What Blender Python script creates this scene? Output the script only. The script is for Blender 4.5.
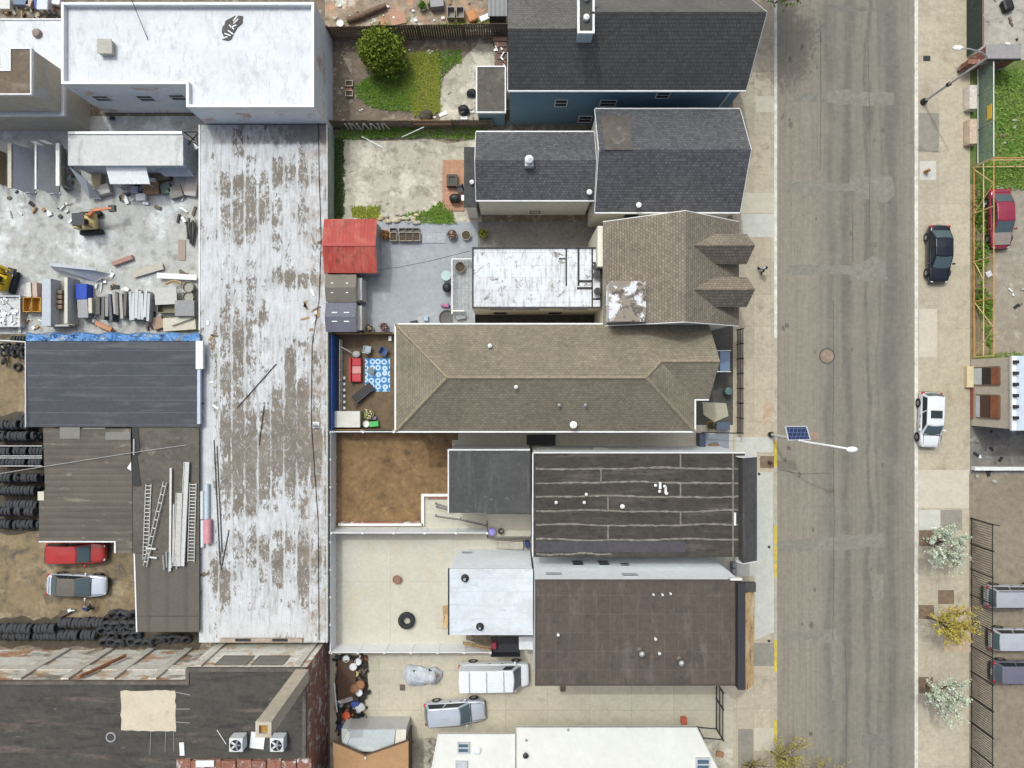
import bpy, bmesh, math, random
from mathutils import Vector, Matrix
random.seed(7)
R = math.radians
S = bpy.context.scene
COL = S.collection
for o in list(bpy.data.objects): bpy.data.objects.remove(o)

# ---------------------------------------------------------------- camera, sky, sun, exposure
CH = 60.0            # drone height above the street, metres
CF = 720.0           # focal length in pixels of a 1024 px wide frame
cam = bpy.data.objects.new('camera', bpy.data.cameras.new('camera')); COL.objects.link(cam)
cam.location = (0, 0, CH); cam.rotation_euler = (0, 0, 0)
cam.data.sensor_width = 36; cam.data.lens = CF / 1024 * 36
cam.data.clip_end = 2000; S.camera = cam
SUN_EL = R(61); SUN_AZ = R(-27.4)     # azimuth clockwise from +Y
wd = bpy.data.worlds.new("World"); S.world = wd; wd.use_nodes = True
wn = wd.node_tree
sky = wn.nodes.new('ShaderNodeTexSky'); sky.sky_type = 'NISHITA'; sky.sun_disc = False
sky.air_density = 1.0; sky.dust_density = 10.0; sky.ozone_density = 1.0
sky.sun_elevation = SUN_EL; sky.sun_rotation = SUN_AZ % (2 * math.pi)
wb_ = wn.nodes.new('ShaderNodeMix'); wb_.data_type = 'RGBA'; wb_.blend_type = 'MULTIPLY'; wb_.inputs[0].default_value = 1; wb_.inputs[7].default_value = (.93, 1.01, 1.06, 1)   # the camera's white balance
wn.links.new(sky.outputs[0], wb_.inputs[6]); wn.links.new(wb_.outputs[2], wn.nodes['Background'].inputs[0]); wn.nodes['Background'].inputs[1].default_value = 0.15
sd = bpy.data.lights.new('sun', 'SUN'); sd.energy = 1.25; sd.angle = R(0.6); sd.color = (.84, 1, 1.0)
sun = bpy.data.objects.new('sun', sd); COL.objects.link(sun)
sdir = Vector((math.sin(SUN_AZ) * math.cos(SUN_EL), math.cos(SUN_AZ) * math.cos(SUN_EL), math.sin(SUN_EL)))
sun.rotation_euler = sdir.to_track_quat('Z', 'Y').to_euler(); sun.location = (0, 0, 90)
S.view_settings.view_transform = 'Standard'; S.view_settings.look = 'None'
S.view_settings.exposure = -0.07; S.view_settings.gamma = 1; S.view_settings.use_curve_mapping = False
S.render.engine = 'CYCLES'

# ---------------------------------------------------------------- helpers
Z0 = 0.12            # level of pavements and yards
def W(px, py, h=0.0):
    s = (CH - h) / CF
    return Vector(((px - 512) * s, (384 - py) * s, h))
def P2(pts, h): return [tuple(W(x, y, h)[:2]) for x, y in pts]
def on_y(px, py, yw):           # point of the plane y = yw
    h = CH - yw * CF / (384 - py); return Vector(((px - 512) * (CH - h) / CF, yw, h))
def on_x(px, py, xw):
    h = CH - xw * CF / (px - 512); return Vector((xw, (384 - py) * (CH - h) / CF, h))
ORG = {}
def tag(o, label=None, cat=None, group=None, kind=None):
    if label: o['label'] = label
    if cat: o['category'] = cat
    if group: o['group'] = group
    if kind: o['kind'] = kind
    return o
def thing(name, label, cat, loc=(0, 0, 0), group=None):
    o = bpy.data.objects.new(name, None); COL.objects.link(o); o.location = loc; o.empty_display_size = .3
    ORG[o.name] = Vector(loc); return tag(o, label, cat, group)
def place(o, loc, rz=0): o.location = loc; o.rotation_euler = (0, 0, rz); return o
def kids(o): return [c for c in bpy.data.objects if c.parent == o]
def dup(root, loc, rz=0, label=None, group=None, scale=None):
    def cp(o, par):
        c = o.copy(); COL.objects.link(c)
        if par: c.parent = par
        for k in list(o.children): cp(k, c)
        return c
    r = cp(root, None); r.location = loc; r.rotation_euler = (0, 0, rz)
    if scale: r.scale = scale
    if label: r['label'] = label
    if group: r['group'] = group
    return r

class MB:
    def __init__(s): s.v = []; s.f = []
    def add(s, vs, fs):
        n = len(s.v); s.v += [tuple(v) for v in vs]; s.f += [tuple(i + n for i in f) for f in fs]; return s
    def box(s, c, d, rz=0, ry=0, rx=0):
        m = Matrix.Rotation(rz, 3, 'Z') @ Matrix.Rotation(ry, 3, 'Y') @ Matrix.Rotation(rx, 3, 'X')
        vs = [Vector(c) + m @ Vector((x * d[0] / 2, y * d[1] / 2, z * d[2] / 2)) for z in (-1, 1) for y in (-1, 1) for x in (-1, 1)]
        return s.add(vs, [(0, 2, 3, 1), (4, 5, 7, 6), (0, 1, 5, 4), (2, 6, 7, 3), (0, 4, 6, 2), (1, 3, 7, 5)])
    def bb(s, x0, x1, y0, y1, z0, z1): return s.box(((x0 + x1) / 2, (y0 + y1) / 2, (z0 + z1) / 2), (abs(x1 - x0), abs(y1 - y0), abs(z1 - z0)))
    def prism(s, poly, z0, z1):
        n = len(poly)
        vs = [(x, y, z0) for x, y in poly] + [(x, y, z1) for x, y in poly]
        fs = [tuple(range(n))[::-1], tuple(range(n, 2 * n))] + [(i, (i + 1) % n, n + (i + 1) % n, n + i) for i in range(n)]
        return s.add(vs, fs)
    def slab(s, pts, t=.15, d=(0, 0, -1)):
        n = len(pts); d = Vector(d) * t
        vs = [Vector(p) for p in pts] + [Vector(p) + d for p in pts]
        return s.add(vs, [tuple(range(n)), tuple(range(n, 2 * n))[::-1]] + [(i, n + i, n + (i + 1) % n, (i + 1) % n) for i in range(n)])
    def ring(s, poly, w, z0, z1):
        inn = inset(poly, w); n = len(poly)
        vs = [(x, y, z) for z in (z0, z1) for pl in (poly, inn) for x, y in pl]
        fs = []
        for i in range(n):
            j = (i + 1) % n
            fs += [(i, j, 2 * n + j, 2 * n + i), (n + j, n + i, 3 * n + i, 3 * n + j), (2 * n + i, 2 * n + j, 3 * n + j, 3 * n + i), (j, i, n + i, n + j)]
        return s.add(vs, fs)
    def face(s, pts): return s.add(pts, [tuple(range(len(pts)))])
    def tube(s, p, q, r, n=6, r1=None):
        p = Vector(p); q = Vector(q); d = q - p
        if d.length < 1e-6: return s
        u = d.orthogonal().normalized(); w = d.normalized().cross(u); r1 = r if r1 is None else r1
        a = [2 * math.pi * i / n for i in range(n)]
        vs = [p + (u * math.cos(t) + w * math.sin(t)) * r for t in a] + [q + (u * math.cos(t) + w * math.sin(t)) * r1 for t in a]
        return s.add(vs, [(i, (i + 1) % n, n + (i + 1) % n, n + i) for i in range(n)] + [tuple(range(n))[::-1], tuple(range(n, 2 * n))])
    def path(s, pts, r, n=6):
        for a, b in zip(pts[:-1], pts[1:]): s.tube(a, b, r, n)
        return s
    def lathe(s, prof, c=(0, 0, 0), n=14, axis='z', closed=False):
        vs = []; m = len(prof)
        for i in range(n):
            t = 2 * math.pi * i / n
            for r, z in prof:
                p = (r * math.cos(t), r * math.sin(t), z)
                if axis == 'y': p = (p[0], p[2], p[1])
                if axis == 'x': p = (p[2], p[0], p[1])
                vs.append(Vector(p) + Vector(c))
        fs = []
        for i in range(n):
            for k in range(m if closed else m - 1):
                a = i * m + k; b = i * m + (k + 1) % m; j = (i + 1) % n
                fs.append((a, j * m + k, j * m + (k + 1) % m, b))
        return s.add(vs, fs)
    def disc(s, c, r, t, n=16): return s.lathe([(0.0001, 0), (r, 0), (r, t), (0.0001, t)], c, n)
    def ell(s, c, r, n=12, m=8):
        pr = [(max(1e-4, math.sin(math.pi * k / m)), -math.cos(math.pi * k / m)) for k in range(m + 1)]
        b = MB().lathe(pr, n=n); return s.add([(c[0] + x * r[0], c[1] + y * r[1], c[2] + z * r[2]) for x, y, z in b.v], b.f)
    def build(s, name, mat, parent=None, smooth=False, bevel=0, sub=0, label=None, at=None, seg=2, weld=True):
        if parent is not None: org = ORG[parent.name]
        elif at is not None: org = Vector(at)
        else:
            xs = [v[0] for v in s.v]; ys = [v[1] for v in s.v]
            org = Vector(((min(xs) + max(xs)) / 2, (min(ys) + max(ys)) / 2, min(v[2] for v in s.v)))
        me = bpy.data.meshes.new(name)
        me.from_pydata([(v[0] - org.x, v[1] - org.y, v[2] - org.z) for v in s.v], [], s.f)
        bm = bmesh.new(); bm.from_mesh(me)
        if weld: bmesh.ops.remove_doubles(bm, verts=bm.verts, dist=1e-4)
        bmesh.ops.recalc_face_normals(bm, faces=bm.faces); bm.to_mesh(me); bm.free()
        me.materials.append(mat)
        if smooth: me.polygons.foreach_set('use_smooth', [True] * len(me.polygons))
        o = bpy.data.objects.new(name, me); COL.objects.link(o)
        if parent is not None: o.parent = parent
        else: o.location = org
        ORG[o.name] = org
        if bevel:
            b = o.modifiers.new('bevel', 'BEVEL'); b.width = bevel; b.segments = seg; b.limit_method = 'ANGLE'; b.angle_limit = R(35)
        if sub:
            b = o.modifiers.new('sub', 'SUBSURF'); b.levels = sub; b.render_levels = sub
        if label: o['label'] = label
        return o
    def solo(s, name, mat, label, cat, group=None, kind=None, **k):
        return tag(s.build(name, mat, **k), label, cat, group, kind)
    def struct(s, name, mat, **k): return tag(s.build(name, mat, **k), kind='structure')

def area2(p): return sum(p[i][0] * p[(i + 1) % len(p)][1] - p[(i + 1) % len(p)][0] * p[i][1] for i in range(len(p)))
def inset(poly, w):
    sg = 1 if area2(poly) > 0 else -1; n = len(poly); out = []
    for i in range(n):
        a = Vector(poly[i - 1]); b = Vector(poly[i]); c = Vector(poly[(i + 1) % n])
        d1 = (b - a).normalized(); d2 = (c - b).normalized()
        n1 = Vector((-d1.y, d1.x)) * sg; n2 = Vector((-d2.y, d2.x)) * sg
        k = n1 + n2; k = k / max(.2, k.dot(n1)); out.append((b.x + k.x * w, b.y + k.y * w))
    return out
def rect(x0, y0, x1, y1): return [(x0, y0), (x1, y0), (x1, y1), (x0, y1)]
def lerp0(a, b, t): return a + (b - a) * t
def jit(a): return random.uniform(-a, a)

# ---------------------------------------------------------------- materials
def node(nt, t, ins=None, **pr):
    n = nt.nodes.new('ShaderNode' + t)
    for k, v in pr.items(): setattr(n, k, v)
    for k, v in (ins or {}).items():
        if hasattr(v, 'is_output'): nt.links.new(v, n.inputs[k])
        else: n.inputs[k].default_value = v
    return n
def c4(c): return (c[0], c[1], c[2], 1)
def mixc(nt, f, a, b, mode='MIX'):
    n = nt.nodes.new('ShaderNodeMix'); n.data_type = 'RGBA'; n.blend_type = mode
    for i, v in ((0, f), (6, a), (7, b)):
        if hasattr(v, 'is_output'): nt.links.new(v, n.inputs[i])
        elif i: n.inputs[i].default_value = c4(v)
        else: n.inputs[i].default_value = v
    return n.outputs[2]
def mth(nt, op, a, b=0.0):
    return node(nt, 'Math', {0: a, 1: b}, operation=op).outputs[0]
def rng(nt, v, a, b, c=0.0, d=1.0):
    return node(nt, 'MapRange', {'Value': v, 'From Min': a, 'From Max': b, 'To Min': c, 'To Max': d}).outputs[0]
def crd(nt, st=(1, 1, 1), world=False, rot=0):
    o = node(nt, 'NewGeometry').outputs['Position'] if world else node(nt, 'TexCoord').outputs['Object']
    return node(nt, 'Mapping', {'Vector': o, 'Scale': st, 'Rotation': (0, 0, rot)}).outputs[0]
def nz(nt, v, sc, det=5, ro=.55, dist=0.0):
    return node(nt, 'TexNoise', {'Vector': v, 'Scale': sc, 'Detail': det, 'Roughness': ro, 'Distortion': dist}).outputs[0]
def bmp(nt, h, st, dist=.03): return node(nt, 'Bump', {'Height': h, 'Strength': st, 'Distance': dist}).outputs[0]
def base(name):
    m = bpy.data.materials.new(name); m.use_nodes = True
    return m, m.node_tree, m.node_tree.nodes['Principled BSDF']
def fin(nt, b, col, rough=.85, metal=0, bump=None, coat=0, spec=.4):
    if hasattr(col, 'is_output'): nt.links.new(col, b.inputs['Base Color'])
    else: b.inputs['Base Color'].default_value = c4(col)
    if hasattr(rough, 'is_output'): nt.links.new(rough, b.inputs['Roughness'])
    else: b.inputs['Roughness'].default_value = rough
    b.inputs['Metallic'].default_value = metal; b.inputs['Coat Weight'].default_value = coat
    b.inputs['Specular IOR Level'].default_value = spec
    if bump is not None: nt.links.new(bump, b.inputs['Normal'])
def mat(name, c, c2=None, sc=.6, grain=.25, gs=9, stains=(), rough=.85, metal=0, coat=0, bump=.15, st=(1, 1, 1), world=False, spec=.35):
    """weathered surface: two tones in large clouds, fine grain, optional stains (colour, scale, from, to, stretch)"""
    m, nt, b = base(name); v = crd(nt, st, world)
    c2 = c2 or tuple(x * .8 for x in c)
    col = mixc(nt, rng(nt, nz(nt, v, sc, 6, .6), .3, .7), c, c2)
    g = nz(nt, v, gs * .42, 8, .8); grain *= 1.7
    col = mixc(nt, rng(nt, nz(nt, v, 1.0, 7, .7, .3), .35, .7, 0, .3), col, tuple(x * .72 for x in c))
    for sc_, s_, f_, t_, ss in stains:
        vv = crd(nt, ss, world)
        col = mixc(nt, rng(nt, nz(nt, vv, s_, 8, .68, .4), f_ - .045, t_ - .055), col, sc_)
    k = rng(nt, g, .25, .75, 1 - grain, 1 + grain)
    col = mixc(nt, 1.0, col, node(nt, 'CombineColor', {0: k, 1: k, 2: k}).outputs[0], 'MULTIPLY')
    fin(nt, b, col, rough, metal, bmp(nt, g, bump) if bump else None, coat, spec); return m
def plain(name, c, rough=.6, metal=0, coat=0, grain=.12, gs=14, spec=.4): return mat(name, c, tuple(x * .88 for x in c), 2.5, grain, gs, (), rough, metal, coat, .05, spec=spec)
def slabs(name, c, c2, w, h, mort, ox=0, oy=0, ms=.012, grain=.2, sc=.5, stains=(), world=True, rot=0):
    m, nt, b = base(name)
    v = crd(nt, (1, 1, 1), world)
    vb = node(nt, 'Mapping', {'Vector': v, 'Location': (ox, oy, 0), 'Rotation': (0, 0, rot)}).outputs[0]
    br = node(nt, 'TexBrick', {'Vector': vb, 'Color1': c4(c), 'Color2': c4(c2), 'Mortar': c4(mort), 'Scale': 1.0, 'Mortar Size': ms, 'Mortar Smooth': .3, 'Bias': 0.0, 'Brick Width': w, 'Row Height': h}, offset=0.0)
    col = br.outputs[0]
    col = mixc(nt, rng(nt, nz(nt, v, sc, 7, .65), .3, .75, 0, .45), col, tuple(x * .72 for x in c))
    for sc_, s_, f_, t_, ss in stains:
        col = mixc(nt, rng(nt, nz(nt, crd(nt, ss, world), s_, 8, .68, .4), f_ - .045, t_ - .055), col, sc_)
    g = nz(nt, v, 3, 8, .8); grain *= 1.8; k = rng(nt, g, .25, .75, 1 - grain, 1 + grain)
    col = mixc(nt, 1.0, col, node(nt, 'CombineColor', {0: k, 1: k, 2: k}).outputs[0], 'MULTIPLY')
    fin(nt, b, col, .9, 0, bmp(nt, g, .15)); return m
def shingle(name, c, c2, dark, rows='x', bw=.24, rh=.17, ms=.02, var=.4):
    m, nt, b = base(name); v = crd(nt, (1, 1, 1))
    if rows == 'y': v = node(nt, 'Mapping', {'Vector': v, 'Rotation': (0, 0, R(90))}).outputs[0]
    br = node(nt, 'TexBrick', {'Vector': v, 'Color1': c4(c), 'Color2': c4(c2), 'Mortar': c4(dark), 'Scale': 1.0, 'Mortar Size': ms, 'Mortar Smooth': .4, 'Bias': 0.0, 'Brick Width': bw, 'Row Height': rh}, offset=.5)
    g = nz(nt, v, 3.5, 8, .8); l = nz(nt, v, .35, 6, .6)
    k = mth(nt, 'MULTIPLY', rng(nt, g, .25, .75, 1 - var, 1 + var), rng(nt, l, .3, .7, .86, 1.12))
    col = mixc(nt, 1.0, br.outputs[0], node(nt, 'CombineColor', {0: k, 1: k, 2: k}).outputs[0], 'MULTIPLY')
    fin(nt, b, col, .92, 0, bmp(nt, g, .3)); return m
def striped(name, c, c2, period, axis='y', rough=.6, metal=0, depth=.5, grain=.2, stains=(), sharp=(.3, .7), sc=.5):
    """ribbed sheet: ribs repeat along axis"""
    m, nt, b = base(name); v = crd(nt)
    sx = node(nt, 'SeparateXYZ', {0: v}).outputs['XYZ'.index(axis.upper())]
    w = mth(nt, 'SINE', mth(nt, 'MULTIPLY', sx, 2 * math.pi / period))
    w = rng(nt, w, -1, 1)
    n = nz(nt, v, sc, 7, .65)
    col = mixc(nt, rng(nt, n, sharp[0], sharp[1]), c, c2)
    for sc_, s_, f_, t_, ss in stains:
        col = mixc(nt, rng(nt, nz(nt, crd(nt, ss), s_, 8, .68, .4), f_ - .045, t_ - .055), col, sc_)
    g = nz(nt, v, 8, 6, .7)
    k = mth(nt, 'MULTIPLY', rng(nt, g, .25, .75, 1 - grain, 1 + grain), rng(nt, w, 0, .25, .85, 1.0))
    col = mixc(nt, 1.0, col, node(nt, 'CombineColor', {0: k, 1: k, 2: k}).outputs[0], 'MULTIPLY')
    fin(nt, b, col, rough, metal, bmp(nt, w, depth, .04)); return m
def leafy(name, c, c2, rough=.6, trans=True):
    m, nt, b = base(name)
    r = node(nt, 'NewGeometry').outputs['Random Per Island']
    fin(nt, b, mixc(nt, r, c, c2), rough); b.inputs['Specular IOR Level'].default_value = .25
    return m

WHITE_ROOF = mat('white_coating', (.66, .68, .71), (.58, .60, .63), .25, .07, 6, [((.46, .47, .48), 1.1, .58, .75, (1, .5, 1)), ((.5, .51, .52), 4, .6, .7, (1, .25, 1))], .7)
CREAM_ROOF = mat('cream_membrane', (.72, .71, .66), (.66, .65, .6), .3, .04, 5, [((.6, .57, .5), .9, .7, .85, (1, 1, 1))], .6)
COPING = plain('white_trim', (.78, .78, .77), .5, grain=.06)
GREYTRIM = plain('grey_trim', (.5, .52, .55), .5)
GLASS = plain('dark_glass', (.03, .04, .045), .08, grain=.0)
BLUEGLASS = plain('blue_glass', (.08, .13, .18), .1, grain=.05)
BLACK = plain('black_paint', (.018, .018, .02), .5)
DARKSTEEL = plain('dark_steel', (.05, .05, .055), .45, .5)
STEEL = plain('galvanised_steel', (.5, .51, .52), .4, .6)
ALU = plain('aluminium', (.62, .62, .6), .4, .5)
WHITEP = plain('white_paint', (.78, .79, .8), .4)
RUBBER = plain('rubber', (.022, .023, .026), .75, grain=.3)
RUBBERG = plain('dusty_rubber', (.05, .052, .058), .8, grain=.35)
REDP = plain('red_paint', (.5, .03, .03), .4)
BLUEP = plain('blue_paint', (.02, .07, .35), .4)
ORANGE = plain('orange_paint', (.6, .2, .05), .5)
YELLOW = plain('yellow_paint', (.65, .42, .03), .5)
RUST = mat('rusty_steel', (.3, .12, .06), (.2, .08, .04), 3, .3, 12)
WOOD = mat('raw_wood', (.42, .28, .15), (.34, .22, .11), 1.5, .25, 10, st=(1, 4, 1))
PLY = mat('plywood', (.58, .38, .19), (.5, .32, .15), 1, .2, 8, [((.12, .08, .045), 1.6, .6, .66, (2.5, .6, 1)), ((.66, .5, .3), .8, .52, .66, (1, .6, 1))], st=(2, 1, 1))
OLDWOOD = mat('weathered_wood', (.21, .165, .12), (.13, .10, .075), 1.2, .3, 9, [((.07, .075, .05), 2, .55, .7, (1, 1, 1))], st=(1, 3, 1))
TAN = mat('tan_render', (.56, .50, .40), (.46, .41, .32), .4, .12, 7, [((.5, .5, .48), .8, .6, .7, (1, 1, 1))])
WALLW = mat('white_render', (.78, .80, .82), (.7, .72, .74), .4, .08, 6, [((.4, .4, .4), 1.3, .68, .8, (1, 1, .3))])
WALLCREAM = mat('cream_siding', (.76, .72, .62), (.68, .64, .54), .4, .08, 6)
CONC = mat('bare_concrete', (.46, .43, .37), (.36, .34, .3), .5, .2, 8)
DARKWALL = mat('dark_wall', (.08, .075, .07), (.05, .05, .05), .6)
BRICK = mat('red_brick_wall', (.30, .13, .09), (.2, .1, .075), 1.2, .3, 10, [((.5, .47, .43), 1.2, .58, .66, (1, 1, 1)), ((.08, .06, .05), 1.6, .62, .72, (1, 1, .4))])
# ---------------------------------------------------------------- ground, road, pavements, yards
GROUND = mat('ground', (.28, .24, .18), (.2, .17, .13), .1, .2, 3, world=True)
MB().bb(-300, 300, -300, 300, -.4, -.05).struct('ground', GROUND)

def road_mat():
    m, nt, b = base('asphalt'); v = crd(nt, (1, 1, 1), True)
    x = node(nt, 'SeparateXYZ', {0: v}).outputs[0]
    wob = mth(nt, 'MULTIPLY', mth(nt, 'SUBTRACT', nz(nt, crd(nt, (.6, .12, 1), True), 1.0, 4), .5), 2.2)
    xw = mth(nt, 'ADD', x, wob)
    light = (.258, .228, .18); mid = (.21, .193, .157); dark = (.112, .107, .096)
    lf = rng(nt, xw, 24.8, 26.2)                           # parking lane by the near kerb is paler and browner
    col = mixc(nt, lf, light, mid)
    for xc, w_, k in ((26.5, .5, .4), (27.9, .6, .6), (29.7, .3, .6), (31.6, .9, .6), (30.6, .25, .4)):  # darker wheel paths
        f = mth(nt, 'MULTIPLY', rng(nt, mth(nt, 'ABSOLUTE', mth(nt, 'SUBTRACT', xw, xc)), w_, w_ * .2), k)
        col = mixc(nt, f, col, dark)
    col = mixc(nt, rng(nt, x, 32.7, 33.4, 0, .7), col, (.25, .225, .18))
    st = nz(nt, crd(nt, (3.2, .05, 1), True), 1.5, 5, .6)
    col = mixc(nt, rng(nt, st, .42, .7, 0, .4), col, (.12, .117, .107))
    col = mixc(nt, rng(nt, nz(nt, v, .35, 7, .65), .5, .8, 0, .55), col, (.26, .24, .2))
    col = mixc(nt, rng(nt, nz(nt, v, 1.6, 8, .7), .62, .74, 0, .65), col, (.12, .1, .085))
    vo = node(nt, 'TexVoronoi', {'Vector': node(nt, 'VectorMath', {0: v, 1: node(nt, 'TexNoise', {'Vector': v, 'Scale': .5, 'Detail': 6}).outputs[1]}, operation='ADD').outputs[0], 'Scale': .22}, feature='DISTANCE_TO_EDGE')
    col = mixc(nt, rng(nt, vo.outputs[0], .0, .004, .3, 0), col, (.09, .085, .08))
    g = nz(nt, v, 2.2, 9, .82); k = rng(nt, g, .25, .75, .74, 1.24)
    col = mixc(nt, 1.0, col, node(nt, 'CombineColor', {0: k, 1: k, 2: k}).outputs[0], 'MULTIPLY')
    fin(nt, b, col, .9, 0, bmp(nt, g, .2)); return m
ROAD = road_mat()
xl, xr = W(777, 0).x, W(915, 0).x
MB().bb(xl, xr, -150, 150, -.3, 0).struct('road', ROAD)
PATCH = mat('road_patch', (.245, .232, .197), (.2, .19, .16), .8, .22, 6, world=True, stains=[((.2, .185, .155), 1.5, .5, .7, (1, 1, 1))])
PATCHD = mat('dark_road_patch', (.19, .175, .15), (.16, .15, .13), .8, .2, 6, world=True)
zz = .004
def ragged(pts, step=.5, a=.09):
    out = []
    for i in range(len(pts)):
        p = Vector(pts[i]); q = Vector(pts[(i + 1) % len(pts)]); n = max(1, int((q - p).length / step))
        for k in range(n):
            t = p.lerp(q, k / n); out.append((t.x + jit(a), t.y + jit(a)))
    return out
def rsheet(name, px, z, m, rag=.09):
    p = P2(px, 0); p = ragged(p, .5, rag) if rag else p
    mb = MB(); mb.prism(p, z - .003, z); return mb.struct(name, m)
for i, (px, m) in enumerate([
    ([(793, 93), (840, 90), (860, 91), (894, 93), (893, 104), (862, 106), (830, 103), (795, 102)], PATCH),
    ([(822, 5), (892, 8), (892, 12), (824, 10)], PATCHD),
    ([(786, 182), (850, 183), (852, 176), (893, 176), (895, 197), (886, 202), (862, 199), (852, 191), (786, 193)], PATCH),
    ([(788, 264), (855, 266), (873, 256), (884, 262), (888, 280), (862, 281), (850, 275), (790, 275)], PATCH),
    ([(779, 541), (884, 533), (884, 547), (779, 554)], PATCH),
    ([(783, 632), (836, 630), (838, 640), (836, 700), (832, 700), (832, 642), (783, 640)], PATCH),
    ([(872, 575), (884, 575), (884, 600), (874, 600)], PATCH),
    ([(862, 735), (886, 735), (886, 746), (862, 746)], PATCHD)]):
    rsheet('road_patch', px, .004 + i * .0006, m)
OIL = mat('oil_stain', (.13, .115, .1), (.17, .155, .135), 2, .25, 6, world=True)
for k in range(34):
    X = random.choice((786, 789, 793, 800, 812, 848, 872, 884)) + jit(4); Y = random.uniform(10, 760); r = random.uniform(.05, .17)
    q = W(X, Y, 0); MB().prism([(q.x + math.cos(a_ * .785) * r * random.uniform(.6, 1.4), q.y + math.sin(a_ * .785) * r * random.uniform(.8, 2.6)) for a_ in range(8)], .0055, .0092).struct('oil_stain', OIL)
TARL = plain('tar_seal', (.1, .095, .088), .8)
for pts in ([(833, 300), (833.5, 345), (833, 430), (834, 520), (833, 640)], [(852, 205), (853, 262)], [(820, 20), (821, 90), (820, 170)], [(780, 470), (800, 474), (830, 473)], [(868, 40), (870, 150), (869, 240)], [(845, 640), (847, 700), (846, 768)]):
    mb = MB()
    for (xa_, ya_), (xb_, yb2_) in zip(pts[:-1], pts[1:]):
        n = 10
        for i in range(n):
            a = W(lerp0(xa_, xb_, i / n) + jit(.3), lerp0(ya_, yb2_, i / n), 0); b = W(lerp0(xa_, xb_, (i + 1) / n) + jit(.3), lerp0(ya_, yb2_, (i + 1) / n), 0); d = (b - a); w_ = Vector((-d.y, d.x, 0)).normalized() * .022
            mb.slab([a + w_ + Vector((0, 0, .0105)), b + w_ + Vector((0, 0, .0105)), b - w_ + Vector((0, 0, .0105)), a - w_ + Vector((0, 0, .0105))], .004)
    mb.struct('crack_seal', TARL)
cov = MB().disc(W(827, 356, 0), .55, .012, 20); cov = cov.solo('manhole_cover', mat('iron_cover', (.24, .17, .12), (.3, .24, .18), 3), 'round rust-brown manhole cover in the middle of the street', 'manhole')
MB().lathe([(.55, 0), (.68, 0), (.68, .014), (.55, .014)], W(827, 356, 0), 24, closed=True).build('cover_ring', plain('tar_ring', (.1, .09, .08)), cov)
MB().box(W(814, 436, 0) + Vector((0, 0, .008)), (.75, .6, .016)).solo('utility_cover', mat('pink_cover', (.34, .23, .18)), 'square pinkish utility cover in the street below the solar panel', 'utility cover')

SIDE = slabs('pavement_slabs', (.49, .42, .315), (.4, .345, .26), 1.45, 2.65, (.25, .22, .18), ox=.2, oy=.5, grain=.14, stains=[((.3, .25, .19), .7, .6, .75, (1, 1, 1)), ((.24, .21, .17), 3, .7, .78, (1, 1, 1))])
SIDER = slabs('far_pavement', (.465, .405, .305), (.4, .35, .265), 4.4, 5.2, (.27, .235, .18), ox=-.3, oy=.6, grain=.14, stains=[((.33, .275, .2), .6, .58, .75, (1, 1, 1))])
MB().bb(W(733, 0, .12).x, W(774.2, 0, .12).x, -150, 150, -.3, .12).struct('pavement', SIDE)
MB().bb(W(918, 0, .12).x, W(970, 0, .12).x, -150, 150, -.3, .12).struct('pavement', SIDER)
KERBW = mat('kerb_stone', (.68, .66, .6), (.52, .5, .44), 1.5, .2, 6, world=True)
KERBG = mat('bare_kerb', (.44, .4, .33), (.36, .33, .27), 1, .2, 6, world=True)
KERBY = mat('yellow_kerb', (.6, .46, .05), (.5, .38, .08), 1.5, .2, 6, [((.4, .36, .28), 2, .6, .7, (1, 1, 1))], world=True)
def kerb(x0, x1, y0, y1, m, name='kerb', top=.135):
    a = W(x0, y0, .13); b = W(x1, y1, .13); MB().bb(a.x, b.x, a.y, b.y, -.3, top).struct(name, m)
yy = [(-1500, 338, KERBW), (338, 441, KERBG), (441, 467, KERBY), (467, 526, KERBG), (526, 577, KERBY), (577, 640, KERBG), (640, 672, KERBY), (672, 720, KERBG), (720, 742, KERBY), (742, 2200, KERBG)]
for a, b, m in yy: kerb(774.2, 777.2, a, b, m, 'kerb')
kerb(914.6, 918, -1500, 2200, KERBW)
# repaired / odd-coloured pavement slabs
SL_L = mat('pale_slab', (.54, .49, .39), (.49, .44, .35), .8, .1, 6, world=True)
SL_D = mat('grey_slab', (.29, .265, .22), (.24, .22, .185), .8, .15, 6, world=True)
SL_W = mat('white_slab', (.54, .53, .48), (.48, .47, .42), .8, .1, 6, world=True)
PIT = mat('tree_pit_soil', (.22, .15, .1), (.15, .105, .07), 3, .3, 10, world=True)
SL_P = mat('pink_stain', (.46, .31, .21), (.46, .39, .29), 1.5, .2, 6, world=True)
zs = [.124]
def pslab(px, m, name='pavement_slab', rag=0):
    p = P2(px, .124); p = ragged(p, .3, rag) if rag else p
    MB().prism(p, zs[0] - .003, zs[0]).struct(name, m); zs[0] += .0006
pslab(rect(756, 96, 774, 112), SL_L); pslab(rect(737, 193, 774, 213), SL_L); pslab(rect(741, 214, 774, 237), SL_W)
pslab(rect(735, 437, 757, 470), SL_W); pslab(rect(757, 437, 773, 452), SL_W); pslab(rect(735, 472, 773, 576), SL_W)
pslab([(755, 575), (774, 566), (774, 632), (755, 640)], SL_W)
pslab(rect(752, 643, 774, 666), SL_D); pslab(rect(754, 728, 774, 751), SL_L); pslab(rect(738, 729, 753, 768), SL_D)
pslab(rect(760, 456, 774, 468), PIT, 'tree_pit'); pslab([(762, 404), (771, 402), (774, 410), (770, 424), (761, 425), (764, 414)], SL_P, 'stain', .06)
pslab(rect(919, 113, 939, 152), SL_D); pslab(rect(919.5, 161, 936, 180), SL_W)
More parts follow.
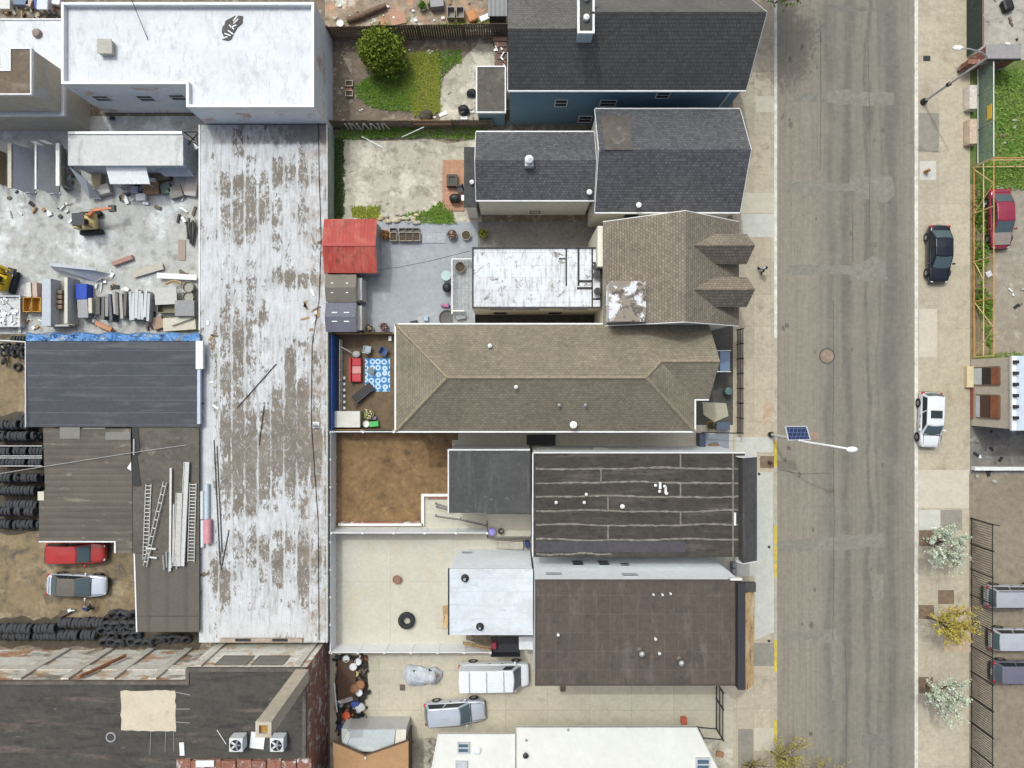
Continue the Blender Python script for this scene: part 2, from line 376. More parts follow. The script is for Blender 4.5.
pslab(rect(919, 309, 937, 357), SL_L); pslab(rect(919, 510, 940, 530), SL_W); pslab(rect(941, 510, 962, 530), SL_D)
pslab(rect(918, 470, 969, 508), SL_L)
for a in (rect(919, 530, 934, 546), rect(938, 590, 954, 604), rect(918.5, 605, 934, 619), rect(918.5, 677, 933, 693)): pslab(a, PIT, 'tree_pit')
pslab(rect(944, 607, 972, 652), SL_P, 'stain', .05)

zl = [.075]
def lot(name, px, m, kind='structure'):
    zl[0] += .0016
    return MB().prism(P2(px, .1), -.3, zl[0]).struct(name, m)
SOIL = mat('soil', (.2, .155, .11), (.14, .11, .085), .5, .3, 6, [((.3, .27, .22), 1.5, .58, .7, (1, 1, 1))], world=True)
RUBBLE = mat('rubble_soil', (.34, .26, .19), (.22, .18, .13), .6, .35, 5, [((.42, .24, .15), .4, .55, .68, (1, 1, 1)), ((.5, .48, .42), .45, .6, .68, (1, 1, 1)), ((.12, .13, .05), .9, .62, .7, (1, 1, 1))], world=True)
OLDCONC = mat('old_concrete', (.47, .43, .35), (.38, .345, .28), .35, .16, 6, [((.27, .24, .19), .9, .55, .7, (1, 1, 1)), ((.12, .105, .08), 2, .63, .72, (1, 1, 1)), ((.56, .52, .43), .5, .56, .66, (1, 1, 1))], world=True)
GREYYARD = mat('grey_painted_yard', (.33, .35, .38), (.295, .315, .345), .3, .1, 6, [((.4, .4, .41), .6, .6, .75, (1, 1, 1)), ((.24, .25, .26), 2, .68, .78, (1, 1, 1))], world=True)
DRIVE = slabs('driveway_concrete', (.52, .47, .37), (.47, .42, .33), 3.5, 3.3, (.3, .27, .21), ox=.55, oy=.75, grain=.1, ms=.016, stains=[((.36, .32, .25), .8, .6, .8, (1, 1, 1))])
GYARD = slabs('yard_concrete', (.53, .5, .42), (.5, .475, .4), 5.2, 5.6, (.3, .28, .23), ox=-.3, oy=5.25, grain=.08, ms=.014, stains=[((.5, .43, .3), .5, .58, .8, (1, 1, 1))])
DIRT = mat('bare_dirt', (.235, .145, .068), (.15, .09, .043), .5, .3, 5, [((.085, .058, .036), 1.0, .6, .78, (1, 1, 1)), ((.3, .2, .1), 1.3, .62, .8, (1, 1, 1))], world=True)
DIRTD = mat('damp_dirt', (.15, .105, .065), (.11, .08, .05), .5, .25, 5, world=True)
DUST = mat('dusty_yard', (.46, .46, .44), (.38, .375, .355), .22, .16, 5, [((.58, .6, .6), .3, .55, .7, (1, 1, 1)), ((.28, .265, .24), 1.0, .56, .72, (1, 1, 1))], world=True)
TYREYARD = mat('brown_yard', (.25, .185, .105), (.19, .145, .09), .25, .2, 5, [((.10, .085, .065), .6, .53, .68, (1, 1, 1)), ((.32, .26, .17), .5, .58, .72, (1, 1, 1))], world=True)
LOTR = mat('worn_lot', (.31, .275, .225), (.25, .215, .165), .3, .2, 5, [((.38, .35, .3), .9, .6, .72, (1, 1, 1)), ((.17, .14, .11), 2, .66, .75, (1, 1, 1))], world=True)
LOTB = mat('brown_lot', (.26, .215, .16), (.22, .18, .13), .3, .2, 5, [((.17, .14, .11), 1.5, .62, .75, (1, 1, 1))], world=True)
lot('yard_ground', rect(-400, -300, 332, 132), SOIL)
lot('dusty_yard', rect(-300, 116, 206, 338), DUST)
lot('tyre_yard', rect(-300, 334, 206, 660), TYREYARD)
lot('yard_ground', rect(-300, 640, 335, 1100), SOIL)
zl[0] += .0016; MB().prism(ragged(P2([(-60, 414), (60, 414), (60, 470), (50, 530), (30, 534), (-60, 533)], .1), .6, .3), 0, zl[0]).struct('tyre_shade_ground', mat('tyre_shade_ground', (.06, .05, .038), (.09, .072, .05), .5, .3, 5, world=True))  # shade between the stacked tyre rows, painted as darker ground
zl[0] += .0016; MB().prism(ragged(P2([(-60, 618), (100, 618), (112, 610), (200, 610), (200, 652), (-60, 645)], .1), .6, .25), 0, zl[0]).struct('tyre_shade_ground', bpy.data.materials['tyre_shade_ground'])  # same painted shade under the tyres along the works wall
lot('yard_ground', rect(325, -300, 520, 46), RUBBLE)
lot('garden_ground', rect(328, 32, 736, 128), SOIL)
lot('garden_concrete', [(440, 80), (457, 64), (478, 44), (510, 44), (510, 122), (440, 122)], OLDCONC)
lot('passage', rect(495, 110, 736, 250), SOIL)
lot('old_concrete_yard', [(334, 139), (384, 141), (432, 139), (448, 144), (474, 139), (482, 160), (482, 222), (341, 226), (343, 160)], OLDCONC)
lot('grey_yard', rect(350, 222, 484, 334), GREYYARD)
lot('grey_passage', rect(478, 222, 610, 334), mat('grey_passage', (.22, .21, .195), (.17, .16, .15), .6, world=True))
lot('dirt_yard', rect(330, 332, 420, 431), DIRTD)
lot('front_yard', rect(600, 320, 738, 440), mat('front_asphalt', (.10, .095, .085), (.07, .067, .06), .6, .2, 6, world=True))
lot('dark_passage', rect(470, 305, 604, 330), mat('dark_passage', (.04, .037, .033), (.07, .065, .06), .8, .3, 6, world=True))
lot('side_passage', rect(440, 425, 738, 452), GYARD)
lot('dirt_yard', rect(330, 431, 458, 528), DIRT)
lot('patio', [(421, 494), (452, 494), (452, 440), (560, 440), (560, 540), (421, 528)], GYARD)
lot('concrete_yard', rect(330, 527, 736, 656), GYARD)
lot('driveway', rect(330, 652, 738, 740), DRIVE)
lot('yard_ground', rect(330, 738, 738, 1100), OLDCONC)
lot('side_passage', rect(540, 535, 738, 552), CONC)
lot('dusty_lot', rect(969, -400, 1500, 62), mat('dusty_lot', (.42, .39, .34), (.33, .3, .26), .4, .2, 5, [((.2, .18, .16), .8, .58, .7, (1, 1, 1))], world=True))
lot('grass_ground', rect(969, 60, 1500, 200), mat('turf', (.10, .15, .035), (.17, .15, .06), .6, .3, 5, [((.3, .2, .12), .8, .64, .74, (1, 1, 1)), ((.06, .12, .02), .5, .52, .64, (1, 1, 1))], world=True))
lot('worn_lot', [(993, 184), (1300, 184), (1300, 362), (992, 362)], LOTR)
lot('fence_strip', rect(969, 184, 993, 362), mat('weedy_strip', (.26, .2, .12), (.16, .13, .075), .8, .3, 5, world=True))
lot('dirt_lot', rect(969, 360, 1400, 478), mat('dark_lot', (.2, .185, .165), (.14, .13, .12), .5, .25, 5, [((.3, .28, .25), .8, .58, .7, (1, 1, 1))], world=True))
lot('brown_lot', rect(969, 474, 1400, 1100), LOTB)
# ---------------------------------------------------------------- buildings: builders
def window(par, org, ux, uz, w, h, frame=COPING, glass=GLASS, sash=True, name='window', d=None, nh=1):
    """window on a wall: ux along the wall, d outwards; frame > pane"""
    ux = Vector(ux).normalized(); uz = Vector(uz); d = Vector(d); o = Vector(org); t = .07
    def bar(mb, a0, a1, b0, b1, dep, off):
        pts = [o + ux * a + uz * b + d * (off + dep) for a, b in ((a0, b0), (a1, b0), (a1, b1), (a0, b1))]
        mb.slab(pts, dep, -d)
    f = MB()
    bar(f, -w / 2 - t, -w / 2, -h / 2 - t, h / 2 + t, .04, 0); bar(f, w / 2, w / 2 + t, -h / 2 - t, h / 2 + t, .04, 0)
    bar(f, -w / 2, w / 2, h / 2, h / 2 + t, .04, 0); bar(f, -w / 2, w / 2, -h / 2 - t, -h / 2, .05, 0)
    if sash: bar(f, -w / 2, w / 2, -.03, .03, .035, 0)
    fo = f.build(name, frame, par)
    g = MB(); bar(g, -w / 2, w / 2, -h / 2, h / 2, .02, .004); g.build('pane', glass, fo)
    return fo
def flat(name, label, px, h, roofm, wallm, over=.0, par=0, pw=.22, cop=COPING, z0=0.0, t=.18, cat='building', roofpar=None):
    """walled block with a flat roof; px is the outline at its top (parapet top if it has one)"""
    top = P2(px, h); c = thing(name, label, cat, (sum(p[0] for p in top) / len(top), sum(p[1] for p in top) / len(top), 0))
    rp = inset(top, pw + .003) if par else top
    wl = inset(top, over + .01) if over or not par else top
    hr = h - par
    MB().prism(wl, z0, hr - t if not par else hr - t).build('wall', wallm, c)
    r = MB().prism(rp, hr - t + .002, hr).build('roof', roofm, c)
    if par: MB().ring(top, pw, hr - t + .001, h).build('parapet', cop, r)
    c['_top'] = 0; del c['_top']
    return c, r, top
def gable_x(par, x0, x1, yb, yf, he, hr, roofm, wallm, yr=None, over=.25, vx=.12, t=.14, z0=0, trim=None, walls=True, split=None):
    """ridge along x"""
    yr = (yb + yf) / 2 if yr is None else yr
    mb = MB()
    mb.slab([(x0, yf, he), (x1, yf, he), (x1, yr, hr), (x0, yr, hr)], t); mb.slab([(x0, yr, hr), (x1, yr, hr), (x1, yb, he), (x0, yb, he)], t)
    r = mb.build('roof', roofm, par)
    w = MB(); a, b = yf + over, yb - over; k = he + (hr - he) * over / (yr - yf) - t - .02
    prof = [(a, z0), (a, k), (yr, hr - t - .03), (b, k), (b, z0)]
    xa, xb = x0 + vx, x1 - vx
    vs = [(xa, y, z) for y, z in prof] + [(xb, y, z) for y, z in prof]
    w.add(vs, [(0, 1, 2, 3, 4), (9, 8, 7, 6, 5)] + [(i, (i + 1) % 5, 5 + (i + 1) % 5, 5 + i) for i in range(5)])
    if walls: w.build('wall', wallm, par)
    if trim:
        g = MB()
        g.bb(x0, x1, yf - .1, yf - .003, he - .2, he - .02); g.bb(x0, x1, yb + .003, yb + .1, he - .2, he - .02); g.build('gutter', trim, r)
        for xx in (x0 - .05, x1 + .003):
            g = MB()
            for p, q in (((yf, he), (yr, hr)), ((yb, he), (yr, hr))):
                g.slab([(xx, p[0], p[1] - .015), (xx + .047, p[0], p[1] - .015), (xx + .047, q[0], q[1] - .015), (xx, q[0], q[1] - .015)], .2)
            g.build('verge_board', trim, r)
    return r
def vent(par, p, r=.08, h=.35, m=None, cap=True):
    p = Vector(p); mb = MB().tube(p - Vector((0, 0, .1)), p + Vector((0, 0, h)), r, 10)
    if cap: mb.lathe([(r * 1.7, h), (r * 1.7, h + .08), (.001, h + .16)], p, 10)
    return mb.build('vent_pipe', m or STEEL, par, smooth=False)
def roof_vent(par, p, m=None):
    p = Vector(p); mb = MB().box(p + Vector((0, 0, .06)), (.5, .5, .14)); mb.lathe([(.17, .1), (.17, .3), (.26, .3), (.26, .38), (.001, .46)], p, 12)
    return mb.build('roof_vent', m or STEEL, par)

# ---------------------------------------------------------------- blue house at the top
BLUE = striped('blue_siding', (.14, .25, .35), (.12, .22, .31), .3, 'z', .6, depth=.3, grain=.08)
SHD = shingle('charcoal_shingle', (.135, .128, .12), (.108, .103, .097), (.075, .072, .068), 'x')
SHD2 = shingle('slate_shingle', (.125, .125, .135), (.078, .078, .086), (.055, .055, .06), 'x')
TAR = mat('roofing_felt', (.125, .11, .095), (.09, .08, .07), .5, .2, 6, [((.2, .185, .16), .8, .6, .75, (1, 1, 1))])
bh = thing('blue_house', 'large blue-sided house with dark charcoal shingle roof and white eaves', 'house', (8, 24, 0))
ex0, ex1 = W(508, 90, 7.7).x, W(746, 90, 7.7).x; eyf = W(0, 90, 7.7).y; eyb = eyf + 6.9
hr_main = 12.0; yr = (eyf + eyb) / 2
xm = W(590, 11, hr_main).x
gable_x(bh, xm, ex1, eyb, eyf, 7.7, hr_main, SHD, BLUE, trim=COPING)
# lower rear half: same front slope, cut lower
k = .80; yr2 = eyf + (yr - eyf) * k; hr2 = 7.7 + (hr_main - 7.7) * k
mb = MB().slab([(ex0, eyf, 7.7), (xm, eyf, 7.7), (xm, yr2, hr2), (ex0, yr2, hr2)], .14); mb.slab([(ex0, yr2, hr2), (xm, yr2, hr2), (xm, eyb, 9.4), (ex0, eyb, 9.4)], .14)
rr = mb.build('roof', SHD, bh)
MB().bb(ex0, xm, eyf - .1, eyf - .003, 7.5, 7.68).build('gutter', COPING, rr)
MB().bb(ex0 - .05, ex0 - .003, eyf, yr2, 7.5, 7.68).build('verge_board', COPING, rr)
w = MB(); prof = [(eyf + .25, 0), (eyf + .25, 7.75), (yr2, hr2 - .18), (eyb - .25, 9.2), (eyb - .25, 0)]
vs = [(ex0 + .12, y, z) for y, z in prof] + [(xm + .1, y, z) for y, z in prof]
w.add(vs, [(0, 1, 2, 3, 4), (9, 8, 7, 6, 5)] + [(i, (i + 1) % 5, 5 + (i + 1) % 5, 5 + i) for i in range(5)]).build('wall', BLUE, bh)
for X, Y, a, b in ((561, 103, .85, 1.25), (608, 103, 1.15, 1.1), (585, 119, 1.0, 1.25), (663, 95, .9, 1.0)):
    p = on_y(X, Y, eyf + .25); window(bh, p, (1, 0, 0), (0, 0, 1), a, b, d=(0, -1, 0))
p = W(586, 14, 11.9)
ch = MB().bb(p.x - .5, p.x + .5, p.y - 1.2, p.y + 1.6, 8.5, 11.75).build('chimney', plain('pale_blue_siding', (.45, .55, .62)), bh)
MB().bb(p.x - .58, p.x + .58, p.y - 1.28, p.y + 1.68, 11.75, 11.9).build('chimney_cap', COPING, ch)
MB().bb(p.x - .42, p.x + .42, p.y - 1.1, p.y + 1.5, 11.9, 11.95).build('crown', DARKWALL, ch)
for dy in (-.35, 1.0): MB().lathe([(.2, 11.95), (.2, 12.25), (.001, 12.35)], (p.x, p.y + dy, 0), 12).build('flue', COPING, ch)
# rear extension with felt roof
px_ = rect(476, 66, 506, 113)
top = P2(px_, 3.1)
MB().prism(inset(top, .12), 0, 2.95).build('rear_wall', BLUE, bh)
re_ = MB().prism(inset(top, .1), 2.95, 3.1).build('rear_roof', TAR, bh); MB().ring(top, .1, 2.9, 3.16).build('roof_edge', COPING, re_)
top = P2(rect(495, 114, 508, 129), 1.2)
MB().bb(ex1 - 1.2, ex1 - .13, eyf + .3, eyf + 3, .1, 3.0).build('porch', DARKWALL, bh)
p0 = on_y(722, 111, eyf + .24)
MB().bb(W(731, 94, 7).x - .06, W(731, 94, 7).x + .06, eyf + .16, eyf + .26, .1, 7.6).build('corner_board', COPING, bh)

# ---------------------------------------------------------------- slate-roofed pair
WALLY = mat('old_cream_siding', (.78, .75, .67), (.7, .67, .58), .4, .1, 6)
dh = thing('slate_roof_house', 'tall house by the pavement with slate grey shingle gable roof and cream walls', 'house', (10, 17, 0))
x0, x1 = W(595, 212, 6.3).x, W(740, 212, 6.3).x; yf = W(0, 212, 6.3).y; yb = W(0, 109, 6.3).y
r = gable_x(dh, x0, x1, yb, yf, 6.3, 8.8, SHD2, WALLY, trim=COPING)
def slope_z(y, yf, yr, he, hr): return he + (hr - he) * (y - yf) / (yr - yf)
ym = (yf + yb) / 2
a = W(601, 116, 7); b = W(632, 151, 8.6)
mb = MB(); za = 8.8 - (a.y - ym) / (yb - ym) * 2.5; zb = 8.8 - .05
mb.slab([(a.x, b.y, zb + .12), (b.x, b.y, zb + .12), (b.x, a.y, za + .12), (a.x, a.y, za + .12)], .2); mb.build('roof_patch', TAR, r)
vent(r, (W(638, 206, 6.6).x, W(0, 206, 6.6).y, 6.6), .12, .3, COPING)
p = on_y(631, 216, yf + .25); window(dh, p, (1, 0, 0), (0, 0, 1), .9, .9, DARKSTEEL, GLASS, False, d=(0, -1, 0))
# lower rear house
rh = thing('rear_slate_house', 'low cream house behind the slate-roofed one, with its own dark gable roof and chimney', 'house', (1, 16, 0))
x2 = W(476, 200, 5.9).x; yf2 = W(0, 200, 5.9).y; yb2 = W(0, 132, 5.9).y
r = gable_x(rh, x2, x0 - .02, yb2, yf2, 5.9, 7.3, SHD2, WALLY, trim=COPING)
top = P2([(464, 147), (477, 147), (477, 207), (464, 207)], 4.4)
MB().prism(inset(top, .12), 0, 4.25).build('lean_to_wall', WALLY, rh); MB().prism(top, 4.25, 4.4).build('lean_to_roof', mat('dark_felt', (.07, .068, .07), (.05, .05, .052), .5), rh)
p = W(529, 163, 7.3)
cm = MB().box((p.x, p.y, 7.2), (.62, .62, .9)).build('chimney', mat('pale_chimney', (.52, .53, .55)), r)
MB().lathe([(.2, 7.6), (.2, 7.95), (.3, 7.95), (.001, 8.15)], (p.x, p.y + .1, 0), 14).build('cowl', COPING, cm)
vent(r, W(589, 193, 6.2), .12, .25, COPING); vent(rh, W(472, 183, 4.4), .1, .25, COPING)
p = on_y(535, 212, yf2 + .25); window(rh, p, (1, 0, 0), (0, 0, 1), .7, .7, DARKSTEEL, WHITEP, True, d=(0, -1, 0))

# ---------------------------------------------------------------- brown shingle house with two dormers
SHB = shingle('brown_shingle', (.26, .222, .17), (.19, .163, .127), (.115, .095, .075), 'y', .26, .17, .02, .35)
SHBX = shingle('brown_shingle_dormer', (.26, .222, .17), (.19, .163, .127), (.115, .095, .075), 'x', .26, .17, .02, .35)
bs = thing('dormer_house', 'brown shingled house with two street dormers and a white-patched box dormer', 'house', (11.7, 8, 0))
cx0, cx1 = W(603, 0, 7).x, W(739, 0, 7).x; cy0, cy1 = W(0, 325.5, 7).y, W(0, 222, 7).y; cxm = (cx0 + cx1) / 2 + .25; chr_ = 10.4
mb = MB(); mb.slab([(cx0, cy0, 7), (cxm, cy0, chr_), (cxm, cy1, chr_), (cx0, cy1, 7)], .14); mb.slab([(cxm, cy0, chr_), (cx1, cy0, 7), (cx1, cy1, 7), (cxm, cy1, chr_)], .14)
r = mb.build('roof', SHB, bs)
mb = MB(); prof = [(cx0 + .15, 0), (cx0 + .15, 6.9), (cxm, chr_ - .18), (cx1 - .15, 6.9), (cx1 - .15, 0)]
vs = [(x, cy0 + .12, z) for x, z in prof] + [(x, cy1 - .12, z) for x, z in prof]
mb.add(vs, [(0, 1, 2, 3, 4), (9, 8, 7, 6, 5)] + [(i, (i + 1) % 5, 5 + (i + 1) % 5, 5 + i) for i in range(5)]).build('wall', WALLCREAM, bs)
for y_ in (cy0 - .06, cy1 + .003):
    g = MB()
    for p, q in (((cx0, 7), (cxm, chr_)), ((cx1, 7), (cxm, chr_))): g.slab([(p[0], y_, p[1] - .02), (q[0], y_, q[1] - .02), (q[0], y_ + .057, q[1] - .02), (p[0], y_ + .057, p[1] - .02)], .18)
    g.build('verge_board', COPING, r)
xf = W(755, 0, 9.9).x
for yp, yt, yb_ in ((246.5, 234, 264), (290.5, 277, 307)):
    d = thing_par = None
    mb = MB(); ye0 = W(0, yb_, 8.6).y; ye1 = W(0, yt, 8.6).y; yrr = (ye0 + ye1) / 2; xb = cxm + .2; hd = 9.95; he = 8.6
    mb.slab([(xb - .3, ye0, he), (xf - .15, ye0, he), (xf, yrr, hd), (xb - .6, yrr, hd)], .12); mb.slab([(xb - .6, yrr, hd), (xf, yrr, hd), (xf - .15, ye1, he), (xb - .3, ye1, he)], .12)
    dr = mb.build('dormer', SHBX, bs)
    w = MB(); prof = [(ye0 + .2, 6.8), (ye0 + .2, he), (yrr, hd - .16), (ye1 - .2, he), (ye1 - .2, 6.8)]
    vs = [(xb, y, z) for y, z in prof] + [(xf - .45, y, z) for y, z in prof]
    w.add(vs, [(0, 1, 2, 3, 4), (9, 8, 7, 6, 5)] + [(i, (i + 1) % 5, 5 + (i + 1) % 5, 5 + i) for i in range(5)]).build('cheek_wall', WALLCREAM, dr)
    f = MB().bb(xf - .447, xf - .42, yrr - .4, yrr + .4, 7.5, 8.5).build('window', GLASS, dr)
PATCHY = mat('patchy_coating', (.7, .71, .74), (.62, .63, .66), .6, .1, 7, [((.26, .22, .18), .8, .5, .55, (1, 1, 1)), ((.12, .1, .09), 1.8, .58, .63, (1, 1, 1))])
top = P2(rect(609, 281, 646, 321.5), 9.2)
MB().prism(inset(top, .08), 6.8, 9.05).build('box_dormer', COPING, bs); bd = MB().prism(top, 9.05, 9.2).build('box_dormer_roof', PATCHY, bs)
p = on_x(606, 299, top[0][0] + .08 if top[0][0] < top[1][0] else top[1][0] + .08)
window(bs, p, (0, 1, 0), (0, 0, 1), .9, .9, d=(-1, 0, 0))
MB().bb(cx0 - .35, cx0 + .1, cy1 - 3.2, cy1 - .2, 0, 6.6).build('corner_pier', WALLCREAM, bs)

# ---------------------------------------------------------------- patched flat-roof house
def patchroof():
    m, nt, b = base('patched_white_roof'); v = crd(nt)
    col = mixc(nt, rng(nt, nz(nt, v, .5, 7), .35, .7), (.68, .7, .74), (.57, .58, .61))
    ver = nz(nt, crd(nt, (1.8, .35, 1)), 2.2, 8, .7, .3)
    col = mixc(nt, rng(nt, ver, .5, .62, 0, .8), col, (.38, .37, .35)); col = mixc(nt, rng(nt, nz(nt, v, 1.1, 9, .75, .5), .56, .61), col, (.22, .19, .165))
    br = node(nt, 'TexBrick', {'Vector': v, 'Color1': (1, 1, 1, 1), 'Color2': (.94, .94, .94, 1), 'Mortar': (.78, .78, .78, 1), 'Scale': 1.0, 'Mortar Size': .02, 'Brick Width': 9.0, 'Row Height': .95}, offset=.4)
    col = mixc(nt, 1.0, col, br.outputs[0], 'MULTIPLY'); fin(nt, b, col, .6, 0, bmp(nt, ver, .2)); return m
PR = patchroof()
fh, fr, top = flat('flat_roof_house', 'tan rendered house with a patched white-coated flat roof', rect(472, 247, 601.5, 308), 5.6, PR, TAN, par=.12, pw=.1, cop=DARKWALL)
for X0, Y0, X1, Y1 in ((565.5, 248, 567, 286), (577.5, 248, 579.5, 286), (591.5, 248, 593, 308), (579, 280, 592, 282.5), (577, 287, 592, 289.5), (593, 262, 601, 264), (559, 258, 566, 259.5), (593, 298, 601, 300)):
    a, b = W(X0, Y0, 5.49), W(X1, Y1, 5.49); MB().bb(a.x, b.x, a.y, b.y, 5.485, 5.497).build('tar_seam', mat('tar', (.05, .047, .045)) if 'tar' not in bpy.data.materials else bpy.data.materials['tar'], fr)
for X, Y in ((596, 268), (596, 276), (597, 292)): vent(fr, W(X, Y, 5.5), .17, .35, DARKWALL)
for X in (502, 527, 575): MB().bb(W(X, 0, 5).x - .9, W(X, 0, 5).x + .9, top[2][1] - .12, top[2][1] + .05, 5.3, 5.62).build('scupper', DARKWALL, fr)
for X, Y in ((500, 316), (555, 316)):
    p = on_y(X, 313, top[2][1]); window(fh, (p.x, top[2][1] - .002, p.z), (1, 0, 0), (0, 0, 1), .9, 1.2, DARKSTEEL, d=(0, -1, 0))
# ---------------------------------------------------------------- olive hip-roof house
SHO = shingle('olive_shingle', (.235, .205, .15), (.185, .162, .12), (.15, .125, .085), 'x', .3, .17, .018, .35)
SHOL = shingle('olive_shingle_hip_end', (.245, .213, .158), (.195, .17, .127), (.15, .125, .09), 'y', .3, .17, .018, .35)
oh = thing('hip_roof_house', 'long olive-shingled hip-roofed house with white gutters in the middle of the block', 'house', (3, 0, 0))
he, hr = 7.0, 9.3
X0, X1 = W(396, 0, he).x, W(694.5, 0, he).x; Y1, Y0 = W(0, 324.5, he).y, W(0, 431, he).y; Ym = (Y0 + Y1) / 2
RX0, RX1 = W(447, 0, hr).x, W(646, 0, hr).x
mb = MB(); mb.slab([(X0, Y0, he), (X1, Y0, he), (RX1, Ym, hr), (RX0, Ym, hr)], .12); mb.slab([(X0, Y1, he), (RX0, Ym, hr), (RX1, Ym, hr), (X1, Y1, he)], .12)
r = mb.build('roof', SHO, oh)
MB().slab([(X0, Y0, he), (RX0, Ym, hr), (X0, Y1, he)], .12).build('hip_end', SHOL, oh); MB().slab([(X1, Y0, he), (X1, Y1, he), (RX1, Ym, hr)], .12).build('hip_end', SHOL, oh)
XW = W(709, 0, he).x; YW0 = W(0, 399, he).y; YWm = (Y1 + YW0) / 2; hw = he + (hr - he) * (Y1 - YWm) / (Y1 - Ym)
xi = X1 - (X1 - RX1) * (Y1 - YWm) / (Y1 - Ym)
mb = MB(); mb.slab([(xi, YWm, hw + .012), (XW + .35, YWm, hw + .012), (XW, Y1, he + .012), (X1 - .3, Y1, he + .012)], .12); mb.slab([(X1 - .9, YW0, he + .012), (XW, YW0, he + .012), (XW + .35, YWm, hw + .012), (xi, YWm, hw + .012)], .12)
mb.build('front_wing_roof', SHO, oh)
CAP = mat('ridge_shingles', (.3, .25, .17), (.24, .2, .14), 4, .25, 9)
mb = MB()
def cap(p, q): 
    p = Vector(p) + Vector((0, 0, .02)); q = Vector(q) + Vector((0, 0, .02)); mb.tube(p, q, .13, 6)
cap((RX0, Ym, hr - .06), (RX1, Ym, hr - .06)); cap((RX0, Ym, hr - .06), (X0, Y0, he - .06)); cap((RX0, Ym, hr - .06), (X0, Y1, he - .06)); cap((RX1, Ym, hr - .06), (X1, Y0, he - .06)); cap((RX1, Ym, hr - .06), (xi, YWm, hw - .06)); cap((xi, YWm, hw - .06), (XW + .3, YWm, hw - .06))
mb.build('ridge_cap', CAP, r)
poly = [(X0, Y0), (X1, Y0), (X1, YW0), (XW, YW0), (XW, Y1), (X0, Y1)]
MB().prism(inset(poly, .3), 0, he - .13).build('wall', WALLCREAM, oh)
g = MB(); g.bb(X0 - .02, X1 + .02, Y0 - .12, Y0 - .003, he - .2, he - .01); g.bb(X0 - .12, X0 - .003, Y0, Y1, he - .2, he - .01); g.bb(X0, XW, Y1 + .003, Y1 + .11, he - .2, he - .01); g.bb(X1, XW, YW0 - .11, YW0 - .003, he - .2, he - .01); g.bb(X1 + .003, X1 + .12, Y0, YW0 - .11, he - .2, he - .01); g.build('gutter', COPING, r)
def oz(Y): return he + (hr - he) * min(Y - Y0, Y1 - Y) / (Ym - Y0)
for X, Y, rr_ in ((490, 346, .09), (516, 387, .08), (559, 405, .07), (585, 405, .07), (573, 424.5, .16)):
    p = W(X, Y, 8); p = Vector((p.x, p.y, oz(p.y))); p = W(X, Y, p.z); vent(r, p, rr_, .32, COPING if rr_ > .07 else STEEL)
# ---------------------------------------------------------------- striped dark flat roof house (F)
FELT = mat('dark_felt_sheet', (.062, .053, .044), (.045, .039, .034), .7, .25, 5, [((.10, .088, .075), .8, .58, .75, (.2, 2, 1)), ((.03, .028, .026), 2, .6, .7, (.5, 2, 1))])
FELTG = mat('grey_felt', (.078, .078, .077), (.06, .06, .059), .5, .16, 6, [((.1, .1, .098), .8, .56, .72, (3, .4, 1)), ((.13, .125, .115), 1.6, .66, .74, (1, 1, 1))])
SEAM = mat('bleached_seam', (.25, .23, .2), (.14, .127, .108), 2.5, .3, 8)
fb, fr, top = flat('striped_roof_house', 'white flat-roofed house with dark felt roof crossed by pale bleached seams', rect(533, 453, 745, 557), 7.0, FELT, WALLW, over=.05)
seams = []
for i, y in enumerate((468.5, 482.5, 496.5, 511, 525, 539.6, 554)):
    for _ in (0,):
        n = 60; x0_, x1_ = 536, 741; up, dn = [], []
        if i == 6: x1_ = 612
        for k in range(n + 1):
            x = x0_ + (x1_ - x0_) * k / n; wv = .7 * math.sin(k * .13 + i) + .4 * math.sin(k * .31 + 2 * i)
            up.append(W(x, y + wv - .8 + jit(.45), 7)); dn.append(W(x, y + wv + .8 + jit(.45), 7))
        seams.append((up, dn))
mb = MB()
for up, dn in seams:
    for k in range(len(up) - 1): mb.slab([up[k] + Vector((0, 0, .006)), up[k + 1] + Vector((0, 0, .006)), dn[k + 1] + Vector((0, 0, .006)), dn[k] + Vector((0, 0, .006))], .01)
for x, y0, y1 in ((680.5, 454, 468), (601, 469, 482), (680.5, 483, 496), (608, 497, 511), (680.5, 512, 525), (608, 526, 540), (733, 454, 557)):
    a, b = W(x - .7, y0, 7), W(x + .7, y1, 7); mb.bb(a.x, b.x, a.y, b.y, 6.99, 7.0055)
mb.build('felt_seam', SEAM, fr)
a, b = W(536, 541.5, 7), W(685, 552, 7); MB().bb(a.x, b.x, a.y, b.y, 6.99, 7.004).build('felt_patch', mat('purple_felt', (.075, .07, .08), (.06, .057, .066), .8, .2), fr)
ed = MB(); yt_ = top[0][1]
for (xa, ya), (xb, yb_) in (((top[0][0], yt_), (top[1][0], yt_)), ): ed.bb(xa, xb, ya - .02, ya + .06, 6.8, 7.06)
ed.bb(top[0][0] - .06, top[0][0] + .02, top[2][1], yt_ - .021, 6.8, 7.06); ed.build('roof_edge', COPING, fr)
for X, Y in ((655, 485), (664, 486), (659, 491), (666, 493), (622, 506), (556, 502), (584, 502), (586, 494)):
    vent(fr, W(X, Y, 7), .07 if X != 622 else .1, .18, COPING)
for X, Y in ((660, 485.5), (665.5, 490)): MB().box(W(X, Y, 7.1), (.16, .5, .2)).build('roof_duct', COPING, fr)
MB().box(W(735, 519, 7.03), (.14, .95, .06)).build('loose_trim', COPING, fr)
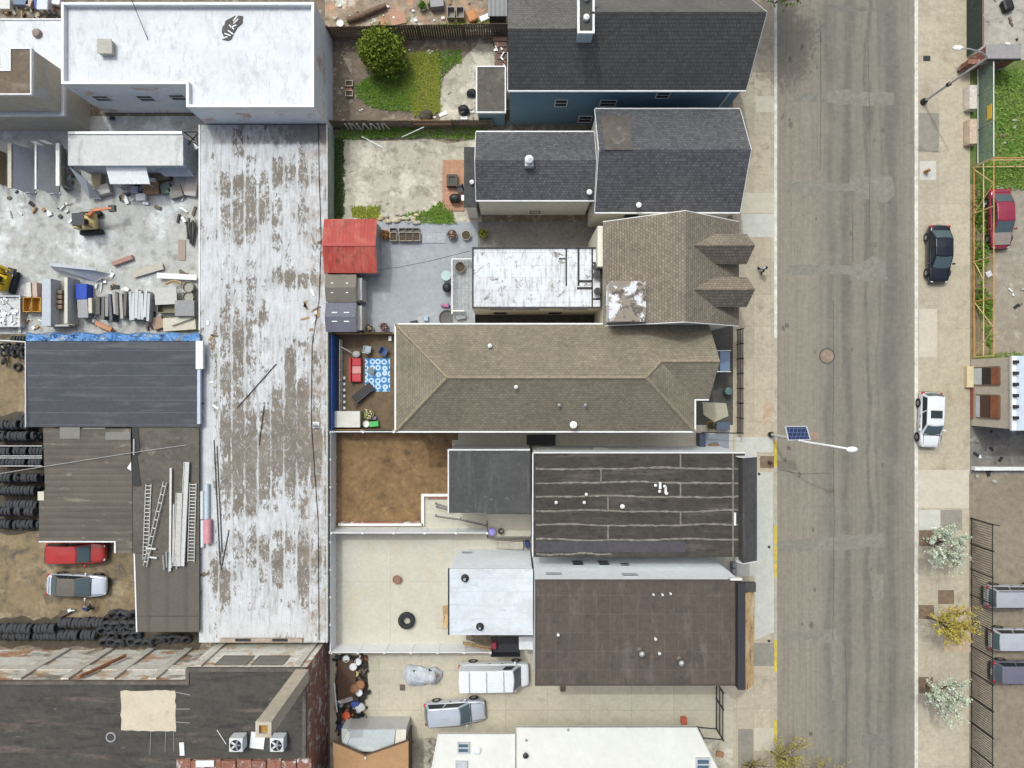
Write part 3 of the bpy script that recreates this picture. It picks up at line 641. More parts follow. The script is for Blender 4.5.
def mansard(par, root_roof, yA, yB, xi, xo, hi, ho, m, nm):
    a, b, c, d = W(xi, yA, hi), W(xo, yA, ho), W(xo, yB, ho), W(xi, yB, hi)
    y0, y1 = (a.y + b.y) / 2, (c.y + d.y) / 2
    mb = MB().slab([(a.x, y0, hi), (b.x, y0, ho), (b.x, y1, ho), (a.x, y1, hi)], .12)
    return mb.build(nm, m, par), a.x, b.x, y0, y1
m_, xa, xb, y0, y1 = mansard(fb, fr, 457.5, 562, 743, 757, 8.0, 7.2, FELTG, 'front_parapet_cap')
MB().bb(xa - .0, xb - .1, y1, y0, 0, 7.05).build('front_wall', WALLW, fb)
MB().bb(xa - .02, xa + .18, y1 + .05, y0 - .05, 7.0, 7.86).build('parapet', DARKWALL, fb)
for yy_ in (y0 + .003, y1 - .063): MB().slab([(xa - .25, yy_, 7.4), (xa, yy_, 8.02), (xb, yy_, 7.22), (xb, yy_, 6.9), (xa - .2, yy_, 6.9)], .06, (0, 1, 0)).build('end_trim', COPING, m_)
# rear wing
wr = P2(rect(449, 450.5, 530.5, 513), 5.5)
wl_ = MB().prism(inset(wr, .02), 0, 5.3).build('rear_wing_wall', WALLW, fb)
wf = MB().prism(wr, 5.3, 5.5).build('rear_wing_roof', FELTG, fb)
e = MB(); x0_, x1_ = wr[0][0], wr[1][0] - .03; ya, yb_ = wr[2][1], wr[0][1]
e.bb(x0_ - .1, x0_ - .003, ya, yb_, 5.25, 5.54); e.bb(x0_ - .1, x1_, yb_ + .003, yb_ + .1, 5.25, 5.54); e.build('roof_edge', COPING, wf)
# north wall windows
for X, w_, hgt in ((545, 1.2, 1.0), (600, 1.0, 1.0)):
    p = on_y(X, 448.5, top[0][1] - .05); window(fb, (p.x, top[0][1] - .06, p.z), (1, 0, 0), (0, 0, 1), w_, hgt, d=(0, 1, 0))

# ---------------------------------------------------------------- brown membrane roof house (G)
BRM = slabs('brown_membrane', (.102, .079, .064), (.088, .069, .057), .95, 1.3, (.122, .099, .083), grain=.16, ms=.03, world=False, stains=[((.14, .115, .1), .6, .58, .75, (2, .4, 1)), ((.065, .052, .047), .8, .58, .75, (1, 1, 1))])
gb, gr, top = flat('brown_roof_house', 'tall white house with brown membrane flat roof and bare plywood front', rect(535, 580, 740, 685.5), 9.8, BRM, WALLW, over=.03)
MB().ring(inset(top, -.003), .09, 9.7, 9.86).build('roof_edge', plain('brown_edge', (.09, .07, .06)), gr)
for X, Y, r_ in ((653, 594, .05), (662, 594, .05), (670, 593, .05), (558, 634, .06), (655, 638, .06), (659, 652.5, .06)): vent(gr, W(X, Y, 9.85), r_, .2, COPING)
for X, Y in ((640, 650), (679, 659)): MB().lathe([(.16, 0), (.13, .75), (.2, .75), (.2, .85), (.001, .95)], W(X, Y, 9.8), 12).build('roof_vent', ALU, gr, smooth=True)
xa = top[1][0]
a = W(738, 583, 10.4); c = W(745, 690, 10.4)
xq0 = a.x; xq1 = c.x
MB().bb(xq0, xq1, W(0, 690, 10.4).y, W(0, 584, 10.4).y, 9.0, 10.4).build('parapet', plain('black_membrane', (.035, .035, .04)), gb)
pl, xa2, xb2, y0, y1 = mansard(gb, gr, 592, 688, 745.5, 753.8, 10.2, 9.3, PLY, 'plywood_sheathing')
MB().bb(xq1 + .003, xb2 - .12, y1 + .05, y0 - .05, 0, 9.2).build('front_wall', WALLW, gb)
a, b = W(745, 583, 9.9), W(756, 592, 9.9); MB().bb(a.x + .003, b.x, b.y, a.y, 9.5, 9.9).build('cornice_end', DARKWALL, gb)
MB().bb(xa - .7, xa + .1, top[0][1] + .003, top[0][1] + .15, 9.5, 9.95).build('end_trim', COPING, gr)
for X, Y, w_, h_ in ((577.6, 563, .75, 1.5), (603.6, 563, .75, 1.5), (625, 564.5, .6, .9), (553.7, 574, 1.0, .8), (630, 575, 1.0, .8)):
    p = on_y(X, Y, top[0][1] - .03); window(gb, (p.x, top[0][1] - .035, p.z), (1, 0, 0), (0, 0, 1), w_, h_, GREYTRIM, GLASS if Y < 570 else plain('grey_vent_grille', (.3, .32, .31)), True, d=(0, 1, 0))
# white rear extension
et = P2(rect(449.5, 569, 533, 635), 6.8)
MB().prism(inset(et, .06), 0, 6.62).build('extension_wall', WALLW, gb)
er = MB().prism(et, 6.62, 6.8).build('extension_roof', slabs('white_extension_roof', (.6, .635, .68), (.57, .605, .65), 400, 1.0, (.48, .5, .54), grain=.06, ms=.02, world=False, stains=[((.42, .43, .45), 1.2, .58, .74, (.6, 2, 1)), ((.5, .51, .52), .5, .55, .7, (1, 1, 1))]), gb)
e = MB(); e.bb(et[0][0] - .12, et[0][0] - .003, et[2][1], et[0][1], 6.55, 6.79); e.build('gutter', DARKSTEEL, er)
for X, Y in ((465, 578), (480, 626.5)):
    p = W(X, Y, 6.8); v_ = MB().lathe([(.3, 0), (.3, .04), (.16, .06), (.16, .3), (.2, .3), (.2, .36), (.001, .4)], p, 14).build('roof_vent', BLACK, er); MB().box(p + Vector((0, 0, .42)), (.16, .16, .05)).build('vent_cap', STEEL, v_)
p = on_y(467, 553, et[0][1] - .06); window(gb, (p.x, et[0][1] - .065, p.z), (1, 0, 0), (0, 0, 1), .75, .6, GREYTRIM, d=(0, 1, 0))
# deck and stairs behind the extension
ds = thing('rear_deck', 'dark boarded rear deck with wooden stairs below the white extension', 'deck', W(500, 645, .1))
a, b = W(491, 637, 1.6), W(520, 652, 1.6); MB().bb(a.x, b.x, b.y, a.y, 1.45, 1.6).build('deck_boards', plain('dark_deck', (.035, .035, .04)), ds)
mb = MB(); mb.bb(a.x, b.x, b.y - .08, b.y - .003, 1.6, 2.5); mb.build('rail', DARKSTEEL, ds)
mb = MB()
for i in range(9):
    t = i / 9; p = W(465 + 25 * t, 0, 1.6); mb.bb(p.x, p.x + .32, a.y - .75, a.y - .02, .1 + 1.4 * t, .2 + 1.4 * t)
mb.build('stair_treads', OLDWOOD, ds)
mb = MB(); q0 = W(463, 0, 1).x; mb.tube((q0, a.y - .8, 1.0), (a.x, a.y - .8, 2.4), .05); mb.tube((q0, a.y - .85, .5), (a.x, a.y - .85, 1.7), .09)
for i in range(13):
    t = i / 12; x_ = q0 + (a.x - q0) * t; mb.tube((x_, a.y - .8, .2 + 1.3 * t), (x_, a.y - .8, 1.0 + 1.4 * t), .02)
mb.build('stair_rail', WOOD, ds)
MB().box(W(494, 645, 1.85), (.4, .5, .5)).solo('red_box', plain('dark_red', (.3, .03, .06)), 'small dark red box on the dark rear deck', 'box', bevel=.04)
a, b = W(519, 637, 3.2), W(533, 649.5, 3.2); MB().bb(a.x, b.x, b.y, a.y, 0, 3.2).build('entry_block', COPING, gb)

# ---------------------------------------------------------------- cream flat roofs at the bottom (H)
hb = thing('cream_roof_building', 'cream-white flat-roofed building at the bottom edge in two steps', 'building', (8, -30, 0))
HW = mat('cream_wall', (.5, .47, .4), (.44, .41, .35), .5)
for px, h, nm in (([(515.5, 726.5), (697, 726.5), (740, 810), (790, 1000), (515.5, 1000)], 3.2, 'roof'), ([(438, 734), (515, 734), (515, 1000), (410, 1000), (431, 770)], 3.0, 'low_roof')):
    t_ = P2(px, h); MB().prism(inset(t_, 1.55), 0, h - .2).build('wall', HW, hb); rf_ = MB().prism(t_, h - .2, h).build(nm, CREAM_ROOF, hb)
    MB().ring(t_, .08, h - .05, h + .05).build('roof_edge', CONC if nm == 'roof' else COPING, rf_)
    if nm == 'roof': hroof = rf_
    else: hlow = rf_
def skylight(par, X, Y, h, w_, d_, m=BLUEGLASS, split=True, nm='skylight', fr_=GREYTRIM):
    p = W(X, Y, h); mb = MB(); mb.ring([(p.x - w_ / 2, p.y - d_ / 2), (p.x + w_ / 2, p.y - d_ / 2), (p.x + w_ / 2, p.y + d_ / 2), (p.x - w_ / 2, p.y + d_ / 2)], .1, h - .02, h + .22)
    if split: mb.bb(p.x - w_ / 2 + .1, p.x + w_ / 2 - .1, p.y - .05, p.y + .05, h, h + .2)
    f = mb.build(nm, fr_, par); MB().bb(p.x - w_ / 2 + .1, p.x + w_ / 2 - .1, p.y - d_ / 2 + .1, p.y + d_ / 2 - .1, h + .1, h + .14).build('pane', m, f)
skylight(hlow, 463.5, 747, 3.0, .95, .85); skylight(hlow, 461.5, 766, 3.0, .95, .9, GREYTRIM, False)
skylight(hroof, 702.5, 763.5, 3.2, 1.1, 1.0)
p = W(477, 749.5, 3.0); MB().lathe([(.32, 0), (.32, .18), (.24, .24), (.001, .26)], p, 12).build('roof_hatch', WHITEP, hlow)
MB().lathe([(.14, 0), (.14, .25), (.22, .25), (.22, .33), (.001, .4)], W(525.5, 754, 3.2), 10).build('roof_vent', DARKSTEEL, hroof)
for X, Y in ((568, 729), (526, 739)): vent(hroof, W(X, Y, 3.2), .05, .15, STEEL)

# ---------------------------------------------------------------- black roof works building bottom left (I)
BLK = mat('old_black_roof', (.078, .071, .062), (.058, .054, .047), .4, .22, 5, [((.16, .12, .1), .55, .6, .75, (.25, 1.6, 1)), ((.04, .037, .035), .9, .56, .7, (.3, 1.6, 1)), ((.2, .17, .15), 1.8, .7, .78, (.4, 1.5, 1))])
PEEL = mat('peeling_painted_wall', (.62, .54, .42), (.46, .35, .24), .35, .2, 6, [((.4, .2, .1), .5, .52, .66, (.4, 1, 1)), ((.62, .6, .55), .6, .5, .56, (1, 1, 1.6)), ((.22, .2, .16), .55, .6, .7, (.5, 1, 1)), ((.2, .08, .05), 1.2, .68, .76, (.6, 1, 1))])
ib = thing('works_building', 'old black-roofed works building with peeling painted walls and red brick side', 'building', (-25, -25, 0))
hI = 6.5
polyI = P2([(-200, 681), (186, 681), (186, 668), (306, 668), (306, 900), (-200, 900)], hI)
xe = P2([(306, 668)], hI)[0][0]
MB().prism(inset(polyI, .05), 0, hI - .21).build('wall', PEEL, ib)
MB().bb(xe - .055, xe + .02, polyI[4][1], polyI[3][1] - .06, 0, hI - .25).build('brick_side_wall', BRICK, ib)
ir = MB().prism(inset(polyI, .26), hI - .2, hI).build('roof', BLK, ib)
MB().ring(polyI, .25, hI - .22, hI + .09).build('parapet', mat('old_coping', (.15, .13, .11), (.08, .07, .062), .8, .3, 6), ir)
# pale piers and band on the north wall
mb = MB()
yl = polyI[0][1]; yrr = polyI[2][1]
for X in (14, 62, 108, 150): 
    x_ = W(X, 681, hI).x; mb.bb(x_ - .3, x_ + .3, yl - .02, yl + .12, 0, hI - .3)
for X in (196, 296):
    x_ = W(X, 668, hI).x; mb.bb(x_ - .25, x_ + .25, yrr - .02, yrr + .1, 0, hI - .3)
mb.bb(polyI[0][0], W(186, 681, hI).x - .02, yl - .02, yl + .07, 3.6, 4.5)
mb.build('wall_pier', mat('pale_render', (.6, .57, .5), (.46, .42, .36), .8, .2), ib)
for X, Y in ((235, 660), (271, 660)):
    p = on_y(X, Y, yrr); window(ib, (p.x, yrr - .04, p.z), (1, 0, 0), (0, 0, 1), 2.3, 1.7, OLDWOOD, plain('grimy_glass', (.16, .16, .14), .4), True, d=(0, 1, 0))
MB().tube((W(104, 660, 3).x, yl + .2, 6.3), (W(120, 660, 3).x, yl + .25, 2.2), .13).build('rusty_pipe', RUST, ib)
# patch, ring, drain
a, b = W(121, 690.5, hI), W(175.5, 731, hI)
pt = ragged([(a.x, a.y), (b.x, a.y), (b.x + .05, b.y), (a.x + .9, b.y + .05), (a.x + .02, b.y + .1)], .35, .05)
MB().prism(pt, hI + .01, hI + .03).solo('cream_tarp', mat('cream_canvas', (.6, .52, .4), (.54, .46, .35), .6, .1, 6, [((.4, .34, .25), 1.1, .64, .75, (1, 1, 1))]), 'large cream canvas patch lying on the black roof', 'tarp')
MB().lathe([(.28, 0), (.38, 0), (.38, .05), (.28, .05)], W(111, 737, hI), 18, closed=True).build('drain_ring', STEEL, ir)
for X0_, Y0_, X1_, Y1_ in ((175, 692, 190, 695), (175, 709, 190, 709), (175, 722, 190, 723), (151, 731, 150, 755), (166, 731, 165, 752), (174, 731, 174, 752)):
    MB().tube(W(X0_, Y0_, hI + .03), W(X1_, Y1_, hI + .03), .03).build('batten', plain('grey_batten', (.3, .29, .28)), ir)
MB().box(W(182, 749, hI + .06), (.35, .95, .06), .05).solo('torn_sheet', WHITEP, 'small torn white sheet on the black roof near the brick edge', 'sheet')
# brick edge at the bottom
mb = MB()
for i, X in enumerate(range(178, 306, 15)):
    a, b = W(X, 758 + (i % 2), hI), W(X + 14, 790, hI); mb.bb(a.x, b.x, b.y, a.y, hI + .02, hI + (.32 if i % 2 else .24))
mb.build('brick_parapet', BRICK, ib)
a, b = W(198, 758, hI), W(216, 764, hI); MB().bb(a.x, b.x, b.y, a.y, hI + .28, hI + .4).build('coping_block', COPING, ib)
# tall square flue on the corner
STONE = mat('beige_flue', (.5, .44, .36), (.44, .38, .3), .6, .12, 6, [((.36, .26, .18), 1.2, .62, .75, (1, 1, .4))])
cx_, cy_ = xe - .25, polyI[2][1] - .5
MB().bb(cx_ - .48, cx_ + .48, cy_ - .5, cy_ + .45, hI + .1, 14.6).build('chimney_stack', STONE, ib)
cs = MB().ring([(cx_ - .5, cy_ - .52), (cx_ + .5, cy_ - .52), (cx_ + .5, cy_ + .47), (cx_ - .5, cy_ + .47)], .22, 14.58, 14.95).build('stack_top', STONE, ib)
MB().bb(cx_ - .27, cx_ + .27, cy_ - .29, cy_ + .24, 14.6, 14.7).build('stack_opening', plain('ochre_inside', (.4, .22, .05)), cs)
# condensers
def condenser(): 
    t = thing('condenser_unit', '', 'condenser')
    MB().bb(-.5, .5, -.5, .5, .08, 1.0).build('cabinet', plain('condenser_white', (.62, .64, .66)), t, bevel=.04)
    f = MB().disc((0, 0, 1.001), .42, .012, 18).build('fan_opening', BLACK, t)
    mb = MB()
    for k in range(5):
        a = k * 2 * math.pi / 5; mb.box((math.cos(a) * .2, math.sin(a) * .2, 1.03), (.34, .13, .012), a, 0, .3)
    mb.disc((0, 0, 1.02), .09, .04, 10); mb.build('fan', STEEL, f)
    MB().lathe([(.42, 1.0), (.46, 1.0), (.46, 1.05), (.42, 1.05)], n=18, closed=True).build('fan_ring', COPING, f)
    mb = MB(); mb.bb(-.5, -.3, -.52, .52, 0, .078); mb.bb(.3, .5, -.52, .52, 0, .078); mb.build('foot', DARKSTEEL, t)
    return t
cu = condenser(); cu.location = W(241, 738.5, hI); cu['label'] = 'white rooftop condenser unit beside the leaning grey rod, left of the white panel'; cu['group'] = 'condensers on the black roof'
dup(cu, W(281, 738.5, hI), 0, 'white rooftop condenser unit to the right of the white panel, nearer the brick wall')
MB().box(W(257.5, 740.5, hI + .06), (1.05, 1.2, .05), -.12).solo('square_sheet', WHITEP, 'loose white square panel between the two rooftop condensers', 'panel')
MB().tube(W(217, 730, hI + .03), W(226, 744, hI + .3), .025).solo('metal_rod', STEEL, 'thin grey rod leaning on the condenser on the black roof', 'rod')

# ---------------------------------------------------------------- long peeling white roof (K)
def peel():
    m, nt, b = base('peeling_white_coating'); P = node(nt, 'NewGeometry').outputs['Position']
    v = node(nt, 'Mapping', {'Vector': P}).outputs[0]
    x = node(nt, 'SeparateXYZ', {0: P}).outputs[0]
    # bias of worn-off places (they are where the coat is gone)
    bias = None
    for X, Y, rx, ry, k in ((300, 175, 34, 22, .22), (240, 185, 45, 10, .12), (232, 215, 28, 30, .15), (275, 210, 40, 12, .12), (228, 320, 22, 48, .16), (262, 300, 14, 30, .12), (295, 278, 32, 10, .14), (265, 240, 70, 18, .02), (288, 420, 42, 55, .24), (240, 390, 20, 50, .13), (250, 470, 24, 45, .17), (300, 450, 25, 28, .2), (220, 590, 16, 40, .14), (262, 555, 26, 30, .16), (305, 555, 22, 40, .17), (232, 470, 14, 50, .12), (300, 310, 20, 25, -.18), (205, 470, 8, 160, -.25), (212, 250, 12, 70, -.18), (250, 625, 60, 18, -.12), (285, 520, 40, 14, -.12), (270, 385, 25, 25, -.1)):
        c = W(X, Y, 2.4); d = node(nt, 'VectorMath', {0: node(nt, 'VectorMath', {0: P, 1: tuple(c)}, operation='SUBTRACT').outputs[0], 1: (12.5 / rx, 12.5 / ry, 0)}, operation='MULTIPLY').outputs[0]
        l = node(nt, 'VectorMath', {0: d}, operation='LENGTH').outputs['Value']
        f = rng(nt, l, 1.4, .1, 0, k * .62); bias = f if bias is None else mth(nt, 'ADD', bias, f)
    n1 = nz(nt, node(nt, 'Mapping', {'Vector': P, 'Scale': (1.1, .55, 1)}).outputs[0], .55, 10, .72, .3)
    n2 = nz(nt, node(nt, 'Mapping', {'Vector': P, 'Scale': (1.6, .6, 1)}).outputs[0], 2.2, 8, .7, .6)
    sea = mth(nt, 'ABSOLUTE', mth(nt, 'SUBTRACT', mth(nt, 'FRACT', mth(nt, 'MULTIPLY', mth(nt, 'ADD', x, 40.13), .96)), .5))
    fx = mth(nt, 'FLOOR', mth(nt, 'MULTIPLY', mth(nt, 'ADD', x, 40.13), .96)); ysep = node(nt, 'SeparateXYZ', {0: P}).outputs[1]
    pan = nz(nt, node(nt, 'CombineXYZ', {0: mth(nt, 'MULTIPLY', fx, 7.31), 1: mth(nt, 'MULTIPLY', ysep, .22), 2: 0}).outputs[0], 1.0, 4, .7)
    bias = mth(nt, 'ADD', bias, rng(nt, pan, .3, .7, -.09, .11))      # every sheet has worn differently
    bias = mth(nt, 'ADD', bias, rng(nt, ysep, 3.5, 7, 0, -.04)); bias = mth(nt, 'ADD', bias, rng(nt, ysep, -8.5, -11.5, 0, -.03))
    edge = rng(nt, sea, .36, .5, 0, .13)      # coat keeps on the seams
    val = mth(nt, 'SUBTRACT', mth(nt, 'ADD', mth(nt, 'ADD', mth(nt, 'MULTIPLY', n1, .42), mth(nt, 'ADD', mth(nt, 'MULTIPLY', n2, .42), mth(nt, 'MULTIPLY', nz(nt, node(nt, 'Mapping', {'Vector': P, 'Scale': (1.3, .8, 1)}).outputs[0], 4.2, 9, .8, .5), .36))), bias), edge)
    speck = rng(nt, nz(nt, node(nt, 'Mapping', {'Vector': P, 'Scale': (1.2, .7, 1)}).outputs[0], 2.6, 9, .82, .8), .535, .6)      # flakes of coat left on the bare sheet
    worn = mth(nt, 'MULTIPLY', rng(nt, val, .622, .65), mth(nt, 'SUBTRACT', 1.0, mth(nt, 'MULTIPLY', speck, .85)))
    brown = mixc(nt, rng(nt, nz(nt, v, 1.0, 8, .7), .35, .7), (.15, .128, .105), (.23, .2, .165))
    brown = mixc(nt, rng(nt, nz(nt, v, .6, 6), .66, .74, 0, .6), brown, (.3, .17, .11))
    white = mixc(nt, rng(nt, nz(nt, v, .6, 8, .7), .35, .7), (.6, .61, .63), (.47, .475, .485))
    thin = rng(nt, mth(nt, 'ADD', nz(nt, node(nt, 'Mapping', {'Vector': P, 'Scale': (3, .5, 1)}).outputs[0], 1.4, 8, .7), mth(nt, 'MULTIPLY', bias, .6)), .46, .64, 0, .75)
    white = mixc(nt, thin, white, (.3, .29, .275)); rib = mth(nt, 'ABSOLUTE', mth(nt, 'SUBTRACT', mth(nt, 'FRACT', mth(nt, 'MULTIPLY', x, 2.88)), .5)); white = mixc(nt, rng(nt, rib, .4, .49, 0, .3), white, (.35, .34, .33))
    sl = rng(nt, sea, .482, .492); white = mixc(nt, mth(nt, 'MULTIPLY', sl, .5), white, (.4, .39, .37))
    col = mixc(nt, worn, white, brown)
    yy = node(nt, 'SeparateXYZ', {0: P}).outputs[1]
    shade_dirt = mth(nt, 'MULTIPLY', rng(nt, mth(nt, 'ADD', yy, mth(nt, 'MULTIPLY', n2, 1.6)), 19.75, 20.2), rng(nt, mth(nt, 'ADD', mth(nt, 'MULTIPLY', x, .06), mth(nt, 'MULTIPLY', n2, .9)), -.95, -.6, .25, .85))  # shadow of the taller white building painted in, together with roof dirt
    col = mixc(nt, shade_dirt, col, (.06, .06, .063))
    pk2 = mth(nt, 'MULTIPLY', rng(nt, x, -17.2, -15.6), rng(nt, nz(nt, v, .9, 8, .7), .45, .6)); col = mixc(nt, mth(nt, 'MULTIPLY', pk2, .6), col, (.27, .2, .15))
    g = nz(nt, v, 9, 6, .75); k = rng(nt, g, .25, .75, .85, 1.12)
    col = mixc(nt, 1.0, col, node(nt, 'CombineColor', {0: k, 1: k, 2: k}).outputs[0], 'MULTIPLY')
    fin(nt, b, col, .8, 0, bmp(nt, val, .3)); return m
hK = 2.4
kb = thing('long_shed', 'long low shed with peeling white-coated roof showing brown patches', 'building', (-20, 0, 0))
pk = P2(rect(199, 125, 328, 642.5), hK)
MB().prism(inset(pk, .03), 0, hK - .12).build('wall', mat('pale_green_wall', (.36, .4, .34), (.28, .31, .26), .6), kb)
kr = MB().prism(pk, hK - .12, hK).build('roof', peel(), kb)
e = MB(); e.bb(pk[1][0] - .12, pk[1][0] - .0, pk[2][1], pk[0][1], hK + .001, hK + .1); e.build('roof_edge', mat('pale_green_edge', (.42, .45, .4), (.5, .5, .48), .6, .25), kr)
e = MB(); e.bb(pk[0][0], pk[0][0] + .1, W(0, 330, hK).y, pk[0][1], hK + .001, hK + .07); e.build('roof_trim', COPING, kr)
e = MB(); a, b = W(221, 637.5, hK), W(303, 641.5, hK); e.bb(a.x, b.x, b.y, a.y, hK, hK + .25); e.build('ledge', mat('ledge_stone', (.42, .37, .31), (.3, .22, .16), 1), kr)
e = MB()
for X in (243, 280): a = W(X, 640, hK + .26); e.bb(a.x - .6, a.x + .6, a.y - .1, a.y + .1, hK + .25, hK + .32)
e.build('pipe_stub', DARKSTEEL, kr)
mb = MB(); pts = [W(X, Y, hK + .06) for X, Y in ((318, 108), (319, 170), (321, 240), (319, 300), (312, 345), (311, 420), (318, 520), (319, 640))]; mb.path(pts, .025, 5)
mb.solo('roof_cable', BLACK, 'long black cable running down the right side of the peeling roof', 'cable')
for X0_, Y0_, X1_, Y1_, lab in ((237, 408, 276, 364, 'thin grey pole lying slanted across the upper peeling roof'), (259, 445, 264, 406, 'short thin rod lying upright on the peeling roof below the slanted pole'), (214, 440, 220, 565, 'longest dark rod lying along the left of the peeling roof'), (217, 446, 222, 552, 'dark rod lying beside the longest rod on the peeling roof'), (229, 530, 221, 570, 'short dark rod crossing the other rods at their lower end')):
    MB().tube(W(X0_, Y0_, hK + .04), W(X1_, Y1_, hK + .07), .04, 6).solo('roof_rod', mat('dark_rod', (.07, .065, .06)) if 'dark_rod' not in bpy.data.materials else bpy.data.materials['dark_rod'], lab, 'rod')
a = W(316, 425, hK); MB().lathe([(.1, 0), (.1, .3), (.2, .3), (.001, .42)], a, 10).build('roof_vent', STEEL, kr); MB().box(a + Vector((0, 0, .02)), (.5, .5, .04)).build('vent_base', COPING, kr)
for i in range(26):
    X, Y = random.choice(((310, 310), (316, 320), (208, 400), (206, 560), (215, 330), (321, 250))); p = W(X + jit(8), Y + jit(18), hK)
    MB().box(p + Vector((0, 0, .03)), (random.uniform(.2, .7), random.uniform(.08, .2), .05), random.uniform(0, 3)).solo('roof_scrap', random.choice((OLDWOOD, WHITEP, WOOD)), 'small scrap of board or sheet littering the peeling white roof', 'scrap', 'scraps on the peeling roof')

# ---------------------------------------------------------------- white roof building at the top (M)
hM = 5.8
mbld, mr, top = flat('white_roof_building', 'large white-roofed building with white parapets beside the long shed', [(61, 2), (314, 2), (314, 107), (186, 107), (186, 84), (61, 84)], hM, WHITE_ROOF, mat('grey_render', (.8, .81, .83), (.72, .73, .75), .4, .1, 6, [((.6, .41, .32), .5, .62, .7, (1, 1, 1))]), par=.45, pw=.2)
a = W(108.5, 49.5, 5.35); hb_ = MB().box(a + Vector((0, 0, .25)), (1.0, 1.0, .5)).build('roof_hatch', plain('tan_hatch', (.5, .47, .4)), mr, bevel=.03); MB().box(a + Vector((0, 0, .53)), (1.1, 1.1, .06)).build('hatch_lid', plain('tan_lid', (.42, .4, .35)), hb_)
ys = top[4][1]
for X, Y in ((102, 102), (146, 102), (178, 101)):
    p = on_y(X, Y, ys - .305); p.z = max(1.6, min(p.z, 4)); window(mbld, (p.x, ys - .005, p.z), (1, 0, 0), (0, 0, 1), 1.15, 1.0, COPING, GLASS, True, d=(0, -1, 0))
# dark debris strip and long pole on the roof
pt = [(236, 15), (243, 16), (242, 22), (237, 28), (230, 40), (224, 40), (222, 30), (227, 20)]
MB().prism(ragged(P2(pt, 5.4), .2, .06), 5.352, 5.43).solo('leaf_heap', mat('leaf_litter', (.12, .115, .1), (.07, .065, .06), 2, .4, 9), 'curved heap of dark leaf litter lying on the white roof', 'litter')
for i in range(7):
    p = W(225 + i * 2 + jit(2), 38 - i * 3 + jit(2), 5.45); MB().box(p, (.5, .08, .05), jit(1)).solo('litter_scrap', WHITEP, 'thin pale scrap lying on the dark leaf heap on the white roof', 'scrap', 'scraps on the leaf heap')
MB().tube(W(131, -2, 6.4), W(148, 40, 5.38), .025).solo('overhead_wire', DARKSTEEL, 'thin dark wire dropping onto the white roof', 'wire')
# tan building with tower (O)
tb = thing('tan_building', 'tan rendered building with a white low roof and a brown-roofed upper block', 'building', (-38, 25, 0))
p3 = P2([(-100, 19), (65, 19), (65, 116), (-100, 116)], 3.5)
MB().prism(inset(p3, .03), 0, 3.35).build('wall', TAN, tb); orf = MB().prism(inset(p3, .1), 3.3, 3.5).build('roof', WHITE_ROOF, tb); MB().ring(p3, .095, 3.3, 3.6).build('roof_edge', COPING, orf)
p7 = P2([(-100, 70), (10, 70), (10, 48), (32, 48), (32, 95), (-100, 95)], 7.0)
MB().prism(inset(p7, .05), 3.5, 6.85).build('upper_wall', TAN, tb)
orr = MB().prism(inset(p7, .1), 6.8, 7.0).build('upper_roof', mat('brown_rolled_roof', (.17, .125, .09), (.13, .1, .075), .8, .2, 6, [((.25, .2, .15), .8, .6, .75, (.4, 2, 1))]), tb); MB().ring(p7, .095, 6.8, 7.07).build('roof_edge', COPING, orr)
p = W(38, 34, 3.5); MB().lathe([(.36, 0), (.36, .15), (.28, .3), (.001, .36)], p, 16).build('roof_vent', plain('brown_vent', (.25, .2, .18)), orf)
MB().bb(p3[1][0] - .0, p3[1][0] + .12, W(0, 60, 3.5).y, W(0, 20, 3.5).y, 0, 3.45).build('downpipe_wall', DARKWALL, tb)
# ---------------------------------------------------------------- dark blue ribbed roof and brown roofs of the tyre yard (L, N)
LB = slabs('blue_grey_metal_roof', (.076, .081, .092), (.068, .073, .083), 400, .98, (.14, .148, .162), grain=.1, ms=.025, ox=130, oy=.3, world=False, sc=.3, stains=[((.11, .112, .118), .7, .56, .72, (.25, 2, 1)), ((.06, .064, .075), .6, .56, .7, (.3, 1.5, 1))])
lb = thing('blue_grey_shed', 'low shed with a smooth blue-grey metal roof beside the blue tarp', 'shed', (-32, 0, 0))
a, b = W(26, 341.5, 3.1), W(199, 341.5, 3.1); c = W(199, 427, 2.9)
MB().slab([(a.x, a.y, 3.15), (b.x, a.y, 3.15), (b.x, c.y, 2.9), (a.x, c.y, 2.9)], .1).build('roof', LB, lb)
MB().bb(a.x + .1, b.x - 1.4, a.y - 6.6, a.y - .15, 0, 2.78).build('wall', DARKWALL, lb)
a2, b2 = W(196, 341, 3.2), W(203, 369, 3.2); MB().bb(a2.x, b2.x, b2.y, a2.y, 2.9, 3.25).build('flashing', COPING, lb)
a2, b2 = W(197.5, 369, 3.1), W(200.5, 424, 3.1); MB().bb(a2.x, b2.x, b2.y, a2.y - .003, 2.9, 3.16).build('gutter', plain('pale_blue_gutter', (.5, .55, .65)), lb)
MB().bb(a.x - .06, a.x - .003, c.y, a.y, 2.8, 3.14).build('roof_edge', COPING, lb)
NB = striped('brown_ribbed_roof', (.13, .112, .09), (.096, .084, .07), .5, 'y', .8, 0, .5, .22, [((.26, .23, .18), .7, .63, .74, (.6, 1.5, 1)), ((.085, .076, .065), .5, .58, .72, (.3, 1.5, 1))])
NB2 = mat('brown_felt_roof', (.125, .111, .092), (.095, .085, .072), .5, .22, 6, [((.24, .215, .17), .9, .64, .74, (1, 1, 1)), ((.07, .063, .055), .6, .62, .72, (1, 1, 1))])
NB3 = striped('brown_sheet_roof', (.118, .105, .088), (.1, .089, .074), 1.5, 'x', .8, 0, .15, .2)
nb = thing('ribbed_shed', 'open-sided shed with a brown ribbed sheet roof over the tyre racks', 'shed', (-34, -8, 0))
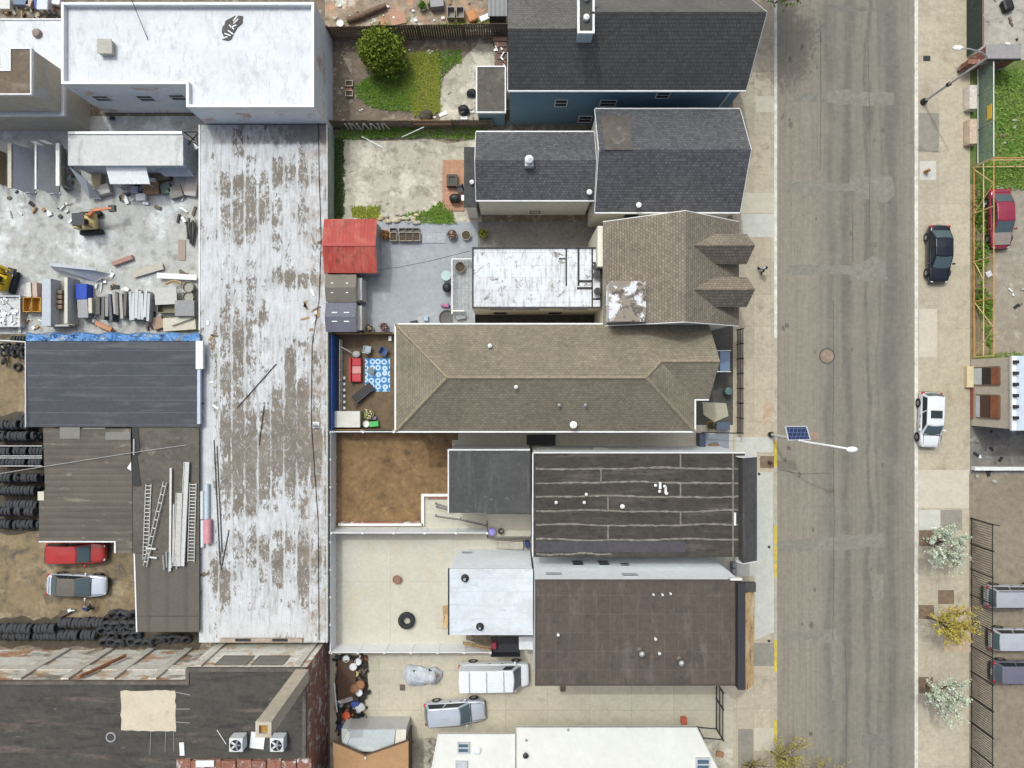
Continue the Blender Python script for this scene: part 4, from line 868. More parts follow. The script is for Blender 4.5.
pn = P2([(43, 428.5), (132, 428.5), (132, 553), (116, 553), (116, 541), (39, 541), (39, 492), (45, 490)], 2.9)
MB().prism(pn, 2.78, 2.9).build('roof', NB, nb)
MB().bb(pn[5][0], pn[4][0], pn[5][1] - .1, pn[5][1] - .003, 2.72, 2.95).build('roof_edge', COPING, nb)
MB().bb(pn[3][0] - .12, pn[3][0] - .003, pn[3][1], pn[4][1] - .11, 2.72, 2.95).build('roof_trim', COPING, nb)
MB().bb(pn[1][0] - .4, pn[1][0] - .05, pn[2][1] + .2, pn[1][1] - .2, 0, 2.77).build('wall', DARKWALL, nb)
mb = MB()
for x_, y_ in ((pn[5][0] + .3, pn[5][1] + .3), (pn[4][0] - .6, pn[4][1] + .4), (pn[0][0] + .5, pn[0][1] - .5)): mb.tube((x_, y_, 0), (x_, y_, 2.78), .09)
mb.build('post', STEEL, nb)
for X, Y, w_, h_ in ((70, 433, 1.6, .9), (94, 428.5, 1.8, .12), (118, 436, 2.0, .6), (41, 496, .5, .7)):
    MB().box(W(X, Y, 2.93), (w_, h_, .04)).build('patch_sheet', plain('patch_%d' % X, (.2, .19, .17) if X != 41 else (.6, .56, .46)), nb)
nf = thing('felt_roof_shed', 'low shed with a flat brown felt roof carrying ladders and gutters', 'shed', (-30, -10, 0))
pf = P2([(132.5, 427.5), (199, 427.5), (199, 553), (132.5, 553)], 2.85); MB().prism(inset(pf, .1), 0, 2.72).build('wall', DARKWALL, nf); nfr = MB().prism(pf, 2.72, 2.85).build('roof', NB2, nf)
pf2 = P2([(135, 553.5), (199, 553.5), (199, 632), (137.5, 632)], 2.85); MB().prism(inset(pf2, .1), 0, 2.68).build('wall', DARKWALL, nf); nr2 = MB().prism(pf2, 2.7, 2.83).build('lower_roof', NB3, nf)
MB().slab([(pf2[0][0] - .1, pf2[0][1], 2.88), (pf2[0][0], pf2[0][1], 2.88), (pf2[3][0], pf2[3][1], 2.88), (pf2[3][0] - .1, pf2[3][1], 2.88)], .2).build('roof_edge', COPING, nf)
MB().bb(W(138, 0, 2.85).x, pf2[1][0], W(0, 616, 2.85).y - .04, W(0, 616, 2.85).y, 2.83, 2.85).build('sheet_lap', DARKWALL, nf)
a = P2([(131, 428), (138, 428), (140, 452), (137, 456), (141, 486), (133, 486), (131, 456)], 2.9); MB().prism(a, 2.86, 2.9).build('dark_sheet', plain('black_sheet', (.03, .03, .03)), nf)
MB().tube(W(134, 439, 2.95), W(134, 455, 2.95), .07).build('pipe_end', STEEL, nf)
MB().prism(P2([(127, 468), (131, 462), (131, 471)], 2.95), 2.9, 2.96).solo('white_scrap', WHITEP, 'white triangular scrap on the ribbed brown roof', 'scrap')
MB().path([W(-3, 474, 3.2), W(60, 464, 3.1), W(130, 453, 3.05), W(186, 445, 2.95)], .02, 5).solo('pale_cable', plain('pale_cable', (.5, .5, .5)), 'thin pale cable stretched across the ribbed brown roof', 'cable')
# ---------------------------------------------------------------- sheet-metal shed with awning in the dusty yard (P)
ps = thing('metal_shed', 'long white-grey metal shed in the dusty builders yard', 'shed', (-33, 18, 0))
pp = P2(rect(68, 133.5, 183, 165.5), 3.2)
MB().prism(inset(pp, .12), 0, 3.08).build('wall', mat('grey_metal_wall', (.52, .54, .58), (.46, .48, .52), .6), ps)
pr_ = MB().prism(pp, 3.08, 3.2).build('roof', mat('dirty_white_roof', (.6, .6, .59), (.5, .5, .48), .4, .12, 6, [((.34, .33, .3), 1.3, .58, .75, (1, .3, 1))]), ps)
a, b = W(68, 131.5, 3.3), W(182, 134, 3.3); MB().bb(a.x, b.x, b.y, a.y, 3.0, 3.32).build('parapet', STEEL, pr_)
a = W(104, 164, 2.9); b = W(150, 184, 2.4)
MB().slab([(a.x, a.y, 2.75), (b.x - .2, a.y, 2.75), (b.x, b.y, 2.4), (a.x + .2, b.y, 2.4)], .04).build('awning', WHITEP, ps)
mb = MB()
for x_ in (a.x + .3, b.x - .3): mb.tube((x_, b.y + .1, .1), (x_, b.y + .1, 2.38), .04)
mb.build('awning_post', STEEL, ps)
a, b = W(71, 167, 2.2), W(92, 196, 1.4)
MB().slab([(a.x, a.y, 2.5), (b.x, a.y - 1, 2.3), (b.x + .2, b.y, .4), (a.x + .5, b.y, .5)], .06).build('leaning_sheet', plain('blue_grey_sheet', (.4, .43, .48)), ps)
a, b = W(155, 167, 2.0), W(190, 176, 1.8); MB().slab([(a.x, a.y, 2.3), (b.x, a.y, 2.3), (b.x + .3, b.y, 1.7), (a.x + .6, b.y, 1.7)], .05).build('canopy_sheet', plain('grey_sheet', (.38, .4, .44)), ps)

# ---------------------------------------------------------------- beige shuttered hut, brick hut on the far side
bhut = thing('beige_hut', 'beige rendered building by the far pavement with two shuttered openings and metal roof', 'building', (41, -.7, 0))
xw = 38.2; hy1, hy0 = 2.05, -3.45; hh = 4.9
MB().bb(xw, xw + 12, hy0, hy1, 0, hh).build('wall', mat('beige_render', (.6, .53, .43), (.52, .46, .37), .5, .1, 6, [((.42, .35, .28), 1.2, .62, .75, (1, 1, 1))]), bhut)
rr = MB().bb(xw + .25, xw + 12, hy0 - .1, hy1 + .1, hh + .003, hh + .15).build('roof', plain('pale_blue_metal', (.55, .62, .7), .4), bhut)
MB().bb(xw - .1, xw + .25, hy0 - .1, hy1 + .1, hh + .003, hh + .22).build('cornice', COPING, bhut)
for i in range(6): MB().bb(xw - .05, xw + .3, hy1 - .5 - i * .85, hy1 - .25 - i * .85, hh + .221, hh + .45).build('bracket', DARKSTEEL, bhut)
for Y0_, Y1_, X0_, Xa, Xb, X1_ in ((368, 384.5, 974.5, 982, 992, 1000), (395.5, 417, 976.5, 980, 991.5, 1000)):
    q = [60 - xw * 720 / (X - 512) for X in (X0_, Xa, Xb, X1_)]
    ya, yb2 = (384 - Y0_) * (60 - q[1]) / 720, (384 - Y1_) * (60 - q[1]) / 720
    f = MB(); 
    for (y_a, y_b, z_a, z_b) in ((yb2 - .1, yb2, q[0], q[3]), (ya, ya + .1, q[0], q[3]), (yb2, ya, q[3], q[3] + .1)): f.bb(xw - .06, xw - .003, y_a, y_b, z_a, z_b)
    fo = f.build('window', plain('brown_frame', (.2, .15, .11)) if 'brown_frame' not in bpy.data.materials else bpy.data.materials['brown_frame'], bhut)
    MB().bb(xw - .05, xw - .004, yb2, ya, q[0], q[1]).build('lower_panel', plain('pale_panel%d' % Y0_, (.6, .63, .68)), fo)
    MB().bb(xw - .03, xw - .005, yb2, ya, q[1], q[2]).build('opening', BLACK if Y0_ < 380 else plain('red_dark', (.1, .05, .035)), fo)
    MB().bb(xw - .09, xw - .006, yb2, ya, q[2], q[3]).build('shutter', mat('rust_shutter%d' % Y0_, (.33, .13, .07), (.26, .09, .05), 1), fo)
MB().bb(xw - .12, xw - .003, -2.85, -.3, .12, .5).build('plinth', plain('red_plinth', (.3, .11, .08)), bhut)
MB().bb(xw - .6, xw - .004, -.28, 1.45, .13, .5).build('step', plain('cream_step', (.62, .52, .33)), bhut)
kh = thing('brick_hut', 'small grey-roofed brick hut at the end of the green screen fence', 'hut', (39, 26, 0))
pb = P2(rect(986, 44.5, 1021, 58.5), 2.5); MB().prism(inset(pb, .08), 0, 2.4).build('wall', BRICK, kh); MB().prism(pb, 2.4, 2.5).build('roof', plain('grey_hut_roof', (.3, .28, .28)), kh); MB().bb(pb[0][0], pb[1][0], pb[2][1] - .1, pb[2][1] - .003, 2.3, 2.52).build('gutter', DARKSTEEL, kh)
MB().bb(pb[0][0] - .9, pb[0][0] + .07, pb[2][1] - .06, pb[2][1] + .3, 0, 1.7).build('side_wall', BRICK, kh)

# ---------------------------------------------------------------- backyard sheds
RED = striped('red_ribbed_metal', (.38, .048, .034), (.32, .04, .03), .28, 'x', .6, 0, .3, .12, stains=[((.42, .1, .07), .8, .5, .66, (1, .5, 1)), ((.2, .05, .035), 2, .6, .7, (1, .4, 1))])
sh = thing('red_shed', 'garden shed with a bright red ribbed metal gable roof', 'shed', (-13, 11, 0))
a, b = W(324, 219, 2.6), W(377, 273, 2.6); gable_x(sh, a.x, b.x, a.y, b.y, 2.6, 3.2, RED, plain('shed_wall', (.3, .3, .31)), over=.15, vx=.15, t=.05)
MB().bb(a.x, b.x, (a.y + b.y) / 2 - .12, (a.y + b.y) / 2 + .12, 3.195, 3.24).build('ridge_cap', plain('pale_red', (.44, .07, .06)), sh)
for (Y0_, Y1_, m1, lab) in ((274.5, 302, (.2, .18, .15), 'olive-grey plastic shed with four round skylights below the red shed'), (302.5, 332, (.16, .165, .2), 'blue-grey plastic shed with four oblong skylights beside the olive-grey shed')):
    s2 = thing('plastic_shed', lab, 'shed', (-13, 7, 0)); a, b = W(326, Y0_, 2.5), W(356.5, Y1_, 2.5)
    r = gable_x(s2, a.x, b.x, a.y, b.y, 2.5, 2.95, mat('shed_roof%d' % Y0_, m1, tuple(x * .85 for x in m1), .8, .12), plain('shed_side%d' % Y0_, (.42, .41, .38)), over=.12, vx=.06, t=.05)
    yc = (a.y + b.y) / 2
    for X in ((332, 347) if Y0_ < 300 else (334.5, 346.5)):
        for dy in (-.32, .32):
            p = W(X, 0, 2.8)
            (MB().disc((p.x, yc + dy, 2.76), .11, .05, 12) if Y0_ < 300 else MB().box((p.x, yc + dy, 2.8), (.42, .15, .06))).build('skylight', WHITEP, r)
    MB().bb(b.x - .06, b.x + .32, b.y + .2, a.y - .2, .1, 2.0).build('door', plain('door%d' % Y0_, (.48, .47, .45)), s2)
# tan workshop roof bottom with V cut and glazed lean-to (J)
tj = thing('tan_shed', 'tan V-fronted shed roof beside the brick side wall with a glazed lean-to', 'shed', (-11, -29, 0))
pj = P2([(333, 742), (365.5, 756), (408.5, 741), (408.5, 900), (333, 900)], 3.3)
MB().prism(inset(pj, .15), 0, 3.2).build('wall', OLDWOOD, tj); MB().prism(pj, 3.2, 3.3).build('roof', mat('tan_roof', (.42, .25, .125), (.36, .21, .105), .4, .1, 6), tj)
e = MB()
for i in (0, 1): 
    p, q = pj[i], pj[i + 1]; d_ = Vector((q[0] - p[0], q[1] - p[1])).normalized(); n_ = Vector((-d_.y, d_.x)) * .09
    e.slab([(p[0], p[1], 3.34), (q[0], q[1], 3.34), (q[0] + n_.x, q[1] + n_.y, 3.34), (p[0] + n_.x, p[1] + n_.y, 3.34)], .2)
e.build('fascia', plain('dark_fascia', (.12, .07, .045)), tj)
GLZ = plain('milky_glazing', (.42, .46, .48), .25)
a, b = W(352, 730.5, 2.6), W(395, 746, 2.7)
MB().bb(a.x - .9, W(406, 0, 2.6).x, W(0, 757, 2.6).y, a.y, 0, 2.3).build('lean_to_wall', plain('lean_wall', (.5, .5, .48)), tj)
gl = MB().slab([(a.x, a.y, 2.45), (b.x, a.y, 2.45), (b.x - .1, b.y, 2.75), (a.x - .35, b.y, 2.75)], .06).build('glazed_roof', GLZ, tj)
MB().slab([(b.x + .05, a.y, 2.44), (b.x + .85, a.y, 2.44), (b.x + .85, b.y + .3, 2.7), (b.x - .05, b.y - .1, 2.74)], .05).build('cream_panel', plain('cream_panel', (.62, .58, .5)), tj)
MB().slab([(a.x - .4, b.y - .02, 2.7), (b.x - .05, b.y - .02, 2.7), (b.x - .3, b.y - .45, 2.72), (a.x - .9, b.y - .4, 2.72)], .05).build('pale_panel', plain('pale_grey', (.55, .58, .58)), tj)
MB().slab([(a.x - .38, a.y - .1, 2.4), (a.x - .03, a.y - .1, 2.4), (a.x - .4, b.y, 2.68), (a.x - .95, b.y, 2.68)], .05).build('side_panel', plain('side_grey', (.5, .53, .53)), tj)
p = W(365.5, 757.5, 3.4); MB().disc(p, .08, .1, 8).build('finial', WHITEP, tj)
# ---------------------------------------------------------------- vehicles
def paint(name, c, metal=.2, rough=.28): return plain(name, c, rough, metal, .8, grain=.05, gs=3)
LIGHTR = plain('tail_lamp_red', (.45, .015, .02), .2); LIGHTW = plain('head_lamp_glass', (.65, .66, .66), .15); RIM = plain('alloy_rim', (.42, .42, .43), .3, .7)
def lerp(a, b, t): return a + (b - a) * t
def car(name, label, L, Wd, Ht, pnt, kind='sedan', roofm=None, hoodm=None, sunroof=False, rails=False, belt=None, group=None, mirror_only=None):
    t = thing(name, label, 'van' if kind == 'van' else 'car', group=group)
    hw = Wd / 2; bz = belt or Ht * (.60 if kind != 'van' else .52)
    # stations along x: (x/L, half width factor, top height)
    if kind == 'sedan': stn = [(-.5, .74, bz * .72), (-.485, .86, bz * .93), (-.44, .95, bz * 1.0), (-.3, 1.0, bz * 1.02), (0, 1.0, bz), (.18, 1.0, bz * .99), (.3, .97, bz * .94), (.42, .9, bz * .86), (.475, .8, bz * .76), (.5, .62, bz * .6)]; cb = (-.40, .245); ct = (-.23, .035)
    elif kind == 'suv': stn = [(-.5, .84, bz * .8), (-.49, .92, bz * .96), (-.44, .97, bz), (-.3, 1.0, bz), (0, 1.0, bz), (.18, 1.0, bz), (.3, .97, bz * .97), (.42, .91, bz * .91), (.478, .82, bz * .82), (.5, .66, bz * .66)]; cb = (-.475, .25); ct = (-.42, .07)
    else: stn = [(-.5, .92, bz), (-.495, .96, bz), (-.4, 1.0, bz), (0, 1.0, bz), (.25, 1.0, bz), (.33, .98, bz * .97), (.42, .95, bz * .92), (.48, .88, bz * .84), (.5, .74, bz * .7)]; cb = (-.49, .36); ct = (-.48, .265)
    mb = MB(); rings = []
    for fx, fw, zt in stn:
        w = hw * fw; x = fx * L; cr = .035
        half = [(w * .86, .22), (w * .98, .34), (w, .55), (w * .985, zt - .12), (w * .93, zt - .025), (w * .7, zt + cr * .6), (0, zt + cr)]
        ring = [(x, y, z) for y, z in half] + [(x, -y, z) for y, z in half[-2::-1]]
        rings.append(ring)
    n = len(rings[0]); vs = [p for r in rings for p in r]; fs = []
    for i in range(len(rings) - 1):
        for k in range(n): fs.append((i * n + k, i * n + (k + 1) % n, (i + 1) * n + (k + 1) % n, (i + 1) * n + k))
    fs += [tuple(range(n)), tuple(range((len(rings) - 1) * n, len(rings) * n))]
    body = mb.add(vs, fs).build('body', pnt, t, smooth=True, sub=2)
    # greenhouse
    wb, wt = hw * .93, hw * (.77 if kind != 'van' else .86)
    xb0, xb1 = cb[0] * L, cb[1] * L; xt0, xt1 = ct[0] * L, ct[1] * L; zb = bz - .03
    CG = bpy.data.materials.get('car_glass') or plain('car_glass', (.085, .12, .135), .12, grain=0)  # paler blue base colour carries the sky's reflection
    B = [Vector((xb0, -wb, zb)), Vector((xb1, -wb * .95, zb)), Vector((xb1, wb * .95, zb)), Vector((xb0, wb, zb))]
    T = [Vector((xt0, -wt, Ht - .04)), Vector((xt1, -wt, Ht - .05)), Vector((xt1, wt, Ht - .05)), Vector((xt0, wt, Ht - .04))]
    bulge = Vector((.10, 0, 0))
    cm = MB(); 
    ringb = [B[0], lerp(B[0], B[1], .5), B[1], B[1] * .5 + B[2] * .5 + bulge, B[2], lerp(B[3], B[2], .5), B[3], (B[0] + B[3]) / 2 - bulge * .6]
    ringt = [T[0], lerp(T[0], T[1], .5) + Vector((0, 0, .03)), T[1], (T[1] + T[2]) / 2 + bulge + Vector((0, 0, .015)), T[2], lerp(T[3], T[2], .5) + Vector((0, 0, .03)), T[3], (T[0] + T[3]) / 2 - bulge * .6 + Vector((0, 0, .01))]
    top = (T[0] + T[2]) / 2 + Vector((0, 0, .075))
    cm.add(ringb + ringt + [top], [(i, (i + 1) % 8, 8 + (i + 1) % 8, 8 + i) for i in range(8)] + [(8 + i, 8 + (i + 1) % 8, 16) for i in range(8)])
    cab = cm.build('cabin', roofm or pnt, t, smooth=False, bevel=.05, seg=2)
    def glasspane(q, nm, u0=.06, u1=.94, v0=.08, v1=.92, off=.016, par=cab, mid=None):
        a, b, c, d = q
        def P(u, v): return (a * (1 - u) + b * u) * (1 - v) + (d * (1 - u) + c * u) * v
        nrm = (b - a).cross(d - a).normalized()
        cen = (B[0] + B[2]) / 2
        if nrm.dot((a + c) / 2 - cen) < 0: nrm = -nrm
        k = 5; pts = []
        for i in range(k + 1):
            u = lerp(u0, u1, i / k); bl = (mid or Vector()) * (1 - (2 * u - 1) ** 2)
            pts.append((P(u, v0) + nrm * off + bl, P(u, v1) + nrm * off + bl))
        m2 = MB()
        for i in range(k): m2.slab([pts[i][0], pts[i + 1][0], pts[i + 1][1], pts[i][1]], .012, -nrm)
        m2.build(nm, CG if 'wind' in nm and 'side' not in nm else GLASS, par)
    glasspane((B[1], B[2], T[2], T[1]), 'windscreen', mid=bulge, off=.03)
    if kind != 'van': glasspane((B[3], B[0], T[0], T[3]), 'rear_window', mid=-bulge * .6, off=.025)
    for q in ((B[0], B[1], T[1], T[0]), (B[3], B[2], T[2], T[3])):
        if kind == 'van': glasspane(q, 'side_window', .80, .96, .25, .9, .03)
        else:
            glasspane(q, 'side_window', .06, .46, .12, .88, .03); glasspane(q, 'side_window', .50, .95, .12, .88, .03)
    if sunroof:
        c = (T[0] + T[2]) / 2; MB().box((c.x + .3, 0, Ht + .035), (.62, wt * 1.35, .02), 0, -.03).build('sunroof', GLASS, cab)
    if rails:
        for s in (-1, 1): MB().path([(xt0 + .1, s * wt * .93, Ht), (xt0 + .25, s * wt * .93, Ht + .08), (xt1 - .2, s * wt * .93, Ht + .07), (xt1, s * wt * .93, Ht - .02)], .025).build('roof_rail', DARKSTEEL, cab)
    if kind == 'van':
        for fx in (-.34, -.1, .14): MB().box((fx * L, 0, Ht + .09), (.05, wt * 1.9, .04)).build('roof_bar', STEEL, cab)
        mb2 = MB()
        for k in range(-3, 4): mb2.box((-.1 * L, k * .22, Ht + .045), (L * .68, .03, .015))
        mb2.build('roof_ribs', pnt, cab)
    # wheels
    wr = .34 if kind == 'van' or kind == 'suv' else .32
    for x_ in (-.30 * L, .315 * L):
        for s in (-1, 1):
            yo = s * (hw - .085)
            w_ = MB().lathe([(wr * .62, -.1), (wr * .93, -.11), (wr, -.07), (wr, .07), (wr * .93, .11), (wr * .62, .1)], (x_, yo, wr), 18, 'y', closed=True).build('wheel', RUBBER, t, smooth=False)
            MB().lathe([(.001, -.06 * 1), (wr * .6, -.085), (wr * .64, 0), (wr * .6, .085), (.001, .06)], (x_, yo, wr), 14, 'y').build('rim', RIM, w_)
            MB().lathe([(wr * 1.02, -.02), (wr * 1.14, -.02), (wr * 1.14, .02), (wr * 1.02, .02)], (x_, s * (hw - .012), wr + .02), 18, 'y', closed=True).build('wheel_arch', BLACK, body)
    for s in (-1, 1):
        fx = stn[-2]; MB().ell((fx[0] * L - .06, s * hw * .6, fx[2] - .07), (.15, .15, .06), 10, 6).build('headlight', LIGHTW, body, smooth=True)
        fx = stn[1]; MB().ell((fx[0] * L + .05, s * hw * .80, fx[2] - .10), (.12, .17, .12 if kind != 'van' else .2), 10, 6).build('tail_light', LIGHTR, body, smooth=True)
        xm_ = xb1 - .32; mm = MB().box((xm_, s * (hw + .1), bz + .06), (.16, .24, .17)).build('mirror', pnt, body, bevel=.05)
    MB().box((L * .5 - .05, 0, .36), (.12, Wd * .66, .16)).build('front_bumper', DARKSTEEL, body, bevel=.03)
    MB().box((-L * .5 + .02, 0, .4), (.12, Wd * .76, .16)).build('rear_bumper', DARKSTEEL, body, bevel=.03)
    if hoodm:
        mb2 = MB(); x0_, x1_ = L * .24, L * .44
        mb2.slab([(x0_, -hw * .78, bz + .045), (x1_, -hw * .66, bz * .86 + .05), (x1_, 0, bz * .86 + .075), (x1_, hw * .66, bz * .86 + .05), (x0_, hw * .78, bz + .045), (x0_, 0, bz + .075)], .03); mb2.build('bonnet', hoodm, body)
    # panel gap lines on the bonnet and boot edge, wiper cowl
    MB().box((xb1 + .09, 0, bz + .012), (.07, wb * 1.75, .03)).build('cowl', DARKSTEEL, body)
    if kind != 'van':
        for s in (-1, 1): MB().box((L * .33, s * hw * .72, bz * .95 + .012), (L * .22, .025, .03), s * -.06, .08).build('bonnet_gap', BLACK, body)
        if kind == 'sedan': MB().box((-L * .435, 0, bz * 1.0 + .025), (.025, wb * 1.55, .03)).build('boot_gap', BLACK, body)
    for s in (-1, 1):
        for fx in (-.06, .12): MB().box((fx * L, s * (hw + .005), bz - .14), (.2, .03, .05)).build('door_handle', DARKSTEEL, body)
    MB().box((-L * .5 - .045, 0, .62), (.03, .5, .14)).build('number_plate', plain('plate', (.5, .48, .4)) if 'plate' not in bpy.data.materials else bpy.data.materials['plate'], body)
    return t
def cen(px, py, h=.8): v = W(px, py, h); return (v.x, v.y, Z0)
GL = Z0 + .004
c = car('parked_car', 'near-black navy sedan parked on the far pavement, facing down the picture', 4.75, 1.85, 1.45, paint('navy_paint', (.014, .017, .026), .3)); place(c, cen(939.5, 254), R(-90))
c = car('parked_car', 'white car with dark sunroof parked across the far kerb', 4.55, 1.8, 1.5, paint('white_car_paint', (.75, .76, .78), .0), 'suv', sunroof=True); place(c, cen(930.5, 420), R(-92))
c = car('parked_car', 'faded red sedan with grey bonnet behind the orange fence', 4.9, 1.85, 1.45, paint('faded_red', (.3, .03, .06), .1), hoodm=plain('grey_primer', (.26, .22, .2)), roofm=None); place(c, cen(1001.5, 218.5, .9), R(-88))
GP1 = paint('silver_paint', (.5, .51, .54), .3)
c = car('parked_car', 'silver SUV with dark roof rails beside the black fence, topmost of three', 4.6, 1.85, 1.7, GP1, 'suv', rails=True); place(c, cen(1013, 596), 0)
c = car('parked_car', 'pale silver hatchback with grey rear window, middle of the three by the black fence', 4.5, 1.8, 1.55, paint('pale_silver', (.55, .57, .6), .3), 'suv'); place(c, cen(1017, 639), 0)
c = car('parked_car', 'purple-grey estate car, lowest of the three by the black fence', 4.6, 1.8, 1.55, paint('purple_grey', (.2, .19, .24), .3), 'suv'); place(c, cen(1020, 671.5), 0)
c = car('parked_car', 'silver SUV with long black side windows on the concrete driveway', 5.0, 1.9, 1.65, paint('bright_silver', (.52, .55, .62), .25), 'suv'); place(c, cen(455, 712), R(4))
c = car('delivery_van', 'white panel van with ribbed roof on the concrete driveway', 5.75, 2.05, 2.2, paint('van_white', (.78, .8, .82), 0), 'van'); place(c, cen(494, 676.5, 1.2), R(1))
c = car('parked_car', 'silver sedan with matt grey roof in the brown tyre yard', 4.9, 1.85, 1.45, paint('light_silver', (.58, .62, .7), .2), roofm=plain('grey_roof_paint', (.13, .115, .1), .6)); place(c, (W(76.5, 585.5, .8).x, W(0, 585.5, .8).y, GL), R(-2))
c = car('parked_van', 'red estate van tucked against the ribbed shed roof edge', 4.8, 1.8, 1.6, paint('red_car_paint', (.42, .028, .02), .05), 'suv'); c['category'] = 'van'; place(c, (W(76, 552.5, .9).x, W(0, 553, .9).y, GL), 0)
for ch in list(c.children):
    for k in list(ch.children):
        if k.name.startswith(('roof_bar', 'roof_ribs')): bpy.data.objects.remove(k)

# motorcycle under a silver cover
mc = thing('covered_motorcycle', 'motorcycle under a crumpled silver cover on the driveway', 'motorcycle', W(424, 673, .12))
bmv = []
mb = MB(); nx, na = 22, 12
o = W(423, 673.5, .12)
prof = []
for i in range(nx + 1):
    t_ = i / nx; x = -1.65 + 3.25 * t_
    hgt = .75 + .35 * math.exp(-((t_ - .72) / .12) ** 2) + .12 * math.sin(t_ * 9); hgt *= min(1, 5 * t_ + .25, 5 * (1 - t_) + .25)
    wd_ = (.66 + .12 * math.sin(t_ * 5 + 1) + .05 * math.sin(t_ * 17)) * min(1, 4 * t_ + .35, 4 * (1 - t_) + .35)
    row = []
    for k in range(na + 1):
        a = math.pi * k / na; row.append((o.x + x + jit(.02), o.y + math.cos(a) * wd_ * (1.15 if abs(math.cos(a)) > .9 else 1) + jit(.035) - .12 * math.sin(3 * t_), .13 + hgt * math.sin(a) ** .7 + jit(.03)))
    prof.append(row)
vs = [p for r in prof for p in r]; m_ = na + 1
mb.add(vs, [(i * m_ + k, i * m_ + k + 1, (i + 1) * m_ + k + 1, (i + 1) * m_ + k) for i in range(nx) for k in range(na)])
mb.build('cover', mat('silver_cover', (.5, .53, .57), (.42, .45, .5), 2, .1, 6, rough=.4), mc, smooth=False)
for X in (-.75, .8):
    w_ = MB().lathe([(.2, -.06), (.31, -.05), (.31, .05), (.2, .06)], (o.x + X, o.y + .42, .42), 16, 'y', closed=True).build('wheel', RUBBER, mc)
MB().path([(o.x + 1.05, o.y + .5, 1.0), (o.x + 1.2, o.y + .1, 1.05), (o.x + 1.15, o.y - .45, .98)], .03).build('handlebar', plain('brown_grip', (.25, .12, .07)), mc)
MB().ell((o.x + 1.25, o.y + .1, .75), (.14, .16, .2), 10, 6).build('headlight', plain('brown_lamp', (.3, .17, .1)), mc)

# ---------------------------------------------------------------- tyres
def tyre_mesh(name, ro=.33, rw=.115, m=RUBBERG):
    t = thing(name, '', 'tyre')
    MB().lathe([(ro * .58, -rw * .8), (ro * .8, -rw), (ro * .96, -rw * .8), (ro, -rw * .4), (ro, rw * .4), (ro * .96, rw * .8), (ro * .8, rw), (ro * .58, rw * .8), (ro * .62, 0)], n=16, axis='x', closed=True)
    return t
tm = MB().lathe([(.19, -.09), (.26, -.115), (.315, -.09), (.33, -.04), (.33, .04), (.315, .09), (.26, .115), (.19, .09), (.21, 0)], n=18, axis='x', closed=True)
tyre0 = tm.solo('tyre', RUBBERG, 'black tyre standing in the topmost rack row left of the ribbed roof', 'tyre', 'tyres in rack rows left of the ribbed shed', at=(0, 0, 0))
used = [False]; TYREMIX = [RUBBERG, RUBBER]
def tyre(loc, rot, label, group, sc=1.0):
    if not used[0]: o = tyre0; used[0] = True
    else: o = tyre0.copy(); COL.objects.link(o)
    o.location = loc; o.rotation_euler = rot; o.scale = (sc, sc, sc); o['label'] = label; o['group'] = group
    return o
rows = [(419.5, 20, 34, .33, 'short upper'), (426, 0, 36, .33, 'first'), (437, 0, 40, .33, 'second'), (451, 0, 41, .33, 'third'), (462, 2, 41, .33, 'fourth'), (478, 0, 42, .33, 'fifth'), (490.5, 0, 38, .33, 'sixth'), (504.5, 8, 38, .75, 'raised seventh'), (511, 0, 38, .33, 'eighth'), (524, 0, 38, .33, 'bottom')]
for y, xa, xb, z, nm in rows:
    x = xa + .5
    while x < xb + 3:
        if random.random() > .06:
            p = W(x, y + jit(.4), z + .2); tyre((p.x, p.y, z * 1.3 + GL), (0, jit(.10), jit(.16)), 'dark tyre standing upright in the %s rack row left of the ribbed brown roof' % nm, 'tyres in the %s row left of the ribbed shed' % nm, .93 * 1.3 + jit(.08))
            if nm in ('first', 'second', 'fifth', 'sixth', 'eighth') and random.random() < .93: tyre((p.x, p.y + .12, z * 1.3 + GL + .72), (0, jit(.12), jit(.2)), 'dark tyre standing upright in the %s rack row left of the ribbed brown roof' % nm, 'tyres in the %s row left of the ribbed shed' % nm, 1.15 + jit(.1))
        x += 3.3
for y, xa, xb, nm in ((622.5, 62, 106, 'upper'), (627, 0, 60, 'middle'), (634.5, 0, 97, 'lower')):
    x = xa
    while x < xb:
        if random.random() > .05:
            p = W(x, y + jit(.5), .5); tyre((p.x, p.y, .43 + GL + (.3 if nm == 'middle' else 0)), (0, jit(.12), jit(.2)), 'black tyre standing upright in the %s line along the peeling works wall' % nm, 'tyres in the %s line by the works wall' % nm, 1.3 + jit(.07))
        x += 3.4
for y, xs, nm, z in ((614.5, (114, 122.5, 128, 133), 'small top heap', .34), (629, (104, 110, 116, 121.5, 127, 132, 136.5), 'middle heap', .36), (641.5, (106, 112, 121, 133, 141, 149), 'front line', .36), (638.5, (156, 161.5, 167, 175, 181, 186.5), 'line under the brown sheet roof', .34), (624, (109, 117, 126, 134), 'inner heap', .75), (634.5, (115, 128, 138), 'loose gap row', .3)):
    for x in xs:
        p = W(x + jit(.8), y + jit(.8), z); tyre((p.x, p.y, z + GL), (0, R(random.uniform(35, 70)), R(random.uniform(60, 120))), 'black tyre leaning in the %s by the brown roof corner' % nm, 'tyres leaning in the %s' % nm, 1.42 + jit(.1))
for x in range(10, 57, 3):
    p = W(x, 340, .8); tyre((p.x, p.y + .1, .33 + GL), (0, jit(.1), jit(.15)), 'thin tyre in the row along the top edge of the blue-grey roof', 'tyres along the top of the blue-grey roof', .8)
